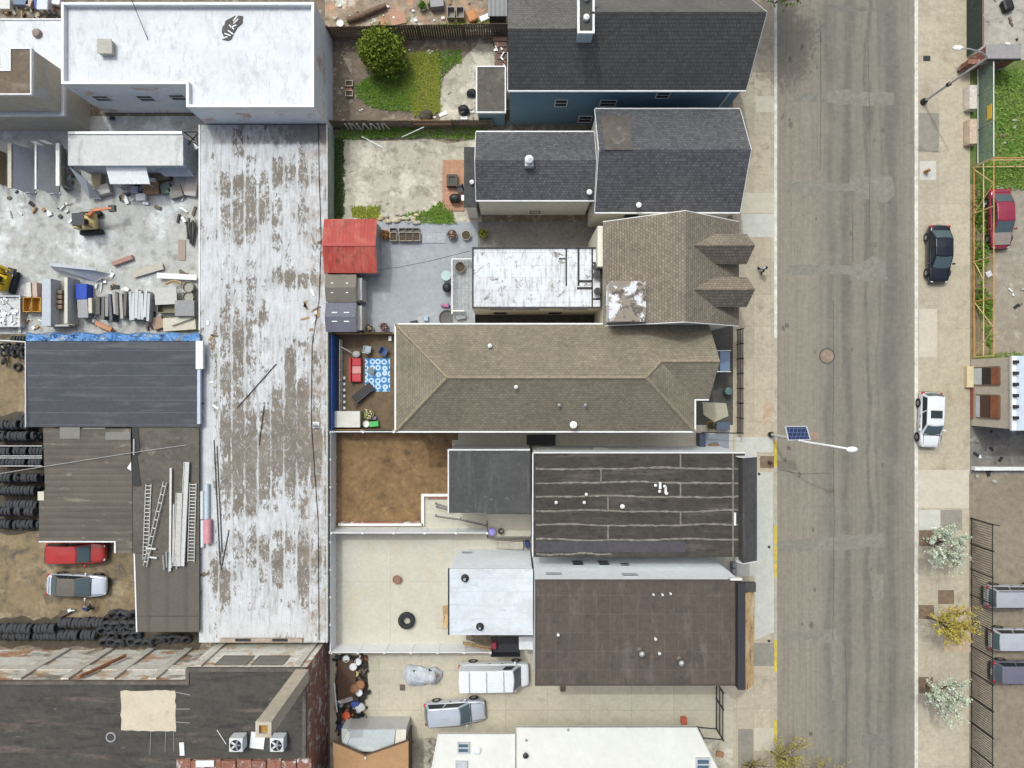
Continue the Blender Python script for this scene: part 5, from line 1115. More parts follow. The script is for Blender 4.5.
for k, (x, y) in enumerate(((2, 347), (7, 346), (12, 348), (17, 347), (22, 347), (3, 353), (9, 352), (14, 354), (20, 352), (3, 361), (23, 356))):
    p = W(x, y, .6); tyre((p.x, p.y, .4 + GL), (0, jit(.4), jit(.5)), 'black tyre in the heap left of the blue-grey roof', 'tyres heaped left of the blue-grey roof', 1.0)
p = W(17, 367, .3); tyre((p.x, p.y, .13 + GL), (0, R(90), 0), 'single tyre lying flat with its hole showing, left of the blue-grey roof', 'single tyre left of the blue-grey roof', 1.1)
p = W(10.5, 435, 1.0); tyre((p.x, p.y, .95), (0, R(50), R(70)), 'tyre lying tilted on top of the second rack row', 'tilted tyre on the rack', 1.05)
for y0_, y1_ in ((446, 456), (458, 466)):
    rk = thing('tyre_rack', 'long steel rack rail holding the %s tyres left of the ribbed roof' % ('third row' if y0_ == 446 else 'fourth row'), 'rack', W(20, y0_, 0))
    for yy_ in (y0_, y1_): MB().tube(W(-8, yy_, .9), W(42, yy_, .9), .035).build('rail', STEEL, rk)
    for x in (0, 22): MB().tube(W(x, y0_, .1), W(x, y0_, .9), .03).build('post', STEEL, rk)
# big tyre and fire bowl in the concrete yard
MB().lathe([(.33, -.2), (.5, -.24), (.66, -.2), (.7, -.08), (.7, .08), (.66, .2), (.5, .24), (.33, .2)], n=26, closed=True).solo('big_tyre', RUBBER, 'large single tyre lying flat in the pale concrete yard', 'tyre', at=(0, 0, 0)).location = W(407, 619.5, .1) + Vector((0, 0, .26))
fbm = thing('fire_bowl', 'round rusty fire bowl in the middle of the pale concrete yard', 'fire bowl', W(397.5, 578.5, .12))
p = W(397.5, 578.5, .12); MB().lathe([(.1, .12), (.3, .2), (.36, .34), (.33, .34), (.27, .24), (.05, .18)], p, 18, closed=True).build('bowl', RUST, fbm, smooth=True)
MB().disc(p + Vector((0, 0, .24)), .28, .03, 14).build('grate', plain('brown_ash', (.25, .16, .11)), fbm)
for k in range(3): a = k * 2.1; MB().tube(p + Vector((math.cos(a) * .25, math.sin(a) * .25, 0)), p + Vector((math.cos(a) * .2, math.sin(a) * .2, .24)), .02).build('leg', DARKSTEEL, fbm)

# ---------------------------------------------------------------- lamps, fence, hydrant
sl = thing('street_lamp', 'grey street lamp with a slanted pole and curved arm over the far pavement', 'street lamp', W(923, 102, .12))
b0 = W(923, 102, .12); hh = 8.2
MB().tube(b0, b0 + Vector((0, 0, hh)), .11, 10, .07).build('pole', plain('grey_pole', (.6, .58, .56)), sl)
MB().lathe([(.26, 0), (.26, .25), (.16, .5), (.001, .5)], b0, 12).build('base', DARKSTEEL, sl)
MB().lathe([(.17, 0), (.17, .3)], b0 + Vector((0, 0, 3.4)), 8).build('collar', DARKSTEEL, sl)
tp = b0 + Vector((0, 0, hh - .05)); he_ = W(958, 48, 8.9)
MB().path([tp, lerp(tp, he_, .3) + Vector((0, 0, .35)), lerp(tp, he_, .7) + Vector((0, 0, .3)), he_], .055, 8).build('arm', STEEL, sl)
MB().ell(he_, (.42, .2, .1), 12, 6).build('lamp_head', COPING, sl, smooth=True)
so = thing('solar_lamp', 'solar street lamp with tilted blue panel and long arm over the road', 'street lamp', W(770.5, 434.5, .12))
b0 = W(770.5, 434.5, .12); tp = b0 + Vector((0, 0, 6.0))
MB().tube(b0, tp, .13, 10, .1).build('pole', plain('pale_pole', (.62, .62, .6)), so); MB().lathe([(.24, 0), (.24, .3), (.15, .45), (.001, .45)], b0, 12).build('base', BLACK, so)
ph = W(852, 449.5, 8.6)
MB().path([tp - Vector((0, 0, .3)), tp + Vector((.3, -.1, .35)), lerp(tp, ph, .55) + Vector((0, 0, .55)), ph], .075, 8).build('arm', COPING, so)
MB().ell(ph, (.45, .22, .1), 12, 6).build('lamp_head', COPING, so, smooth=True)
pts = [W(X, Y, h) for X, Y, h in ((785, 426, 6.7), (807, 426, 6.7), (811, 440, 6.1), (788, 440.5, 6.1))]
pn_ = MB().slab(pts, .05).build('solar_panel', WHITEP, so)
ins = [lerp(lerp(pts[0], pts[1], u), lerp(pts[3], pts[2], u), v) + Vector((0, 0, .012)) for u, v in ((.05, .06), (.95, .06), (.95, .94), (.05, .94))]
MB().slab(ins, .01).build('solar_cells', slabs('solar_cells', (.035, .055, .14), (.03, .045, .12), .3, .3, (.2, .25, .4), ms=.02, world=False, grain=.05), pn_)
MB().tube(tp - Vector((0, 0, .2)), (pts[0] + pts[2]) / 2 - Vector((0, 0, .05)), .05).build('bracket', STEEL, so)
hy = thing('fire_hydrant', 'small weathered orange-brown fire hydrant on the white slab of the far pavement', 'hydrant', W(925, 172, .12))
b0 = W(925, 172, .125); HY = plain('hydrant_paint', (.42, .22, .07))
MB().lathe([(.16, 0), (.16, .05), (.11, .06), (.11, .5), (.14, .52), (.12, .62), (.05, .72), (.001, .74)], b0, 12).build('barrel', HY, hy, smooth=False)
for d in ((.2, 0, .42), (-.2, 0, .42), (0, -.2, .38)): MB().tube(b0 + Vector((0, 0, d[2])), b0 + Vector(d), .06, 8).build('outlet', HY, hy)
sm = thing('yellow_hydrant', 'dark fire hydrant on the brown soil patch by the yellow kerb', 'hydrant', W(769, 462, .12))
b0 = W(769, 462, .125); MB().lathe([(.15, 0), (.15, .05), (.1, .06), (.1, .48), (.13, .5), (.11, .6), (.001, .7)], b0, 12).build('barrel', plain('dark_hydrant', (.1, .06, .04)), sm)
for d in ((.2, 0, .4), (-.2, 0, .4)): MB().tube(b0 + Vector((0, 0, d[2])), b0 + Vector(d), .05, 8).build('outlet', DARKSTEEL, sm)
for X, Y in ((759, 474), (769, 547), (769, 641)): MB().disc(W(X, Y, .124), .12, .02, 10).solo('valve_cover', DARKSTEEL, {474: 'small dark valve cover beside the striped roof house front', 547: 'small dark valve cover on the pale pavement by the yellow kerb', 641: 'small dark valve cover at the foot of the pale pavement wedge'}[Y], 'valve cover')
for X, Y, lab in ((402.5, 687.5, 'square dark drain grate between the covered motorcycle and the debris heap'), (563, 688.5, 'square brown drain grate below the brown membrane roof')): MB().box(W(X, Y, .12) + Vector((0, 0, .0)), (.45, .5, .05)).solo('drain_grate', plain('drain_iron', (.13, .1, .08)) if 'drain_iron' not in bpy.data.materials else bpy.data.materials['drain_iron'], lab, 'drain')
for i in range(2): MB().box(W((925, 928.5)[i], 58.5, .124), (.3, .45, .02)).solo('vault_lid', DARKSTEEL, ('small grey vault lid nearer the kerb below the street lamp head', 'small dark vault lid farther from the kerb below the street lamp head')[i], 'vault lid')
# black entrance frame/gate on the driveway
bg = thing('driveway_gate', 'black steel sliding gate standing open at the mouth of the driveway', 'gate', W(713, 700, .12))
xg = W(716, 0, .12).x; mb = MB()
g0, g1 = W(0, 682, .12).y, W(0, 728, .12).y
for z in (.25, 1.2, 2.1): MB().tube((xg, g0, z), (xg, g1, z), .045).build('rail', BLACK, bg)
for k in range(24): y_ = lerp(g0, g1, k / 23); mb.tube((xg, y_, .2), (xg, y_, 2.1), .012, 4)
mb.build('bars', BLACK, bg)
for y_ in (g0, lerp(g0, g1, .35), g1): MB().tube((xg, y_, .1), (xg, y_, 2.3), .06).build('post', BLACK, bg)
y2 = W(0, 721, .12).y; x2 = W(697, 0, .12).x
for z in (.3, 2.1): MB().tube((xg, g1, z), (x2, g1 + .15, z), .045).build('rail', BLACK, bg)
MB().tube((x2, g1 + .15, .1), (x2, g1 + .15, 2.3), .06).build('post', BLACK, bg)
# black picket fence on the far side
def fence_y(name, label, x, ya, yb, h, m, step, n_rails=2, postn=8, rr=.03, tilt=0, picks=True, cat='fence'):
    f = thing(name, label, cat, (x, ya, .1))
    for k in range(n_rails):
        z = lerp(.25, h - .06, k / (n_rails - 1)); MB().tube((x, ya, z), (x, yb, z), rr).build('rail', m, f)
    for k in range(postn + 1):
        y_ = lerp(ya, yb, k / postn); MB().tube((x, y_, .05), (x, y_, h + .08), rr * 1.8).build('post', m, f)
    if picks:
        mb = MB(); n = int(abs(yb - ya) / step)
        for k in range(n): y_ = lerp(ya, yb, (k + .5) / n); mb.box((x, y_, (h + .15) / 2 + .05), (.026, .036, h - .2))
        mb.build('pickets', m, f)
    return f
xfb = W(970.5, 0, .1).x
fence_y('picket_fence', 'tall black steel picket fence between the far pavement and the parked cars', xfb, W(0, 518, .1).y, W(0, 900, .1).y, 2.9, BLACK, .19, 2, 15, .035)
MB().tube((xfb, W(0, 518, .1).y, 2.9), (xfb + .55, W(0, 519, .1).y, 2.9), .04).solo('gate_bar', BLACK, 'short black bar sticking out from the upper end of the picket fence', 'bar')
# orange lattice fence
ORF = plain('orange_fence_paint', (.6, .3, .1), .5); PEACH = plain('peach_fence_paint', (.66, .48, .22), .5)
of = thing('lattice_fence', 'orange and peach steel lattice gate frame around the worn lot', 'fence', W(972, 260, .1))
xo = W(972.5, 0, .1).x; ho = 2.75
ya, yb = W(0, 168, .1).y, W(0, 357, .1).y
for z, m in ((.3, ORF), (1.5, PEACH), (ho, ORF)): MB().tube((xo, ya, z), (xo, yb, z), .045).build('rail', m, of)
for Y in (168, 214, 262, 302, 357):
    y_ = W(0, Y, .1).y; MB().tube((xo, y_, .1), (xo, y_, ho), .055).build('post', PEACH if Y != 302 else ORF, of)
for Y0_, Y1_, z0_, z1_ in ((170, 192, .3, ho), (192, 214, ho, .3), (302, 330, .3, ho), (330, 357, ho, .3), (262, 282, .3, 1.5)): MB().tube((xo, W(0, Y0_, .1).y, z0_), (xo, W(0, Y1_, .1).y, z1_), .04).build('brace', PEACH, of)
for z, m in ((.4, PEACH), (2.2, PEACH), (ho, ORF)): MB().tube((xo, ya, z), (xo + 14, ya + .1, z), .045).build('rail', m, of)
for k in range(1, 8): MB().tube((xo + k * 1.6, ya, .1), (xo + k * 1.6 + .4, ya + .05, ho), .035).build('post', PEACH, of)
# green-screened fence at top right and chain-link rail
gs = thing('screen_fence', 'fence with dark green privacy screen beside the dusty lot, top right', 'fence', W(966, 30, .1))
xs_ = W(966.5, 0, .1).x; ya, yb = W(0, -60, .1).y, W(0, 57, .1).y
MB().bb(xs_ - .01, xs_ + .01, ya, yb, .1, 2.1).build('screen', mat('green_screen', (.05, .075, .062), (.035, .05, .045), .8, .2, stains=[((.12, .1, .08), .9, .66, .74, (1, 1, 1))]), gs)
MB().tube((xs_ + .05, ya, 2.12), (xs_ + .05, yb, 2.12), .07).build('rail', plain('brown_rail', (.22, .13, .1)), gs)
for k in range(5): y_ = lerp(ya, yb, k / 4); MB().tube((xs_ + .06, y_, .1), (xs_ + .06, y_, 2.2), .05).build('post', STEEL, gs)
cl = thing('chain_fence', 'chain-link fence with white top rail and faded green mesh along the grass', 'fence', W(976, 100, .1))
xc = W(976, 0, .1).x; ya, yb = W(0, 62, .1).y, W(0, 165, .1).y
for z in (2.3, .35): MB().tube((xc, ya, z), (xc, yb, z), .04).build('rail', COPING, cl)
for k in range(4): y_ = lerp(ya, yb, k / 3); MB().tube((xc, y_, .1), (xc, y_, 2.35), .045).build('post', STEEL, cl)
def meshmat(name, c, a):
    m, nt, b = base(name); v = crd(nt)
    n = nz(nt, v, 1.2, 6, .7); b.inputs['Base Color'].default_value = c4(c); b.inputs['Roughness'].default_value = .8
    nt.links.new(rng(nt, n, .3, .7, a - .25, a + .25), b.inputs['Alpha']); return m
MB().bb(xc - .004, xc + .004, yb, ya, .3, 2.25).build('mesh', meshmat('faded_mesh', (.22, .3, .25), .45), cl)
sg = MB().box(on_x(989.5, 112, xc - .05) , (.03, 1.15, .55), 0, 0); sg.solo('yellow_sign', plain('sign_yellow', (.75, .5, .06)), 'small yellow sign hanging on the chain-link fence', 'sign')
for Y0_, Y1_, dz, lab, c_ in ((85, 109, .9, 'white concrete barrier block on the far pavement edge, upper of two', (.62, .56, .5)), (119, 144, .9, 'pinkish concrete barrier block below the white one', (.56, .43, .34))):
    a, b = W(968.5, Y0_, .8), W(978, Y1_, .8); nm = MB(); w_ = b.x - a.x; yc = (a.y + b.y) / 2; ln = abs(a.y - b.y); xc_ = (a.x + b.x) / 2
    nm.add([(xc_ + sx * wx, yc + sy * ln / 2, z) for z, wx in ((.12, .42), (.4, .4), (.85, .3)) for sy in (-1, 1) for sx in (-1, 1)], [(0, 1, 3, 2), (8, 9, 11, 10)] + [q for b_ in (0, 4) for q in ((b_, b_ + 1, b_ + 5, b_ + 4), (b_ + 1, b_ + 3, b_ + 7, b_ + 5), (b_ + 3, b_ + 2, b_ + 6, b_ + 7), (b_ + 2, b_, b_ + 4, b_ + 6))])
    nm.solo('barrier_block', mat('block%d' % Y0_, c_, tuple(x * .8 for x in c_), 1.5), lab, 'barrier', bevel=.04)
a, b = W(975, 467, .6), W(1060, 470.5, .6); MB().bb(a.x, b.x, b.y, a.y, .1, .6).solo('low_wall', COPING, 'low white kerb wall between the dark dirt lot and the brown lot', 'wall')

# ---------------------------------------------------------------- white vinyl fences and other yard fences
VIN = plain('white_vinyl', (.74, .75, .77), .45, grain=.05)
def vinyl(label, p, q, h=2.0, n=5, name='vinyl_fence'):
    f = thing(name, label, 'fence', (p[0], p[1], .1)); p = Vector((p[0], p[1], 0)); q = Vector((q[0], q[1], 0)); d = (q - p); L = d.length; u = d / L; rz = math.atan2(u.y, u.x)
    for k in range(n):
        c_ = p + d * ((k + .5) / n); MB().box((c_.x, c_.y, h / 2), (L / n - .13, .045, h - .1), rz).build('panel', VIN, f)
    for k in range(n + 1):
        c_ = p + d * (k / n); po = MB().box((c_.x, c_.y, h / 2 + .03), (.13, .13, h + .05), rz).build('post', VIN, f); MB().box((c_.x, c_.y, h + .08), (.17, .17, .05), rz).build('post_cap', COPING, po)
    MB().box((p + d / 2) + Vector((0, 0, h - .04)), (L, .07, .08), rz).build('rail', VIN, f)
    return f
hv = 2.0
def at2(X, Y, h=hv): v = W(X, Y, h); return (v.x, v.y)
xl_ = -14.64
vinyl('white vinyl fence along the peeling shed beside the dirt and concrete yards', (xl_, at2(330, 432)[1]), (xl_, at2(330, 652)[1]), hv, 8)
vinyl('white vinyl fence between the dirt yard and the pale concrete yard', (xl_ + .1, at2(0, 533)[1]), (at2(487, 0)[0], at2(0, 533)[1]), hv, 5)
vinyl('white vinyl fence between the pale concrete yard and the driveway', (xl_ + .1, at2(0, 652.5)[1]), (at2(490.5, 0)[0], at2(0, 652.5)[1]), hv, 6)
vinyl('low white vinyl fence along the top of the dirt yard', (xl_ + .1, at2(0, 433)[1] + .08), (at2(455, 0)[0], at2(0, 433)[1] + .08), 1.75, 4)
# small kerb wall round the dirt yard
mb = MB()
for (Xa, Ya, Xb, Yb) in ((338, 523.5, 423, 526), (421.5, 494, 424, 526), (424, 494, 449, 496.5)):
    a, b = W(Xa, Ya, .35), W(Xb, Yb, .35); mb.bb(a.x, b.x, b.y, a.y, .1, .38)
kw = mb.solo('kerb_wall', COPING, 'low white kerb wall along the bottom and corner of the dirt yard', 'wall')
mb = MB()
for (Xa, Ya, Xb, Yb) in ((338, 521.8, 421, 523.3), (425, 496.8, 449, 498.8)):
    a, b = W(Xa, Ya, .3), W(Xb, Yb, .3); mb.bb(a.x, b.x, b.y, a.y, .1, .3)
mb.solo('brick_edging', BRICK, 'line of red brick edging inside the white kerb wall', 'edging')
# handrails and landing at rear wing
a, b = W(487, 514, .9), W(531, 538, .9)
ld = MB().bb(a.x, b.x, b.y, a.y, .1, .9).solo('landing', mat('landing_concrete', (.5, .47, .38), (.46, .43, .35), .6, .08), 'raised concrete landing behind the striped roof house', 'landing')
for pl_, lab, nm in ((((435, 516.5, 1.0), (460, 520, 1.4), (487, 526, 1.85)), 'dark metal handrail of the sloping ramp beside the landing', 'handrail'), (((487, 523, 1.85), (487.5, 538, 1.85), (531, 537.5, 1.85)), 'dark metal railing around the landing with the purple ball', 'railing'), (((435, 504, 1.0), (449, 508, 1.1)), 'short dark handrail at the edge of the dark rear wing roof', 'handrail'), (((436, 507, .95), (449, 510.5, 1.0)), 'second short dark handrail below the other at the rear wing roof', 'handrail')):
    t = thing(nm, lab, 'railing', W(*pl_[0])); pv = [W(*p) for p in pl_]
    MB().path(pv, .035).build('rail', DARKSTEEL, t); MB().path([v - Vector((0, 0, .45)) for v in pv], .02).build('lower_rail', DARKSTEEL, t)
    for v in pv: MB().tube((v.x, v.y, .1), v, .03).build('post', DARKSTEEL, t)
MB().ell(W(492, 531, .9) + Vector((0, 0, .36)), (.36, .36, .36), 16, 10).solo('ball', mat('purple_ball', (.2, .16, .55), (.6, .55, .75), 2.5), 'purple and white ball on the concrete landing', 'ball', smooth=True)
MB().lathe([(.14, 0), (.24, .34), (.27, .34), (.27, .4), (.2, .4), (.16, .1)], W(501, 530.5, .9), 14).solo('plant_pot', plain('dark_pot', (.08, .075, .06)), 'dark plant pot beside the purple ball', 'pot')
mb = MB()
for k in range(3): a, b = W(496 + k * 8, 541 + k * .2, .5), W(520, 549, .5); mb.bb(a.x, W(523, 0, .5).x, b.y, a.y, .1, .3 + .2 * k)
mb.solo('step_block', CONC, 'low concrete steps below the landing beside the white extension', 'steps')
MB().box(W(527.5, 544, .5), (.4, .55, .6), .2).solo('blue_bin', plain('navy_bin', (.02, .04, .14)), 'navy blue bin in the corner below the landing', 'bin', bevel=.05)
# plywood and boards by the white extension
for X, Y, w_, h_, rz, m, lab in ((443, 618, 1.1, 1.7, 0, plain('beige_ply', (.52, .47, .37)), 'pale beige plywood sheet lying in front of the white extension'), (446, 611, .5, .9, .1, WOOD, 'brown board leaning by the white extension, upper one'), (446.5, 621, .55, 1.1, -.1, PLY, 'brown plywood piece by the white extension, lower one')):
    MB().box(W(X, Y, .16 if X == 443 else .22 if X == 446 else .27), (w_, h_, .05), rz).solo('plywood_sheet' if 'ply' in lab else 'board', m, lab, 'board')
# ---------------------------------------------------------------- trees and plants
def leaf_cloud(mb, c, r, n, s, clumps=None, flat=.0, shell=.45):
    cl = clumps or 1
    cs = []
    for _ in range(cl):
        while True:
            d = Vector((jit(1), jit(1), jit(1)))
            if d.length <= 1: break
        cs.append(Vector((d.x * r[0], d.y * r[1], d.z * r[2])) * .8)
    for i in range(n):
        if clumps:
            k = random.choice(cs); q = k + Vector((random.gauss(0, r[0] * .16), random.gauss(0, r[1] * .16), random.gauss(0, r[2] * .16)))
        else:
            d = Vector((random.gauss(0, 1), random.gauss(0, 1), random.gauss(0, 1))).normalized() * (shell + (1 - shell) * random.random() ** .6)
            w_ = 1 + .10 * math.sin(d.x * 5 + d.y * 4) + .08 * math.sin(d.y * 9 - d.z * 7)
            q = Vector((d.x * r[0], d.y * r[1], d.z * r[2])) * w_
        q = q + Vector(c); a = Vector((random.gauss(0, 1), random.gauss(0, 1), random.gauss(0, 1) + flat)).normalized()
        u = a.orthogonal().normalized(); u = Matrix.Rotation(random.uniform(0, 6.28), 3, a) @ u; v = a.cross(u); l = s * random.uniform(.6, 1.3)
        mb.add([q - u * l * .5, q + v * l * .32, q + u * l * .5, q - v * l * .32], [(0, 1, 2, 3)])
    return mb
BARK = plain('bark', (.12, .085, .06), .9)
def tree(name, label, base_, tops, crown_fn, leafm, group=None, tr=.12, crownname='crown'):
    t = thing(name, label, 'tree', tuple(base_), group)
    b = Vector(base_); f = b + (sum(tops, Vector()) / len(tops) - b) * .4
    MB().tube(b - Vector((0, 0, .1)), f, tr, 8, tr * .7).build('trunk', BARK, t)
    lim = MB()
    for q in tops:
        m1 = lerp(f, q, .5) + Vector((jit(.15), jit(.15), .15)); lim.tube(f, m1, tr * .55, 6, tr * .35); lim.tube(m1, q, tr * .35, 5, tr * .1)
        for _ in range(4): lim.tube(lerp(f, q, random.uniform(.4, .9)), q + Vector((jit(.6), jit(.6), jit(.4))), tr * .15, 4, tr * .05)
    lim.build('limbs', BARK, t)
    mb = MB(); crown_fn(mb); mb.build(crownname, leafm, t, weld=False)
    return t
# round evergreen in the garden
c = W(380, 50.5, 2.0); bt = W(384, 62, .1)
tree('round_shrub_tree', 'dense rounded bright green bush tree in the top garden', (c.x, c.y, .1), [c + Vector((jit(1), jit(1), .5)) for _ in range(6)],
     lambda mb: (leaf_cloud(mb, c, (1.6, 1.55, 1.6), 4200, .22, None, 0, .75), leaf_cloud(mb, c + Vector((.05, 0, 0)), (2.1, 2.05, 1.9), 5200, .2, 75), leaf_cloud(mb, c + Vector((-.6, .7, .2)), (1.3, 1.1, 1.0), 1300, .2, 14), leaf_cloud(mb, c + Vector((.9, -.35, 0)), (1.15, 1.2, 1.0), 1300, .2, 14)), leafy('bush_leaves', (.05, .10, .01), (.24, .28, .03)), tr=.14)
# street tree above the top edge: its shade lies on the road
c2_ = W(787, -50, 6.8)
tree('street_tree', 'leafy green street tree at the top edge of the near pavement', W(768, -10, .12), [c2_ + Vector((jit(2.2), jit(2.2), jit(1))) for _ in range(10)],
     lambda mb: (leaf_cloud(mb, c2_, (3.3, 4.2, 2.2), 11000, .3, 80)), leafy('street_leaves', (.06, .12, .015), (.16, .22, .03)), tr=.16)
# blossom trees on the far pavement
def blossom(label, name, base_, c, r, n, leafm, s=.13, cl=70):
    tops = [Vector(c) + Vector((jit(r[0]), jit(r[1]), jit(r[2]) * .6)) for _ in range(20)]
    f = Vector(base_) + (sum(tops, Vector()) / len(tops) - Vector(base_)) * .4
    twigs = []
    for q in tops:
        for _ in range(4): twigs.append((lerp(f, q, random.uniform(.35, .85)), q + Vector((random.gauss(0, .4), random.gauss(0, .4), random.gauss(0, .3)))))
    def crown(mb):
        for i in range(n):
            a, b = random.choice(twigs); t_ = random.random() ** .6; p = lerp(a, b, t_) + Vector((random.gauss(0, .09), random.gauss(0, .09), random.gauss(0, .08) + .05))
            leaf_cloud(mb, p, (.03, .03, .03), 1, s)
    return tree(name, label, base_, tops, crown, leafm, tr=.075)
BLS = leafy('white_blossom', (.4, .46, .32), (.68, .7, .6)); YLW = leafy('yellow_blossom', (.38, .3, .05), (.54, .45, .12)); OLV = leafy('olive_buds', (.3, .26, .06), (.42, .36, .12))
blossom('white blossom tree standing by the upper soil pit of the far pavement', 'blossom_tree', W(926, 538, .12), W(950, 549, 3.4), (1.4, 1.7, .9), 4800, BLS, .165, 44)
blossom('yellow budding tree between the two white blossom trees', 'yellow_tree', W(926, 617, .12), W(956, 625, 3.4), (1.4, 1.3, .8), 3900, YLW, .15, 40)
blossom('white blossom tree nearest the bottom of the far pavement', 'blossom_tree', W(926, 685, .12), W(946, 698, 3.2), (1.3, 1.6, .8), 4300, BLS, .165, 40)
blossom('pale yellow-green tree at the bottom of the near kerb', 'budding_tree', W(771, 752, .12), W(791, 768, 4.2), (1.6, 2.1, 1.0), 3000, OLV, .13, 36)
blossom('small pale yellow-green tree at the bottom edge beside the larger budding tree', 'budding_tree', W(806, 800, .1), W(827, 776, 3.6), (1.1, 1.7, .8), 1500, OLV, .12, 22)
blossom('thin budding shrub on the pavement corner by the cream roof', 'budding_shrub', W(748, 762, .12), W(757, 767, 1.6), (1.3, .9, .5), 420, OLV, .11, 20)
def turf(name, label, px, n, m, s=.16, hgt=.18):
    poly = P2(px, .12); xs = [p[0] for p in poly]; ys_ = [p[1] for p in poly]; mb = MB(); k = 0
    def inside(x, y):
        r_ = False
        for i in range(len(poly)):
            x1, y1 = poly[i - 1]; x2_, y2_ = poly[i]
            if (y1 > y) != (y2_ > y) and x < (x2_ - x1) * (y - y1) / (y2_ - y1) + x1: r_ = not r_
        return r_
    hot = [(random.uniform(min(xs), max(xs)), random.uniform(min(ys_), max(ys_))) for _ in range(max(3, n // 60))]
    while k < n:
        if random.random() < .6: h_ = random.choice(hot); x = random.gauss(h_[0], .35); y = random.gauss(h_[1], .35)
        else: x = random.uniform(min(xs), max(xs)); y = random.uniform(min(ys_), max(ys_))
        if not inside(x, y): continue
        k += 1; a = random.uniform(0, 6.28); l = s * random.uniform(.5, 1.4); z = .12
        d = Vector((math.cos(a), math.sin(a), 0)); u = Vector((-d.y, d.x, 0)); q = Vector((x, y, z)); tip = q + d * l + Vector((0, 0, hgt * random.uniform(.3, 1)))
        mb.add([q - u * l * .25, q + u * l * .25, tip + u * l * .12, tip - u * l * .12], [(0, 1, 2, 3)])
    return tag(mb.build(name, m, weld=False), label, 'grass', kind='stuff')
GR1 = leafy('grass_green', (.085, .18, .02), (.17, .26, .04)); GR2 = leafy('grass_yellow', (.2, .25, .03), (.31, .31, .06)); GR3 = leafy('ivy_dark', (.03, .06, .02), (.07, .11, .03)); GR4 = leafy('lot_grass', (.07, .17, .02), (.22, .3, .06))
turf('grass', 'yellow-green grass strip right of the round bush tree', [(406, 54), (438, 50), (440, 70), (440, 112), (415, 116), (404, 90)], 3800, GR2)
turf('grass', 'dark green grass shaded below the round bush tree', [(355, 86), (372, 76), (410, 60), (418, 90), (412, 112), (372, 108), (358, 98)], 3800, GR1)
turf('weeds', 'weeds growing between the old concrete and the top garden fence', [(338, 128), (440, 126), (490, 130), (478, 140), (440, 138), (380, 138), (338, 140)], 1500, GR1)
turf('weeds', 'tufts of weeds along the cracked garden concrete', [(437, 52), (460, 50), (462, 62), (446, 72), (440, 88), (436, 80)], 500, GR1)
turf('ivy', 'dark ivy strip growing along the wall of the long shed', [(332, 138), (343, 140), (343, 218), (332, 220)], 2200, GR3, .2)
turf('weeds', 'yellow-green weeds at the bottom left of the old concrete yard', [(352, 208), (380, 206), (380, 219), (352, 217)], 700, GR2)
turf('weeds', 'green weeds at the bottom of the old concrete yard by the brick patio', [(398, 216), (430, 210), (440, 202), (452, 212), (456, 224), (420, 223)], 1100, GR1)
turf('grass', 'green grass on the lot behind the chain-link fence', [(986, 70), (1060, 70), (1060, 190), (975, 190), (978, 150), (990, 140)], 7000, GR4, .2)
turf('weeds', 'weeds growing through the orange lattice fence', [(972, 186), (990, 186), (988, 250), (984, 290), (992, 300), (990, 355), (974, 300)], 1100, GR1, .22, .4)
turf('weeds', 'weeds along the foot of the beige hut', [(976, 354), (1030, 352), (1030, 361), (976, 361)], 350, GR1)
turf('moss', 'moss along the wooden fence at the top of the garden', [(440, 24), (506, 16), (506, 27), (440, 28)], 350, GR2)

# ---------------------------------------------------------------- wooden garden fences
def boards(name, label, p, q, h, m, n, seg=3):
    f = thing(name, label, 'fence', (p[0], p[1], .1)); p = Vector((p[0], p[1], 0)); q = Vector((q[0], q[1], 0)); d = q - p; rz = math.atan2(d.y, d.x)
    for s_ in range(seg):
        mb = MB(); k0, k1 = s_ / seg, (s_ + 1) / seg; nn = n // seg
        hh_ = h * (1 + jit(.06)); lean = jit(.05)
        for i in range(nn):
            c_ = p + d * lerp(k0, k1, (i + .5) / nn); mb.box((c_.x, c_.y + lean, hh_ / 2 + .05 + jit(.03)), (d.length / n - .025, .035, hh_), rz, 0, lean * .6)
        mb.build('panel', m[s_ % len(m)], f)
    for i in range(seg + 1):
        c_ = p + d * (i / seg); MB().box((c_.x, c_.y - .05, h / 2 + .1), (.12, .12, h + .15), rz).build('post', m[0], f)
    MB().box((p + d / 2) + Vector((0, -.05, h * .8)), (d.length, .05, .1), rz).build('rail', m[0], f); MB().box((p + d / 2) + Vector((0, -.05, .5)), (d.length, .05, .1), rz).build('rail', m[0], f)
    return f
MOSSW = mat('mossy_wood', (.1, .085, .055), (.07, .06, .045), .8, .3, 8, [((.13, .14, .05), 1.2, .6, .72, (1, 1, 1))]); REDW = mat('reddish_wood', (.2, .12, .09), (.14, .09, .07), 1, .25, 9)
boards('wooden_fence', 'dark mossy wooden fence across the top of the garden', at2(334, 40, 0), at2(508, 38, 0), 2.3, [REDW, MOSSW, MOSSW], 72, 4)
boards('wooden_fence', 'weathered wooden fence between the garden and the old concrete yard', at2(335, 128, 0), at2(492, 127.5, 0), 1.7, [OLDWOOD, OLDWOOD, WOOD], 60, 4)
mb = MB()
for i in range(11): mb.box(W(347 + i * 4, 125.5, 1.0) + Vector((0, -.1, 0)), (.11, .03, 1.4), 0, jit(.25))
mb.solo('picket_screen', plain('bleached_wood', (.48, .46, .42)), 'row of loose bleached slats leaning on the left of the weathered fence', 'slats')
boards('wooden_fence', 'low wooden fence between the dirt yard with the rug and the grey yard', at2(332, 334, .1), at2(396, 333.5, .1), 1.3, [WOOD, OLDWOOD], 24, 2)
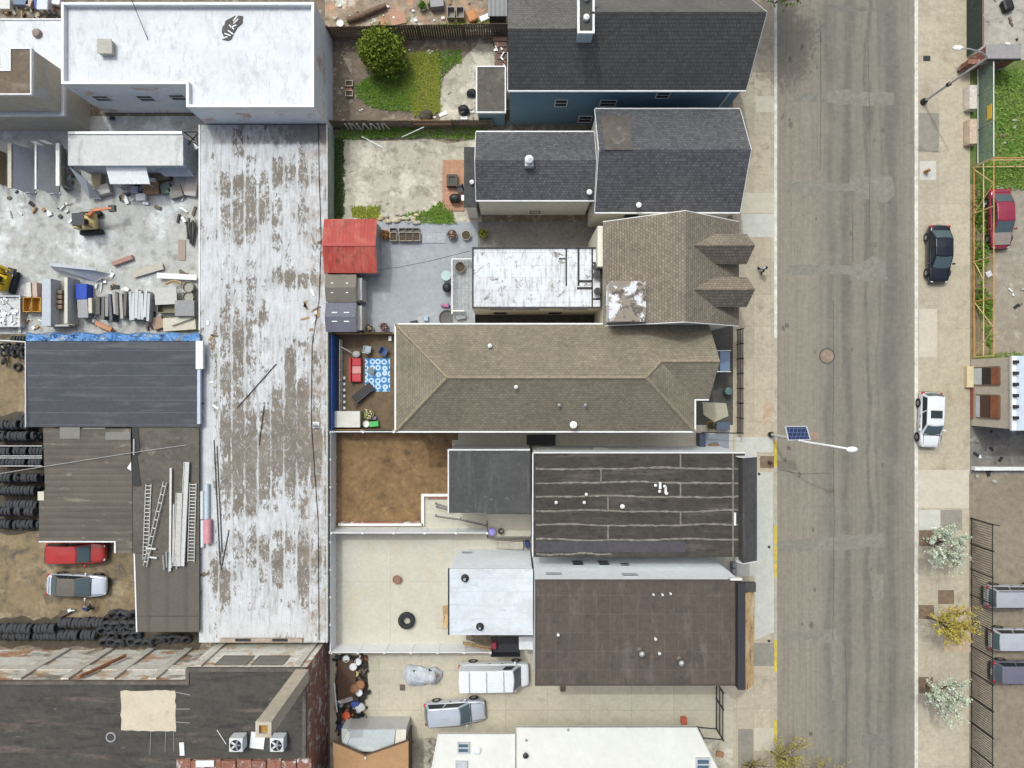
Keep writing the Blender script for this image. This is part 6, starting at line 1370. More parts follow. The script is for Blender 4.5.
boards('wooden_fence', 'low wooden fence between the yard with the rug and the bare dirt yard', at2(333, 429, .1), at2(396, 428.5, .1), 1.2, [WOOD, OLDWOOD], 24, 2)
bf = MB(); a, b = W(330.5, 335, 1.9), W(335.5, 430, 1.9); bf.bb(a.x, b.x - .27, b.y, a.y, .1, 1.9)
bf.solo('blue_hoarding', mat('blue_hoarding', (.03, .1, .36), (.025, .07, .25), .8, .2), 'bright blue hoarding along the shed wall in the yard with the rug', 'hoarding')
tf = thing('trellis_fence', 'thin pale metal fence beside the blue hoarding', 'fence', W(341, 375, .1)); x_ = W(341, 0, .6).x
for z in (.3, 1.0): MB().tube((x_, W(0, 340, .6).y, z), (x_, W(0, 409, .6).y, z), .035).build('rail', STEEL, tf)
for k in range(8): MB().tube((x_, W(0, 340 + 10 * k, .6).y, .1), (x_, W(0, 340 + 10 * k, .6).y, 1.05), .03).build('post', COPING, tf)

# ---------------------------------------------------------------- small things: builders
def crate(X, Y, w, d, h, m, label, cat='crate', name='crate', rz=0, z=Z0, group=None, slat=True):
    t = thing(name, label, cat, W(X, Y, z), group); p = W(X, Y, z + h); p = Vector((p.x, p.y, z)); c_, s_ = math.cos(rz), math.sin(rz)
    def bx(mb, x, y, zz, a, b_, cc): mb.box((p.x + x * c_ - y * s_, p.y + x * s_ + y * c_, zz), (a, b_, cc), rz)
    mb = MB()
    for (x, y, a, b_) in ((0, d / 2 - .03, w, .05), (0, -d / 2 + .03, w, .05), (w / 2 - .03, 0, .05, d - .12), (-w / 2 + .03, 0, .05, d - .12)): bx(mb, x, y, z + h / 2, a, b_, h)
    mb.build('sides', m, t); mb = MB(); bx(mb, 0, 0, z + .05, w - .1, d - .1, .06); mb.build('floor', m, t)
    return t
def box(X, Y, w, d, h, m, label, cat='box', name='box', rz=0, z=Z0, group=None, bevel=.03, rx=0, ry=0):
    p = W(X, Y, z + h * .7); mb = MB().box((p.x, p.y, z + h / 2), (w, d, h), rz, ry, rx); return mb.solo(name, m, label, cat, group, bevel=bevel)
def bucket(X, Y, r, h, m, label, cat='bucket', name='bucket', z=Z0, fill=None):
    p = W(X, Y, z + h); p = Vector((p.x, p.y, z)); t = thing(name, label, cat, tuple(p)); MB().lathe([(.001, .01), (r * .8, .01), (r, h), (r * 1.08, h), (r * 1.08, h - .05), (r * .98, h - .06), (r * .9, h * .5)], p, 14).build('shell', m, t)
    MB().disc(p + Vector((0, 0, h * .8)), r * .92, .02, 12).build('contents', fill or SOILM, t); return t
SOILM = plain('pot_soil', (.09, .065, .045), .95, grain=.4)
def pot_plant(X, Y, r, h, m, leafm, label, n=120, z=Z0):
    t = bucket(X, Y, r, h, m, label, 'plant pot', 'plant_pot', z); p = ORG[t.name] + Vector((0, 0, h + r * .5)); mb = leaf_cloud(MB(), p, (r * 1.2, r * 1.2, r * .8), n, r * .55, None, 0, .2); mb.build('plant', leafm, t, weld=False); return t
def board(X, Y, l, w, m, label, rz=0, z=Z0, name='board', cat='board', th=.05, group=None, rx=0, ry=0):
    return MB().box(W(X, Y, z) + Vector((0, 0, th / 2 + .01)), (l, w, th), rz, ry, rx).solo(name, m, label, cat, group)
def chair(X, Y, m, label, rz=0, z=Z0):
    t = thing('garden_chair', label, 'chair', W(X, Y, z)); p = W(X, Y, z); rot = lambda x, y, zz: (p.x + x * math.cos(rz) - y * math.sin(rz), p.y + x * math.sin(rz) + y * math.cos(rz), z + zz)
    MB().box(rot(0, 0, .42), (.55, .55, .06), rz).build('seat', m, t, bevel=.02); MB().box(rot(-.28, 0, .7), (.07, .55, .55), rz, -.2).build('backrest', m, t, bevel=.02)
    for s in (-1, 1): MB().box(rot(0, s * .29, .6), (.5, .06, .05), rz).build('armrest', m, t)
    for a in (-1, 1):
        for b_ in (-1, 1): MB().tube(rot(a * .22, b_ * .24, 0), rot(a * .22, b_ * .24, .4), .025).build('leg', m, t)
    return t
# top strip
def log(X0_, Y0_, X1_, Y1_, r, label):
    a, b = W(X0_, Y0_, .4), W(X1_, Y1_, .4); t = thing('log', label, 'log', tuple(a)); MB().tube(a, b, r, 12, r * .9).build('bark', mat('log_bark%d' % X0_, (.2, .13, .085), (.13, .09, .06), 3, .3, 9), t); d = (b - a).normalized()
    MB().tube(a - d * .02, a - d * .004, r * .97, 12).build('cut_end', plain('cut_wood%d' % X0_, (.42, .3, .18)), t); return t
log(347, 20, 364, 15, .27, 'short thick brown log nearer the long shed in the top yard'); log(362, 15, 386, 5, .25, 'long brown log lying behind the short one in the top yard')
bucket(340, 23, .28, .3, COPING, 'round white tub beside the logs in the top yard', 'tub', 'tub', fill=COPING)
pot_plant(422.5, 6, .32, .35, plain('white_pot', (.6, .6, .56)), GR1, 'larger green potted plant in the top yard'); pot_plant(430.5, 5, .22, .3, plain('grey_pot2', (.3, .3, .29)), GR1, 'smaller green potted plant beside the larger one in the top yard')
box(437, 3, 1.1, .8, .7, plain('grey_cover', (.3, .29, .3)), 'grey covered box behind the potted plants', rz=.1)
for X in (451, 460): 
    t = crate(X, 12, .65, .9, .6, plain('crate_grey%d' % X, (.28, .25, .22)), 'grey open crate in the top yard, %s of two' % ('left' if X < 455 else 'right'))
box(472, 16, .8, .9, .45, plain('orange_clay', (.5, .22, .08)), 'orange-brown lump of sheeting in the top yard', 'sheet', 'sheet', .4, bevel=.12)
box(486, 17, 1.1, .5, .2, WHITEP, 'crumpled white sheet beside the small ribbed shed', 'sheet', 'sheet', .4, bevel=.08)
board(398, 18, 1.3, 1.1, plain('terracotta', (.42, .22, .14)), 'terracotta coloured mat on the rubble in the top yard', .2, name='mat', cat='mat')
gs_ = thing('small_shed', 'small grey ribbed-roof shed at the top beside the blue house', 'shed', W(498, 4, .1)); a, b = W(488, -30, 2.4), W(507, 16, 2.4)
MB().bb(a.x + .1, b.x - .1, b.y + .1, a.y, .1, 2.25).build('wall', DARKWALL, gs_); MB().bb(a.x, b.x, b.y, a.y, 2.26, 2.4).build('roof', striped('grey_ribs', (.2, .2, .2), (.16, .16, .165), .35, 'x', .5), gs_)
for i in range(24):
    X, Y = random.uniform(334, 480), random.uniform(2, 22); r = random.uniform(.08, .22); p = W(X, Y, .12)
    MB().ell(p + Vector((0, 0, r * .3)), (r, r * .8, r * .5), 7, 5).solo('rubble_stone', random.choice((CONC, COPING, plain('brick_bit', (.36, .18, .12)))), 'pale or reddish lump of rubble lying in the top yard', 'rubble', 'rubble in the top yard')
# garden
for Y, s in ((83, 0), (93, 1)): 
    t = crate(349, Y, .62, .5, .3, plain('cream_crate%d' % s, (.5, .44, .34)), 'small cream wooden planter box in the garden, %s of two' % ('upper' if s == 0 else 'lower'), 'planter', 'planter'); p = W(349, Y, .3); MB().bb(p.x - .26, p.x + .26, p.y - .2, p.y + .2, .28, .33).build('soil', SOILM, t)
board(349, 88, .5, .35, plain('red_crate', (.4, .13, .08)), 'reddish board between the two cream planters', z=.14)
for i in range(34):
    X, Y = random.choice(((337, 60), (338, 90), (345, 112), (366, 112), (412, 51), (428, 52), (470, 110), (434, 118))); X += jit(7); Y += jit(10 if X < 360 else 3); r = random.uniform(.06, .17)
    MB().ell(W(X, Y, .12) + Vector((0, 0, r * .3)), (r, r * .8, r * .5), 7, 5).solo('garden_stone', random.choice((CONC, COPING, OLDWOOD)), 'pale or dull stone lying on the garden soil', 'stone', 'stones in the garden')
for X, Y, r, lab in ((472, 94, .42, 'black rubbish bag by the felt-roofed extension'), (464, 111, .5, 'black rubbish bag at the bottom of the garden concrete'), (426, 116, .55, 'dark heap of cuttings against the weathered garden fence')):
    leaf = MB(); q = W(X, Y, .12); leaf.ell(q + Vector((0, 0, r * .45)), (r, r * .85, r * .6), 9, 6); leaf.v = [(x + jit(.07), y + jit(.07), z + jit(.05)) for x, y, z in leaf.v]
    leaf.solo('rubbish_bag' if 'bag' in lab else 'heap', BLACK if 'bag' in lab else MOSSW, lab, 'bag' if 'bag' in lab else 'heap')
board(464, 118, .55, .25, WHITEP, 'small white board by the weathered garden fence', z=.14); board(443, 114, .7, .3, COPING, 'pale board lying by the dark heap in the garden', .4)
tk = MB().tube(W(402, 137, .3), W(424, 127, 1.6), .04); tk.solo('leaning_pole', COPING, 'thin pale pole leaning on the weathered garden fence', 'pole')
dk = thing('back_steps', 'reddish wooden back steps beside the felt-roofed extension', 'steps', W(501, 60, .1))
for k in range(7): p = W(500.5, 44 + k * 6.5, .9 - .1 * k); MB().box((p.x, p.y, .9 - .1 * k), (1.0, .42, .06)).build('tread', REDW, dk)
MB().bb(W(493, 0, 1).x, W(507, 0, 1).x, W(0, 41, 1).y, W(0, 37, 1).y, .1, 1.05).build('landing', REDW, dk)
for i in range(14): 
    p = W(500 + jit(5), 62 + jit(22), .9); MB().box(p, (random.uniform(.15, .5), random.uniform(.06, .2), .1), jit(3)).solo('scrap', random.choice((WHITEP, plain('rusty_bit', (.35, .12, .08)) if 'rusty_bit' not in bpy.data.materials else bpy.data.materials['rusty_bit'], STEEL)), 'white or rusty scrap piled on the reddish back steps', 'scrap', 'scraps on the back steps')
# old concrete yard
board(372, 142, 2.0, .1, COPING, 'thin white plank lying on the old concrete below the garden fence', R(-28)); 
a, b = W(442.5, 160, .13), W(464.5, 211, .13); MB().bb(a.x, b.x, b.y, a.y, .1, .19).solo('brick_patio', slabs('terracotta_patio', (.46, .25, .16), (.4, .22, .145), .4, .4, (.3, .18, .12), ms=.02), 'small terracotta paved patio behind the slate-roofed house', 'patio')
ft = thing('fire_table', 'square dark brown fire table on the terracotta patio', 'table', W(452, 180, .19)); p = W(452, 180, .8)
MB().ring([(p.x - .45, p.y - .48), (p.x + .45, p.y - .48), (p.x + .45, p.y + .48), (p.x - .45, p.y + .48)], .2, .2, .8).build('frame', plain('dark_brown', (.07, .05, .04)), ft); MB().bb(p.x - .25, p.x + .25, p.y - .28, p.y + .28, .2, .7).build('burner', BLACK, ft)
bq = thing('barbecue', 'black barbecue with pale lid patch at the bottom of the terracotta patio', 'barbecue', W(456, 198, .19)); p = W(455, 198, .8)
MB().ell((p.x, p.y, .85), (.5, .35, .28), 12, 7).build('lid', BLACK, bq); MB().bb(p.x - .4, p.x + .4, p.y - .25, p.y + .25, .2, .75).build('cart', DARKSTEEL, bq); MB().bb(p.x + .52, p.x + .85, p.y - .2, p.y + .25, .74, .8).build('side_shelf', WHITEP, bq)
chair(460.5, 191, BLACK, 'black garden chair above the barbecue', R(200), .19)
for i in range(26):
    X, Y = random.uniform(378, 422), random.uniform(214, 224); r = random.uniform(.1, .3); m_ = random.choice((plain('sandstone', (.52, .44, .28)), CONC)) if 'sandstone' not in bpy.data.materials else random.choice((bpy.data.materials['sandstone'], CONC))
    MB().ell(W(X, Y, .12) + Vector((0, 0, r * .35)), (r, r * .6, r * .5), 7, 5).solo('edging_stone', m_, 'rough pale stone in the edging between old concrete and grey yard', 'stone', 'edging stones above the grey yard')
# grey yard
pot_plant(385.5, 234.5, .35, .4, plain('orange_pot', (.5, .2, .06)), plain('orange_plant', (.5, .22, .05)), 'orange pot at the left end of the planter row', 60)
for i, X in enumerate((393.5, 402.5, 409.5, 416.5)):
    t = crate(X, 236.5, .62, .75, .45, plain('stone_planter%d' % i, (.33, .29, .24)), 'stone-grey square planter, %s from the orange pot' % ('first', 'second', 'third', 'fourth')[i], 'planter', 'planter'); p = W(X, 236.5, .5); MB().bb(p.x - .27, p.x + .27, p.y - .33, p.y + .33, .3, .45).build('soil', SOILM, t)
    t2 = crate(X - .5, 230.5, .55, .45, .3, plain('dark_planter%d' % i, (.15, .13, .11)), 'dark low trough behind the stone-grey planter, %s from the orange pot' % ('first', 'second', 'third', 'fourth')[i], 'planter', 'trough')
pot_plant(452, 234.5, .38, .45, plain('brown_urn', (.14, .1, .08)), plain('pinkish', (.4, .28, .24)), 'dark brown tub of pinkish stems at the back of the grey yard', 50)
bucket(466, 235, .36, .4, plain('cream_tub', (.52, .47, .38)), 'cream round tub at the back of the grey yard', 'tub', 'tub'); pot_plant(483, 233.5, .35, .5, plain('dark_tub', (.08, .08, .07)), GR2, 'leafy pot in the corner by the grey passage', 120)
a, b = W(422, 231.5, .13), W(446, 243, .13); MB().bb(a.x, b.x, b.y, a.y, .1, .16).solo('paving', slabs('pale_blue_paving', (.37, .39, .42), (.34, .36, .39), .9, .9, (.25, .26, .28), ms=.03), 'pale blue-grey paving strip by the planters', 'paving')
MB().path([W(374, 270, 2.4), W(400, 267, 2.0), W(430, 261, 2.3), W(470, 251, 4.5)], .02, 5).solo('drooping_cable', BLACK, 'black cable drooping from the red shed to the patched roof', 'cable')
dk = thing('raised_deck', 'raised grey deck with white railings beside the patched flat-roof house', 'deck', W(462, 290, .1)); h_ = 1.0
a, b = W(453, 261, h_), W(475, 325, h_); MB().bb(a.x, b.x, b.y, a.y, h_ - .12, h_).build('deck_boards', slabs('deck_planks', (.37, .39, .41), (.34, .36, .38), 60, .3, (.22, .23, .25), ms=.02, world=False, rot=R(90)), dk)
for (x0_, y0_, x1_, y1_) in ((a.x, a.y, b.x, a.y), (a.x, W(0, 315, h_).y, a.x, a.y), (a.x, W(0, 312, h_).y, W(465, 0, h_).x, W(0, 312, h_).y), (a.x, b.y + .05, b.x, b.y + .05)):
    MB().tube((x0_, y0_, 1.9 if y0_ != b.y + .05 else 1.1), (x1_, y1_, 1.9 if y0_ != b.y + .05 else 1.1), .07).build('rail', COPING, dk)
    mb = MB()
    for k in range(9): q = lerp(Vector((x0_, y0_, 0)), Vector((x1_, y1_, 0)), k / 8); mb.tube((q.x, q.y, .1), (q.x, q.y, 1.88 if y0_ != b.y + .05 else 1.0), .03)
    mb.build('balusters', COPING, dk)
bucket(460, 267, .4, .45, plain('wicker', (.42, .36, .26)), 'round wicker tub on the raised grey deck', 'tub', 'tub', h_)
box(461, 317, .8, .35, .4, plain('grey_bench', (.3, .31, .32)), 'grey folding bench at the lower end of the raised deck', 'bench', 'bench', .2, h_)
tb_ = thing('round_table', 'small pale teal round table beside the raised deck', 'table', W(446, 275.5, .12)); p = W(446, 275.5, .7); MB().disc((p.x, p.y, .68), .42, .04, 16).build('tabletop', plain('teal', (.42, .55, .56)), tb_); MB().tube((p.x, p.y, .1), (p.x, p.y, .68), .04).build('leg', COPING, tb_)
gb_ = thing('kettle_grill', 'black round kettle grill beside the raised deck', 'grill', W(447, 287.5, .12)); p = W(447, 287.5, .7); MB().ell((p.x, p.y, .72), (.38, .42, .3), 14, 8).build('lid', BLACK, gb_, smooth=True)
for k in range(3): MB().tube((p.x + .25 * math.cos(k * 2.1), p.y + .25 * math.sin(k * 2.1), .1), (p.x + .15 * math.cos(k * 2.1), p.y + .15 * math.sin(k * 2.1), .6), .025).build('leg', DARKSTEEL, gb_)
tr = thing('ride_on_toy', 'pink and purple ride-on toy beside the raised deck', 'toy', W(445, 305.5, .12)); p = W(445, 305.5, .4); MB().box((p.x, p.y, .32), (.65, .25, .22), -.2).build('body', plain('pink_toy', (.42, .14, .3)), tr, bevel=.06)
MB().tube((p.x + .3, p.y - .2, .6), (p.x + .3, p.y + .2, .6), .03).build('handlebar', plain('purple_toy', (.25, .1, .3)), tr)
for s in (-.25, .27): MB().lathe([(.05, -.04), (.13, -.04), (.13, .04), (.05, .04)], (p.x + s, p.y, .25), 12, 'y', closed=True).build('wheel', BLACK, tr)
p = W(447, 318, .3); MB().lathe([(.001, .1), (.6, .18), (.68, .35), (.62, .35), (.55, .22), (.001, .15)], (p.x, p.y, .05), 18).solo('round_tub', plain('dark_grey_tub', (.11, .105, .1)), 'dark round tub at the foot of the raised deck', 'tub')
pot_plant(369, 328.5, .35, .4, plain('beige_pot', (.5, .42, .34)), plain('dry_stems', (.45, .37, .28)), 'pale beige pot of dry stems by the low wooden fence', 60); pot_plant(384, 327, .33, .35, plain('rose_pot', (.36, .22, .2)), plain('dry_rose', (.36, .25, .22)), 'rose-brown pot by the low wooden fence', 60)
box(414, 322.5, .6, .3, .3, BLACK, 'small black toolbox at the edge of the olive roof', 'toolbox', 'toolbox', .2); box(426, 318.5, .35, .4, .3, plain('pale_blue_box', (.35, .45, .6)), 'small pale blue box near the edge of the olive roof')
# yard with the rug
a, b = W(365, 358, .13), W(390, 391.5, .13)
def rugmat():
    m, nt, b_ = base('blue_rug'); v = crd(nt, (1, 1, 1)); vo = node(nt, 'TexVoronoi', {'Vector': v, 'Scale': 1.9, 'Randomness': .25}, feature='F1')
    f = rng(nt, mth(nt, 'ABSOLUTE', mth(nt, 'SUBTRACT', vo.outputs[0], .33)), .16, .06); fin(nt, b_, mixc(nt, f, (.05, .19, .42), (.5, .63, .74)), .9); return m
MB().bb(a.x, b.x, b.y, a.y, .118, .14).solo('patterned_rug', rugmat(), 'blue and white patterned rug on the brown dirt yard', 'rug')
sf = thing('garden_sofa', 'red and pink cushioned sofa beside the blue rug', 'sofa', W(355.5, 370, .12)); p = W(355.5, 370, .5)
MB().box((p.x, p.y, .28), (.95, 2.0, .32)).build('base', plain('sofa_base', (.25, .03, .03)), sf, bevel=.05)
for k, c_ in enumerate(((.5, .06, .07), (.6, .28, .26), (.52, .07, .09))): MB().box((p.x + .08, p.y + .65 - .65 * k, .5), (.75, .62, .16)).build('cushion', plain('cushion%d' % k, c_, .8), sf, bevel=.05)
MB().box((p.x - .4, p.y, .6), (.18, 2.0, .5)).build('backrest', plain('sofa_back', (.45, .04, .04)), sf, bevel=.05)
tl = thing('black_lounger', 'black garden lounger lying at an angle below the blue rug', 'lounger', W(363.5, 393, .12)); p = W(363.5, 393, .4); MB().box((p.x, p.y, .4), (1.9, .8, .1), R(40)).build('seat', BLACK, tl, bevel=.03); MB().box((p.x - .1, p.y - .45, .55), (1.8, .1, .3), R(40)).build('backrest', DARKSTEEL, tl)
for s in (-1, 1): 
    for u in (-.7, .7): MB().tube((p.x + u * math.cos(R(40)) - s * .3 * math.sin(R(40)), p.y + u * math.sin(R(40)) + s * .3 * math.cos(R(40)), .1), (p.x + u * math.cos(R(40)) - s * .3 * math.sin(R(40)), p.y + u * math.sin(R(40)) + s * .3 * math.cos(R(40)), .36), .03).build('leg', DARKSTEEL, tl)
chair(368.5, 349.5, plain('pale_blue_chair', (.36, .42, .47)), 'pale blue-grey garden chair above the rug', R(80)); chair(385, 352, plain('navy_chair', (.05, .09, .22)), 'navy blue garden chair above the right end of the rug', R(-30))
cb_ = thing('pram_frame', 'grey folded pram frame above the red sofa', 'pram', W(353, 352, .12)); p = W(354, 353, .5); MB().ell((p.x + .2, p.y - .1, .5), (.35, .3, .2), 10, 6).build('seat', plain('pram_grey', (.4, .38, .36)), cb_); MB().path([(p.x - 1.0, p.y + .5, .9), (p.x - .3, p.y + .1, .7), (p.x + .3, p.y - .4, .2)], .04).build('frame', ALU, cb_)
for s in (-.2, .2): MB().lathe([(.06, -.03), (.14, -.03), (.14, .03), (.06, .03)], (p.x + .4, p.y + s - .2, .26), 12, 'y', closed=True).build('wheel', BLACK, cb_)
rt = thing('low_table', 'small dark low table standing on the rug', 'table', W(371, 371, .14)); p = W(371, 371, .4); MB().disc((p.x, p.y, .38), .3, .04, 14).build('tabletop', plain('slate_top', (.16, .2, .24)), rt); MB().tube((p.x, p.y, .14), (p.x, p.y, .38), .05).build('leg', DARKSTEEL, rt)
cbx = thing('storage_chest', 'white storage chest in the bottom corner of the yard with the rug', 'chest', W(347, 419, .12)); a, b = W(334.5, 411.5, 1.1), W(359.5, 427, 1.1); MB().bb(a.x, b.x, b.y, a.y, .12, 1.0).build('chest', plain('chest_white', (.5, .49, .45)), cbx); MB().bb(a.x - .03, b.x + .03, b.y - .03, a.y + .03, 1.002, 1.1).build('lid', mat('lid_white', (.6, .58, .53), (.55, .53, .48), 1, .08, 6, [((.3, .27, .2), 2, .68, .75, (1, 1, 1))]), cbx)
bucket(366, 424, .26, .35, COPING, 'white tub beside the storage chest', 'tub', 'tub', fill=COPING); pot_plant(369, 414.5, .36, .4, plain('lime', (.35, .5, .1)), plain('cream_toy', (.6, .55, .35)), 'lime green and cream toy tub above the white tub', 60); box(374, 424, .75, .45, .45, plain('green_toy', (.08, .45, .12)), 'bright green and yellow toy box by the low fence', 'toy', 'toy_box', .1); box(374, 418, .4, .25, .3, plain('purple_toy2', (.25, .18, .3)), 'small dark purple toy beside the green toy box', 'toy', 'toy')
box(390, 338.5, .25, .4, .25, COPING, 'small white box at the top of the yard with the rug')
for i in range(6): MB().box(W(344.5, 378 + i * 6, .2), (.16, .22, .15)).solo('white_block', COPING, 'small white block in the column beside the thin metal fence', 'block', 'white blocks along the thin metal fence')
# front yard of the hip roof house
fv = fence_y('front_railing', 'black front yard railing between the pavement and the hip-roofed house', W(737, 0, .1).x, W(0, 330, .1).y, W(0, 432, .1).y, 1.7, BLACK, .085, 3, 7)
MB().tube((W(737, 0, .1).x, W(0, 432, .1).y, 1.7), (W(700, 0, 1).x, W(0, 432, 1).y, 1.5), .05).build('side_rail', BLACK, fv)
p = W(722, 360, 2.6); cn_ = MB().slab([W(715, 351, 2.9), W(730, 352, 2.5), W(730, 371, 2.5), W(715, 371, 2.9)], .08).build('porch_canopy', plain('blue_metal', (.2, .26, .36), .35), oh)
MB().slab([W(718.5, 351, 2.86), W(720, 351, 2.86), W(720, 371, 2.86), W(718.5, 371, 2.86)], .1).build('canopy_bar', DARKSTEEL, cn_)
for Y in (350.6, 371.6): MB().slab([W(714, Y - .4, 2.95), W(731, Y - .4, 2.55), W(731, Y + .4, 2.55), W(714, Y + .4, 2.95)], .1).build('canopy_edge', WHITEP, cn_)
p = W(727, 391, .6); MB().lathe([(.2, 0), (.3, .4), (.34, .8), (.3, 1.0), (.001, 1.05)], (p.x, p.y, .12), 12).solo('green_bin', plain('dull_green', (.1, .17, .15)), 'dull green bin in the shaded front yard', 'bin')
a, b = W(700, 402, .14), W(731, 422, .14); MB().prism([(a.x + .2, a.y), (b.x - .4, a.y - .1), (b.x - .2, b.y + .5), (a.x + 1.2, b.y), (a.x + .3, b.y + .6)], .12, .145).solo('front_slab', plain('cream_slab', (.47, .44, .33)), 'pale cream concrete pad in the front yard', 'slab')
pot_plant(711.5, 425.5, .36, .4, plain('yellow_pot', (.5, .4, .08)), plain('dark_leaf', (.05, .05, .03)), 'yellow-rimmed pot in the front yard corner', 40); box(722.5, 426, 1.1, .65, .8, plain('slate_bin', (.09, .11, .17)), 'slate blue storage bin in the front yard corner', 'bin', 'storage_bin')
box(714, 446, .8, .5, .4, plain('brown_sack', (.2, .12, .06)), 'brown sack on the ground by the front corner of the striped roof house', 'sack', 'sack', .2, bevel=.15)
a, b = W(705, 434, .14), W(729, 451, .14); MB().bb(a.x, b.x, b.y, a.y, .12, .15).solo('blue_floor', plain('blue_grey_pad', (.25, .27, .31)), 'blue-grey painted pad beside the front of the striped roof house', 'pad'); a = W(702, 442, 1); MB().bb(a.x - .25, a.x + .25, a.y - .8, a.y + .7, .1, 1.2).solo('navy_cabinet', plain('navy_cab', (.05, .06, .1)), 'tall navy cabinet beside the blue-grey pad', 'cabinet')
for X, lab in ((541, 'black grille mat in the narrow passage below the olive roof'),): board(541, 440, 2.4, .9, BLACK, lab, name='grille', cat='grille', th=.1)
# meters by the gap between the two tall houses
for k, Y in enumerate((565, 570.5, 576)): box(734, Y, .35, .4, .8, plain('meter%d' % k, (.3, .3, .3)), 'grey utility meter box in the gap by the pavement, %s of three' % ('upper', 'middle', 'lower')[k], 'meter', 'meter_box')
box(684, 721, .45, .55, .5, plain('red_crate_paint', (.5, .12, .06)), 'small red box on the driveway by the cream roof', bevel=.04)
box(720, 754.5, .6, .4, .3, plain('brown_brick', (.36, .19, .1)), 'small reddish box on the pavement by the cream roof edge', rz=-.2)
# ---------------------------------------------------------------- builders yard
BIN = plain('bin_steel', (.42, .42, .42))
def slab_rack(X0_, X1_, Ya, Yb, label, slabm, railm, rw):
    """A-frame rack: a big stone slab leaning against its rail"""
    hs = 1.95; t = thing('slab_rack', label, 'rack', W((X0_ + X1_) / 2, (Ya + Yb) / 2, .1)); a = W(X0_, Ya, hs); b = W(X0_, Yb, hs); x1_ = W(X1_, 0, .2).x
    for k in range(3): MB().slab([(a.x - .05 * k, a.y - .1 * k, hs - .05 * k), (x1_ - .07 * k, a.y - .1 * k, .22), (x1_ - .07 * k, b.y + .07 * k, .22), (a.x - .05 * k, b.y + .07 * k, hs - .05 * k)], .03).build('stone_slab', slabm, t)
    MB().bb(a.x - .12 - rw, a.x - .12, b.y, a.y, hs - .1, hs + .08).build('rail', railm, t)
    for y_ in (a.y - .2, (a.y + b.y) / 2, b.y + .2):
        MB().tube((a.x - .15, y_, hs - .1), (a.x - .3, y_, .1), .05).build('post', STEEL, t)
    MB().bb(a.x - .3, x1_ + .1, b.y + .1, b.y + .25, .1, .2).build('foot', STEEL, t); MB().bb(a.x - .3, x1_ + .1, a.y - .25, a.y - .1, .1, .2).build('foot', STEEL, t)
    return t
CREAMR = plain('cream_rail', (.55, .5, .4))
slab_rack(13.5, 35, 143.5, 188.5, 'grey stone slab leaning on a cream-railed rack under the tan building', plain('grey_slab_stone', (.52, .53, .57), .5), CREAMR, .3)
slab_rack(38.5, 59, 144, 189.5, 'grey stone slab leaning on a white-railed rack between the cream rack and the white bar', plain('pale_slab_stone', (.57, .58, .62), .5), COPING, .14)
slab_rack(61.5, 66, 143.5, 186, 'narrow white-barred rack with an edge-on slab beside the metal shed', plain('olive_slab_stone', (.3, .28, .2), .5), COPING, .3)
slab_rack(-12, 6, 146, 180, 'rack of brown stone cut by the left edge of the picture', plain('brown_slab_stone', (.3, .22, .12), .6), STEEL, .1)
for i in range(120):
    X, Y = random.choice(((100, 316), (150, 320), (70, 180), (130, 195), (186, 270), (30, 322), (165, 300), (110, 285), (190, 215), (60, 208), (168, 192), (8, 205))); X += random.gauss(0, 9); Y += random.gauss(0, 6)
    if not (1 < X < 196 and 172 < Y < 329): continue
    MB().box(W(X, Y, .13) + Vector((0, 0, .06)), (random.uniform(.12, .8), random.uniform(.06, .3), random.uniform(.05, .2)), jit(3), jit(.2)).solo('yard_scrap', random.choice((WHITEP, CONC, DARKSTEEL, OLDWOOD, STEEL, WOOD, COPING, BLACK)), 'small offcut or scrap lying on the dusty builders yard', 'scrap', 'offcuts lying on the builders yard')
for X0_, Y0_, X1_, Y1_, lab in ((30, 141, 38, 146, 'left pale leaning board behind the dumpsters'), (38, 140, 47, 144, 'right pale leaning board behind the dumpsters')):
    a, b = W(X0_, Y0_, 1.2), W(X1_, Y1_, 1.2); MB().slab([a, a + Vector((.5, 0, 0)), b + Vector((.5, 0, 0)), b], .06).solo('leaning_board', COPING, lab, 'board')
def digger(name, label, loc, rz, body, boomc, boom):
    t = thing(name, label, 'excavator')
    for s in (-1, 1):
        MB().prism([(-.95, s * .75 - .22), (.95, s * .75 - .22), (.95, s * .75 + .22), (-.95, s * .75 + .22)], .0, .5).build('track', RUBBER, t, bevel=.15)
    MB().bb(-.85, .75, -.62, .62, .55, 1.1).build('body', body, t, bevel=.08)
    MB().bb(-.9, -.35, -.6, .6, 1.1, 1.45).build('engine_cover', body, t, bevel=.08)
    for x in (-.3, .5):
        for y in (-.55, .3): MB().tube((x, y, 1.1), (x, y, 2.2), .04).build('cab_post', DARKSTEEL, t)
    MB().bb(-.4, .6, -.65, .4, 2.2, 2.27).build('cab_roof', DARKSTEEL, t, bevel=.04)
    MB().box((.05, -.1, 1.3), (.45, .45, .35)).build('seat', BLACK, t, bevel=.05)
    p = [Vector(q) for q in boom]
    bo = MB().tube(p[0], p[1], .2, 4, .16); bo.tube(p[1], p[2], .14, 4, .1); b_ = bo.build('boom', boomc, t)
    MB().box(p[2] - Vector((0, 0, .1)), (.5, .5, .35)).build('bucket', DARKSTEEL, b_); MB().tube(p[0] + Vector((.2, .1, .25)), lerp(p[0], p[1], .6) + Vector((0, .1, .2)), .04).build('ram', STEEL, b_)
    t.location = loc; t.rotation_euler = (0, 0, rz); return t
digger('mini_digger', 'small orange and yellow mini digger with its boom stretched to the right', W(93, 224, .13), R(4), plain('digger_yellow', (.6, .48, .2)), plain('digger_orange', (.62, .22, .1)), ((.4, .35, 1.2), (1.2, .6, 1.9), (2.5, .75, 1.6)))
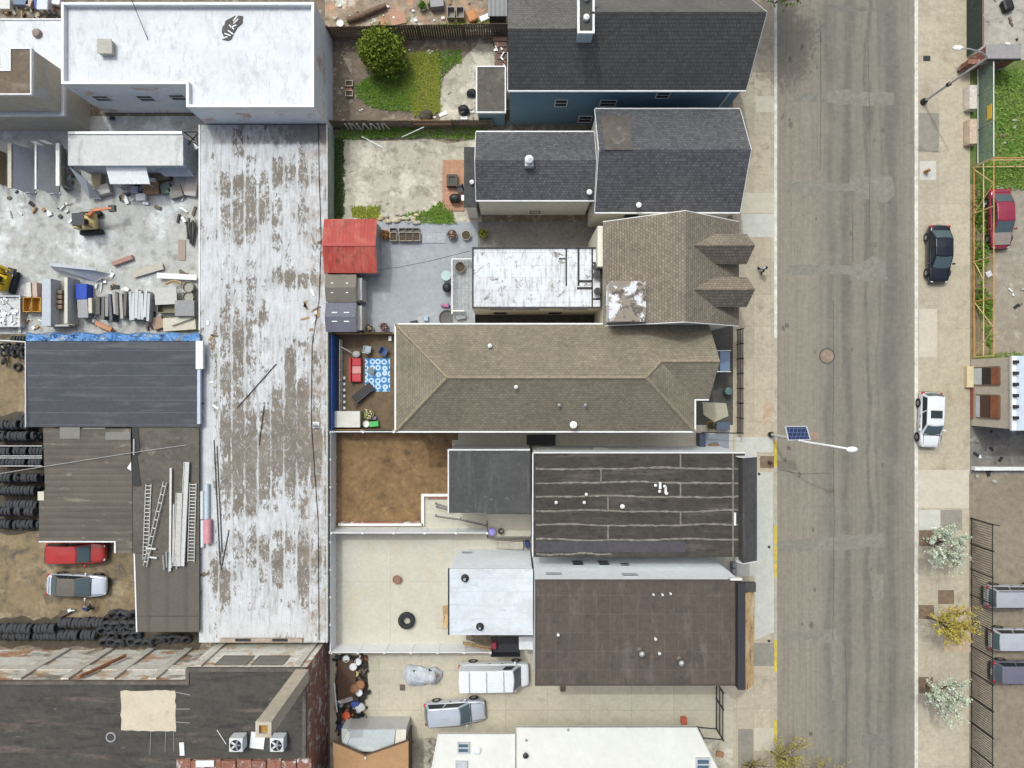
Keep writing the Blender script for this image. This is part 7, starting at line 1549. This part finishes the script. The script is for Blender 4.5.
digger('yellow_digger', 'yellow and black digger at the left edge of the builders yard', W(8, 281, .13), R(75), plain('bright_yellow', (.7, .48, .02)), plain('bright_yellow2', (.7, .46, .02)), ((.6, -.3, 1.2), (1.1, -.4, 2.0), (.9, -.95, 1.3)))
# dark cargo of shadowed tools
dk = thing('rubble_skip', 'shallow skip filled with white broken rubble at the left of the yard', 'skip', W(8, 311, .12)); a, b = W(-12, 295.5, .8), W(20.5, 327, .8)
MB().ring([(a.x, b.y), (b.x, b.y), (b.x, a.y), (a.x, a.y)], .1, .1, .85).build('sides', STEEL, dk)
MB().bb(a.x + .11, b.x - .11, b.y + .11, a.y - .11, .1, .6).build('rubble', mat('white_rubble', (.62, .62, .62), (.5, .5, .5), 2, .3, 9, [((.16, .16, .16), 2.6, .56, .64, (1, 1, 1))]), dk)
for i in range(18): MB().box(W(random.uniform(0, 18), random.uniform(298, 325), .66), (random.uniform(.2, .5), random.uniform(.1, .25), .12), jit(3), jit(.3)).solo('rubble_lump', random.choice((WHITEP, COPING, STEEL)), 'white broken lump on top of the rubble skip', 'rubble', 'lumps in the rubble skip')
for k in range(2): crate(27.5 + 8.5 * k, 304.5, .78, 1.2, .7, plain('amber_crate%d' % k, (.55, .3, .06)), 'amber yellow crate beside the rubble skip, %s of two' % ('left' if k == 0 else 'right'))
for k, (X, c_) in enumerate(((30, (.6, .58, .55)), (36, (.5, .38, .32)))): box(X, 290, .4, 1.2, .6, plain('bottle_%d' % k, c_), '%s upright canister pack above the amber crates' % ('white' if k == 0 else 'pinkish'), 'canister', 'canister', .05)
fr_ = thing('steel_frame_bin', 'large open grey bin with a pale left side and cream right post', 'bin', W(56, 302, .12)); h_ = 1.5; a, b = W(42, 278.5, h_), W(69, 326, h_)
MB().bb(a.x, a.x + .7, b.y, a.y, .1, h_).build('side_panel', plain('pale_steel', (.46, .49, .54), .5), fr_); MB().bb(b.x - .25, b.x, b.y + .2, a.y + .1, .1, h_ + .2).build('post_rail', plain('cream_post', (.6, .58, .5)), fr_); MB().bb(a.x + .71, b.x - .26, b.y, b.y + .15, .1, 1.1).build('end_panel', BIN, fr_); MB().bb(a.x + .71, b.x - .26, b.y + .16, a.y - .1, .1, .3).build('floor', plain('tan_floor', (.34, .31, .27)), fr_)
for k in range(4): box(57, 292 + 5 * k, .95, .32, .5, plain('timber_stack%d' % k, (.2 + .02 * k, .165, .12)), 'brown timber bundle in the large open grey bin, number %s from the top' % ('one', 'two', 'three', 'four')[k], 'timber', 'timber_bundle', z=.32)
box(83, 292, .95, 1.3, .9, plain('royal_blue', (.02, .07, .42)), 'royal blue box in the builders yard', bevel=.06); box(84.5, 309, .85, 1.5, .9, plain('grey_cabinet', (.33, .33, .34)), 'grey cabinet below the royal blue box', 'cabinet', 'cabinet', .05); box(92, 306, .3, 1.25, .95, plain('cream_strip', (.6, .56, .45)), 'narrow cream panel standing beside the grey cabinet', 'panel', 'panel', .02); box(98, 306, .5, 1.5, .6, plain('dark_cab', (.12, .11, .1)), 'dark box beside the narrow cream panel', bevel=.04)
# long leaning white panel
a, b = W(50, 262.5, 1.1), W(110, 276, 1.1)
lp = MB().slab([W(50, 262.5, 1.5), W(96, 268, 1.5), W(96, 270.5, 1.45), W(50, 266, 1.45)], .06); lp.slab([W(50, 266.2, 1.44), W(96, 270.7, 1.44), W(110, 274, .9), (W(96, 280, .2).x, W(0, 282, .2).y, .2), (W(56, 271, .2).x, W(0, 272, .2).y, .2)], .05)
lp.solo('propped_sheet', plain('white_grey_panel', (.55, .57, .6)), 'long white panel propped on a slant in the middle of the yard', 'panel')
for X0_, Y0_, X1_, Y1_, h0, lab in ((113, 264, 133, 257, .3, 'short reddish beam lying in the middle of the builders yard'), (96, 323, 112, 330, .5, 'orange-brown beam lying by the blue tarp')):
    a, b = W(X0_, Y0_, h0), W(X1_, Y1_, h0); d = b - a; MB().box((a + b) / 2, (d.length, .38, .25), math.atan2(d.y, d.x)).solo('beam', plain('beam%d' % X0_, (.36, .2, .16) if X0_ > 100 else (.5, .24, .13)), lab, 'beam', bevel=.03)
for i, X in enumerate((104, 108, 112, 115.5, 119, 122.5, 126)):
    c_ = ((.14, .14, .14), (.3, .28, .25), (.1, .11, .13), (.36, .35, .33), (.18, .17, .16), (.4, .38, .34), (.14, .13, .12))[i]
    box(X, 306 + jit(3), .24, 1.9 + jit(.4), .9 + jit(.2), plain('slab_stack%d' % i, c_), '%s slab standing in the row left of the white sheets, %s from the left' % ('pale' if c_[0] > .25 else 'dark', ('first', 'second', 'third', 'fourth', 'fifth', 'sixth', 'seventh')[i]), 'slab', 'standing_slab', jit(.08), bevel=.015, ry=jit(.12))
for i, X in enumerate((131.5, 134.5, 137.5, 140.5, 143.5, 146.5, 149.5)): box(X, 306 + jit(2), .22, 2.2 + jit(.2), 1.0, plain('sheet_stack%d' % i, (.5 + .03 * (i % 3), .52 + .03 * (i % 3), .54 + .02 * (i % 3))), 'white sheet standing on edge in the sheet rack, %s from the left' % ('first', 'second', 'third', 'fourth', 'fifth', 'sixth', 'seventh')[i], 'sheet', 'standing_sheet', jit(.05), bevel=.012, ry=.1 + jit(.05))
board(166, 296, 1.8, 1.4, plain('pale_sheet2', (.5, .49, .46)), 'pale square sheet lying right of the sheet rack', .05, .8, 'sheet', 'sheet'); crate(166, 308, 1.5, .8, .7, plain('olive_crate', (.2, .19, .12)), 'olive crate of scraps below the pale square sheet')
box(186, 308.5, 1.6, 1.3, .9, plain('flat_grey', (.27, .27, .28)), 'flat grey cabinet by the wall of the long shed', 'cabinet', 'cabinet'); box(180, 324, 2.7, 1.1, .5, plain('cream_boards', (.56, .52, .42)), 'stack of cream boards by the blue tarp', 'boards', 'board_stack', .07)
MB().path([W(172, 326, .75), W(197, 317, .75)], .04).solo('dark_rod', DARKSTEEL, 'dark rod lying across the stack of cream boards', 'rod'); box(158, 323, .9, 1.0, .35, plain('scrap_wood', (.36, .24, .17)), 'reddish scrap wood heap beside the cream boards', 'scrap', 'scrap_heap', .3)
for k, Y in enumerate((287, 297)): bucket(188, Y, .42, .8, plain('oil_drum%d' % k, (.27, .26, .2)), 'olive-grey drum by the wall of the long shed, %s of two' % ('upper' if k == 0 else 'lower'), 'drum', 'drum', fill=plain('drum_top%d' % k, (.33, .32, .27)))
ar = MB(); pts = [W(166 + 16 * k / 8, 284 - 3.2 * math.sin(math.pi * k / 8), .9) for k in range(9)]; ar.path(pts, .12); ar.solo('curved_timber', WOOD, 'curved pale timber arch lying above the flat grey cabinet', 'timber')
board(177, 276.5, 3.3, .45, COPING, 'long cream board lying above the curved timber', R(-3), .5); board(148, 270, 2.6, .6, plain('tan_board', (.46, .42, .36)), 'tan board lying at a slant left of the long cream board', R(16), .3)
for k in range(5): 
    X, Y = 187 + 2 * k, 232 + jit(4); MB().tube(W(X, Y - 10, .5), W(X + jit(3), Y + 10 + jit(4), .3), .09, 6).solo('timber_pole', OLDWOOD if k % 2 else DARKSTEEL, ('grey-brown' if k % 2 else 'dark') + ' pole lying against the long shed wall in the yard corner', 'pole', 'poles by the long shed wall')
board(182, 250, .6, 1.7, plain('rust_stain', (.34, .26, .22)), 'brownish board lying by the poles along the long shed', th=.03)
for X, Y, w, d, h, c_, lab in ((97, 180, .8, 1.2, .6, (.45, .36, .22), 'tan cable reel box under the white awning edge'), (103, 190, 1.2, .8, .6, (.48, .46, .42), 'pale machine box left of the white awning'), (127, 189, .8, .7, .5, (.2, .18, .2), 'dark purple bag below the white awning'), (135, 190, .6, .6, .5, (.3, .3, .36), 'grey-blue box below the white awning'), (152, 188, 1.2, 1.0, .5, (.34, .2, .1), 'orange-brown sacks right of the white awning'), (160, 176, 1.6, .8, .6, (.2, .14, .1), 'dark brown crate behind the white board'), (151, 180, .9, .3, .8, (.72, .72, .72), 'small white board right of the awning'), (166, 189, .8, .8, .5, (.12, .17, .15), 'dark green bag near the shed corner'), (176, 192, 1.1, 1.0, .5, (.24, .22, .2), 'dark grey crate near the shed corner'), (183, 180, 1.4, 2.0, .35, (.4, .38, .36), 'tilted grey pallet at the shed corner'), (192, 184, 1.0, 2.0, .4, (.5, .44, .42), 'pinkish tilted sheet against the long shed')):
    box(X, Y, w, d, h, plain('yard_%d_%d' % (X, Y), c_), lab, lab.split()[-1] if False else 'box', 'yard_box' if 'box' in lab else 'board' if 'board' in lab else 'bag' if 'bag' in lab else 'sacks' if 'sacks' in lab else 'crate' if 'crate' in lab else 'pallet' if 'pallet' in lab else 'sheet', jit(.3) if w > .5 else 0, bevel=.04)
box(141, 197, .8, .6, .35, COPING, 'low white tray in the shade below the metal shed', 'tray', 'tray'); 
for X, Y, lab in ((112, 120, 'small dark vent block on the pale strip behind the metal shed'),): box(X, 118, .35, .25, .2, BLACK, lab, 'vent', 'vent_block')
mb = MB(); fr2 = thing('steel_rack', 'thin dark steel rack between the metal shed and the long shed', 'rack', W(191, 138, .1))
for s in ((183, 132, 197, 132), (183, 138, 197, 144), (197, 132, 197, 144), (186, 147, 198, 133)): mb.tube(W(s[0], s[1], 2.0), W(s[2], s[3], 2.0), .05)
mb.build('frame', DARKSTEEL, fr2)
for X, Y in ((184, 132), (196, 132), (196, 144)): p = W(X, Y, 2.0); MB().tube((p.x, p.y, .1), p, .05).build('leg', DARKSTEEL, fr2)
board(193, 148, .9, .5, WHITEP, 'small white sheet lying beside the thin steel rack', .5, 1.0, 'sheet', 'sheet')
# tarp
def tarp(name, label, Xa, Xb, Ya, Yb, h, m, fold=.1, fx=22):
    nx, ny = int((Xb - Xa) / 1.6), 6; vs = []
    for j in range(ny + 1):
        for i in range(nx + 1):
            X = lerp(Xa, Xb, i / nx); Y = lerp(Ya, Yb, j / ny) + .8 * math.sin(X * .21) * (1 - j / ny) + jit(.25)
            z = h + fold * math.sin(X * 6.28 / fx + j * .6) * .5 + jit(.035) - (.9 if j == 0 else .25 if j == ny else 0); p = W(X, Y, z); vs.append(p)
    w = nx + 1; mb = MB().add(vs, [(j * w + i, j * w + i + 1, (j + 1) * w + i + 1, (j + 1) * w + i) for j in range(ny) for i in range(nx)])
    o = mb.solo(name, m, label, 'tarp'); so_ = o.modifiers.new('thick', 'SOLIDIFY'); so_.thickness = .02; return o
tarp('blue_tarp', 'wrinkled bright blue tarp strip along the top of the blue-grey shed', 26, 200, 332.8, 342.5, 2.7, mat('blue_tarp_sheet', (.065, .2, .47), (.11, .26, .52), .8, .12, 8, [((.3, .5, .8), 1.2, .63, .72, (1, 1, 1)), ((.03, .08, .2), 2.0, .58, .66, (1, 1, 1)), ((.3, .3, .28), 1.5, .62, .68, (1, 1, 1))], rough=.45))
MB().tube(W(-5, 340, 1.5), W(26, 342, 1.5), .05).solo('pale_rail', COPING, 'pale rail running left from the corner of the blue-grey shed', 'rail')
# corrugated white drum etc on felt roof: ladders and gutters
hL = 2.95
def ladder(label, X0_, Y0_, X1_, Y1_, w, n, m=ALU, z=hL):
    t = thing('ladder', label, 'ladder', W(X0_, Y0_, z)); a, b = W(X0_, Y0_, z), W(X1_, Y1_, z); d = (b - a).normalized(); s = Vector((-d.y, d.x, 0)) * w / 2
    for k in (-1, 1): MB().tube(a + s * k, b + s * k, .045, 6).build('rail', m, t)
    mb = MB()
    for i in range(n): q = lerp(a, b, (i + .5) / n); mb.tube(q - s, q + s, .03, 5)
    mb.build('rungs', m, t); return t
ladder('aluminium ladder lying upright at the left of the ladder pile', 148.5, 484, 145.5, 560, .42, 20); ladder('narrow pale ladder lying slanted across the left ladder', 165, 482, 145, 566, .26, 10, ALU, hL + .12)
ladder('wide pale ladder at the right end of the ladder pile', 193, 483, 191, 562, .5, 24)
for X0_, Y0_, X1_, Y1_, w, c_, lab in ((171, 468, 170, 571, .16, (.62, .62, .6), 'longest pale pole in the middle of the ladder pile'), (174, 504, 173, 562, .12, (.5, .5, .48), 'short pale pole beside the longest pole'), (187, 462, 182, 566, .42, (.56, .56, .54), 'long grey plank under the wide plank in the ladder pile'), (180, 493, 177, 566, .55, (.52, .5, .46), 'wide beige scaffold plank in the ladder pile'), (146, 548, 156, 549, .12, (.66, .66, .64), 'short pale crossbar at the foot of the slanted ladder'), (150, 557, 157, 558, .12, (.66, .66, .64), 'lower short pale crossbar at the foot of the slanted ladder')):
    a, b = W(X0_, Y0_, hL + .1), W(X1_, Y1_, hL + .1); d = b - a; mb = MB().box((a + b) / 2, (d.length, w, .1), math.atan2(d.y, d.x))
    if w > .4:
        sd_ = Vector((-d.y, d.x, 0)).normalized()
        for k in (-1, 1): mb.box((a + b) / 2 + sd_ * k * w * .46 + Vector((0, 0, .07)), (d.length, .05, .08), math.atan2(d.y, d.x))
        for i in range(16): mb.box(lerp(a, b, (i + .5) / 16) + Vector((0, 0, .055)), (.03, w * .85, .03), math.atan2(d.y, d.x))
    mb.solo('plank' if w > .4 else 'pole', plain('pile_%d_%d' % (X0_, Y0_), c_, .5), lab, 'plank' if w > .4 else 'pole')
for k in range(6): MB().tube(W(163 + 3.2 * k, 553 + jit(3), hL + .12), W(163 + 3.2 * k + jit(1), 568 + jit(4), hL + .12), .05, 5).solo('pipe', ALU, 'short grey pipe at the foot of the ladder pile', 'pipe', 'pipes at the foot of the ladder pile')
for X, Y0_, Y1_, c_, r, lab in ((202, 491, 519, (.7, .72, .74), .16, 'upper white tube beside the pink roll'), (202.5, 520, 547, (.7, .72, .74), .16, 'lower white tube beside the pink roll'), (207, 484, 519, (.52, .6, .66), .2, 'pale blue tube above the pink roll'), (208, 519.5, 543, (.62, .28, .32), .3, 'short pink roll of insulation on the edge of the peeling roof')):
    MB().tube(W(X, Y0_, hK + r), W(X, Y1_, hK + r), r, 14).solo('insulation_roll' if 'pink' in lab else 'tube', plain('tube_%d_%d' % (X, Y0_), c_, .6), lab, 'roll' if 'pink' in lab else 'tube')
# ---------------------------------------------------------------- debris heap by the driveway
base_ = MB(); 
hp = [(336, 655), (366, 655), (368, 672), (366, 700), (362, 716), (356, 735), (338, 736), (335, 700)]
MB().prism(ragged(P2(hp, .2), .35, .12), .1, .2).solo('scrap_bed', mat('scrap_bed', (.06, .045, .035), (.035, .03, .026), 1.5, .4, 9), 'dark rusty bed of scrap beside the driveway', 'scrap bed')
board(347, 680, 1.5, 3.3, plain('rusty_sheet', (.09, .05, .03)), 'large rusty brown sheet in the debris heap', z=.5, name='rusty_sheet', cat='sheet')
tub_c = [(346, 659, .3, COPING, 'white round tub at the top of the debris heap'), (353, 667, .32, WHITEP, 'white bucket right of the rusty sheet'), (358, 662, .3, COPING, 'second white bucket near the top right of the debris heap'), (356, 674, .25, plain('yellowish', (.5, .42, .2)), 'yellowish tub in the debris heap'), (354, 689, .38, plain('rust_tub', (.32, .16, .08)), 'rust coloured tub in the debris heap'), (360, 685, .4, plain('orange_rust', (.36, .17, .08)), 'orange-brown tub in the debris heap'), (359, 693, .3, COPING, 'pale tub below the orange-brown tub'), (346, 716, .36, plain('red_tub', (.55, .1, .05)), 'red bucket at the lower end of the debris heap'), (356, 718, .3, BLACK, 'black bucket right of the red bucket'), (350, 726, .3, DARKSTEEL, 'dark steel bucket below the red bucket'), (341, 728, .33, plain('navy_tub', (.05, .07, .2)), 'navy blue bucket in the bottom left of the debris heap'), (350, 733, .36, BLACK, 'black tub at the bottom of the debris heap')]
for X, Y, r, m, lab in tub_c: bucket(X, Y, r * .9, r * 1.4, m, lab, 'bucket' if 'bucket' in lab else 'tub', 'bucket' if 'bucket' in lab else 'tub', .2, fill=m)
board(347, 700, 1.0, .35, plain('grey_plank_d', (.35, .34, .32)), 'grey board across the debris heap', .3, .6); box(355, 704, .7, .5, .4, plain('blue_bag', (.06, .12, .4)), 'blue bag in the debris heap', 'bag', 'bag', .3, .2, bevel=.12); box(360, 708, .75, .65, .4, WHITEP, 'crumpled white bag in the debris heap', 'bag', 'bag', .5, .2, bevel=.15)
MB().tube(W(334, 683, 1.2), W(337, 712, .8), .06).solo('white_pole', COPING, 'white pole leaning on the brick wall beside the debris heap', 'pole')
for i in range(110):
    X, Y = random.uniform(336, 367), random.uniform(656, 734); c_ = random.choice((BLACK, DARKSTEEL, RUST, OLDWOOD, STEEL, BLACK, DARKSTEEL))
    MB().box(W(X, Y, .2) + Vector((0, 0, .12)), (random.uniform(.15, .8), random.uniform(.08, .3), random.uniform(.08, .3)), jit(3), jit(.5), jit(.3)).solo('scrap_piece', c_, 'piece of dark or rusty scrap in the debris heap by the driveway', 'scrap', 'scrap pieces in the debris heap')
for k, Y in enumerate((742, 752, 762)):
    MB().path([W(430, Y - 4, .6), W(437, Y, .9), W(432, Y + 4, .6), W(428, Y, .4), W(430, Y - 4, .6)], .05).solo('bent_frame', plain('bent_frame%d' % k, (.3, .26, .22)), 'bent brown metal frame beside the cream roof, %s of three' % ('upper', 'middle', 'lower')[k], 'frame')
# top left clutter above the white low roof
for X, Y, w, d, h, c_, lab in ((44, 3, .9, 1.3, .8, (.62, .64, .68), 'white box at the top left beside the white parapet'), (38, 3, .5, 1.2, .6, (.06, .1, .3), 'navy panel left of the white box at the top left'), (22, 2, 1.3, .6, .5, (.15, .2, .3), 'dark blue sheet at the top left'), (5, 5, 1.0, .8, .5, (.62, .62, .6), 'pale lump at the top left corner'), (30, 2, .5, .8, .5, (.48, .38, .3), 'tan box at the top left'), (57, 1, .7, .7, .5, (.7, .7, .7), 'white sheet in the top corner by the parapet')): box(X, Y, w, d, h, plain('clut%d' % X, c_), lab, rz=jit(.4), bevel=.05)
for i in range(30): 
    X, Y = random.uniform(0, 60), random.uniform(3, 18); MB().box(W(X, Y, .2), (random.uniform(.2, .8), random.uniform(.1, .3), .2), jit(3), jit(.4)).solo('rubble_piece', random.choice((plain('tan_rub', (.42, .33, .22)) if 'tan_rub' not in bpy.data.materials else bpy.data.materials['tan_rub'], OLDWOOD, CONC, WOOD)), 'piece of tan or grey rubble above the low white roof at the top left', 'rubble', 'rubble at the top left')
for k in range(3): MB().tube(W(44 + 5 * k, 10, .8), W(51 + 5 * k, 20, .5), .08).solo('dark_beam', BLACK, 'dark slanted beam at the top left above the low white roof', 'beam', 'dark beams at the top left')
# right-hand small debris
for i in range(34):
    X, Y = random.choice(((1004, 8), (1010, 32), (1000, 440), (985, 455), (1012, 300), (1005, 130), (990, 470))); X += jit(14); Y += jit(14)
    MB().box(W(X, Y, .13) + Vector((0, 0, .05)), (random.uniform(.12, .5), random.uniform(.08, .25), .1), jit(3)).solo('litter', random.choice((WHITEP, CONC, DARKSTEEL, OLDWOOD)), 'small scrap of litter on the ground of the far lots', 'litter', 'litter on the far lots')
box(1008, 5, .9, 1.0, .5, BLACK, 'black rubbish bag on the dusty lot at the top right', 'bag', 'bag', .3, bevel=.2); box(985, 205, .3, .3, .2, WHITEP, 'white scrap by the front of the faded red car', 'scrap', 'scrap'); box(989, 274, .5, .5, .15, plain('lilac', (.55, .52, .58)), 'pale lilac bag on the worn lot behind the orange fence', 'bag', 'bag', .4, bevel=.05)

# ---------------------------------------------------------------- people
SKIN = plain('skin', (.42, .26, .18), .6, grain=.03)
def skinned(name, verts, edges, radii, m, par, root=0, sub=2):
    me = bpy.data.meshes.new(name); me.from_pydata(verts, edges, []); o = bpy.data.objects.new(name, me); COL.objects.link(o)
    sk = o.modifiers.new('skin', 'SKIN'); ss = o.modifiers.new('s', 'SUBSURF'); ss.levels = sub; ss.render_levels = sub
    for i, r_ in enumerate(radii): me.skin_vertices[0].data[i].radius = (r_, r_) if not isinstance(r_, tuple) else r_; me.skin_vertices[0].data[i].use_root = (i == root)
    bpy.context.view_layer.update(); dg = bpy.context.evaluated_depsgraph_get(); nm = bpy.data.meshes.new_from_object(o.evaluated_get(dg)); o.modifiers.clear(); o.data = nm; bpy.data.meshes.remove(me)
    nm.materials.append(m); nm.polygons.foreach_set('use_smooth', [True] * len(nm.polygons)); o.parent = par; ORG[o.name] = ORG[par.name]; return o
def person(label, loc, rz, J, shirt, trousers, hair):
    """J: joint positions (metres, +x is where the person faces)"""
    t = thing('person', label, 'person'); n = ['pelvis', 'waist', 'chest', 'neck', 'head0', 'head1']; V = [J[k] for k in n]; E = [(i, i + 1) for i in range(5)]; Rr = [(.14, .11), (.13, .10), (.16, .11), .055, .085, .095]
    def limb(keys, rad, start):
        k0 = start
        for k, r_ in zip(keys, rad): V.append(J[k]); E.append((k0, len(V) - 1)); Rr.append(r_); k0 = len(V) - 1
        return k0
    ends = []
    for s in 'lr':
        limb(['sh' + s, 'el' + s, 'wr' + s, 'ha' + s], [.062, .045, .034, .04], 2)
        w_ = len(V) - 1; h_, wv = Vector(J['ha' + s]), Vector(J['wr' + s]); d = (h_ - wv).normalized(); pr = d.orthogonal().normalized()
        for f in range(4): V.append(tuple(h_ + d * (.075 - .008 * abs(f - 1)) + pr * (.024 * (f - 1.5)))); E.append((w_, len(V) - 1)); Rr.append(.009)
        V.append(tuple(lerp(wv, h_, .6) + pr * .06 + d * .02)); E.append((w_ - 1, len(V) - 1)); Rr.append(.011)
        limb(['hi' + s, 'kn' + s, 'an' + s, 'to' + s], [.085, .058, .042, .038], 0)
    skinned('body', V, E, Rr, SKIN, t)
    V2 = [J['waist'], J['chest'], J['neck']]; E2 = [(0, 1), (1, 2)]; R2 = [(.17, .135), (.19, .14), .075]
    for s in 'lr': V2 += [J['sh' + s], J['el' + s], tuple(lerp(Vector(J['el' + s]), Vector(J['wr' + s]), .85))]; b = len(V2) - 3; E2 += [(1, b), (b, b + 1), (b + 1, b + 2)]; R2 += [.08, .062, .05]
    skinned('shirt', V2, E2, R2, shirt, t)
    V3 = [J['waist'], J['pelvis']]; E3 = [(1, 0)]; R3 = [(.155, .12), (.165, .135)]
    for s in 'lr': V3 += [J['hi' + s], J['kn' + s], tuple(lerp(Vector(J['kn' + s]), Vector(J['an' + s]), .95))]; b = len(V3) - 3; E3 += [(1, b), (b, b + 1), (b + 1, b + 2)]; R3 += [.1, .075, .065]
    skinned('trousers', V3, E3, R3, trousers, t, 1)
    h = Vector(J['head1']); hd = (h - Vector(J['head0'])).normalized(); MB().ell(h + hd * .035 - Vector((.018, 0, 0)), (.105, .09, .10), 12, 8).build('hair', hair, t, smooth=True)
    for s in (-1, 1):
        MB().ell(h + Vector((.085, s * .033, -.01)), (.016, .014, .012), 8, 6).build('eye', BLACK, t); MB().ell(h + Vector((0, s * .092, -.02)), (.025, .015, .034), 8, 6).build('ear', SKIN, t)
    MB().ell(h + Vector((.102, 0, -.04)), (.02, .016, .026), 8, 6).build('nose', SKIN, t); MB().ell(h + Vector((.088, 0, -.08)), (.012, .028, .008), 8, 6).build('mouth', plain('lip' + shirt.name, (.36, .14, .12)), t)
    for s in 'lr': a = Vector(J['an' + s]); MB().ell(Vector((a.x + .06, a.y, .05)), (.14, .052, .055), 10, 6).build('shoe', BLACK, t, smooth=True)
    t.location = loc; t.rotation_euler = (0, 0, rz); return t
JW = dict(pelvis=(0, 0, .95), waist=(0, 0, 1.1), chest=(.02, 0, 1.34), neck=(.02, 0, 1.5), head0=(.03, 0, 1.58), head1=(.04, 0, 1.68), shl=(0, .19, 1.42), ell=(-.08, .25, 1.15), wrl=(.02, .25, .92), hal=(.05, .25, .84), shr=(0, -.19, 1.42), elr=(.04, -.25, 1.15), wrr=(.18, -.25, .95), har=(.22, -.25, .88),
          hil=(0, .1, .9), knl=(.18, .1, .52), anl=(.2, .1, .1), tol=(.32, .1, .05), hir=(0, -.1, .9), knr=(-.02, -.1, .5), anr=(-.28, -.1, .14), tor=(-.17, -.1, .05))
person('person in a pale blue top and black trousers walking on the near pavement', W(759.5, 270.5, .125), R(-80), JW, plain('pale_blue_cloth', (.48, .62, .72), .9), plain('black_cloth', (.02, .02, .024), .9), plain('dark_hair', (.015, .012, .01)))
JB = dict(pelvis=(-.25, 0, .85), waist=(-.14, 0, .97), chest=(.12, 0, 1.13), neck=(.27, 0, 1.2), head0=(.34, 0, 1.2), head1=(.43, 0, 1.22), shl=(.16, .19, 1.14), ell=(.3, .24, .9), wrl=(.5, .2, .85), hal=(.57, .18, .84), shr=(.16, -.19, 1.14), elr=(.3, -.24, .9), wrr=(.5, -.2, .85), har=(.57, -.18, .84),
          hil=(-.22, .1, .82), knl=(-.08, .12, .46), anl=(-.2, .12, .08), tol=(-.08, .12, .04), hir=(-.22, -.1, .82), knr=(-.12, -.12, .46), anr=(-.3, -.12, .08), tor=(-.18, -.12, .04))
person('person in navy work clothes bending over beside the silver sedan', W(92.5, 605, .12), R(80), JB, plain('navy_cloth', (.03, .05, .13), .9), plain('navy_trousers', (.025, .035, .08), .9), plain('fair_hair', (.25, .15, .07)))
jk = thing('trolley_jack', 'dark brown workshop jack with a white top lying below the silver sedan', 'jack', W(69, 613, .12)); p = W(68, 612, .3)
MB().box((p.x - .3, p.y - .1, .28), (.9, .4, .25), R(25)).build('body', plain('jack_brown', (.12, .08, .06)), jk, bevel=.05); MB().tube((p.x + .1, p.y + .15, .4), (p.x + .7, p.y + .2, .55), .05).build('handle', WHITEP, jk); MB().box((p.x + .25, p.y + .2, .5), (.3, .25, .1), .4).build('saddle', WHITEP, jk)
for s in (-1, 1): MB().lathe([(.03, -.04), (.09, -.04), (.09, .04), (.03, .04)], (p.x - .55, p.y - .2 + s * .2, .21), 10, 'y', closed=True).build('wheel', BLACK, jk)
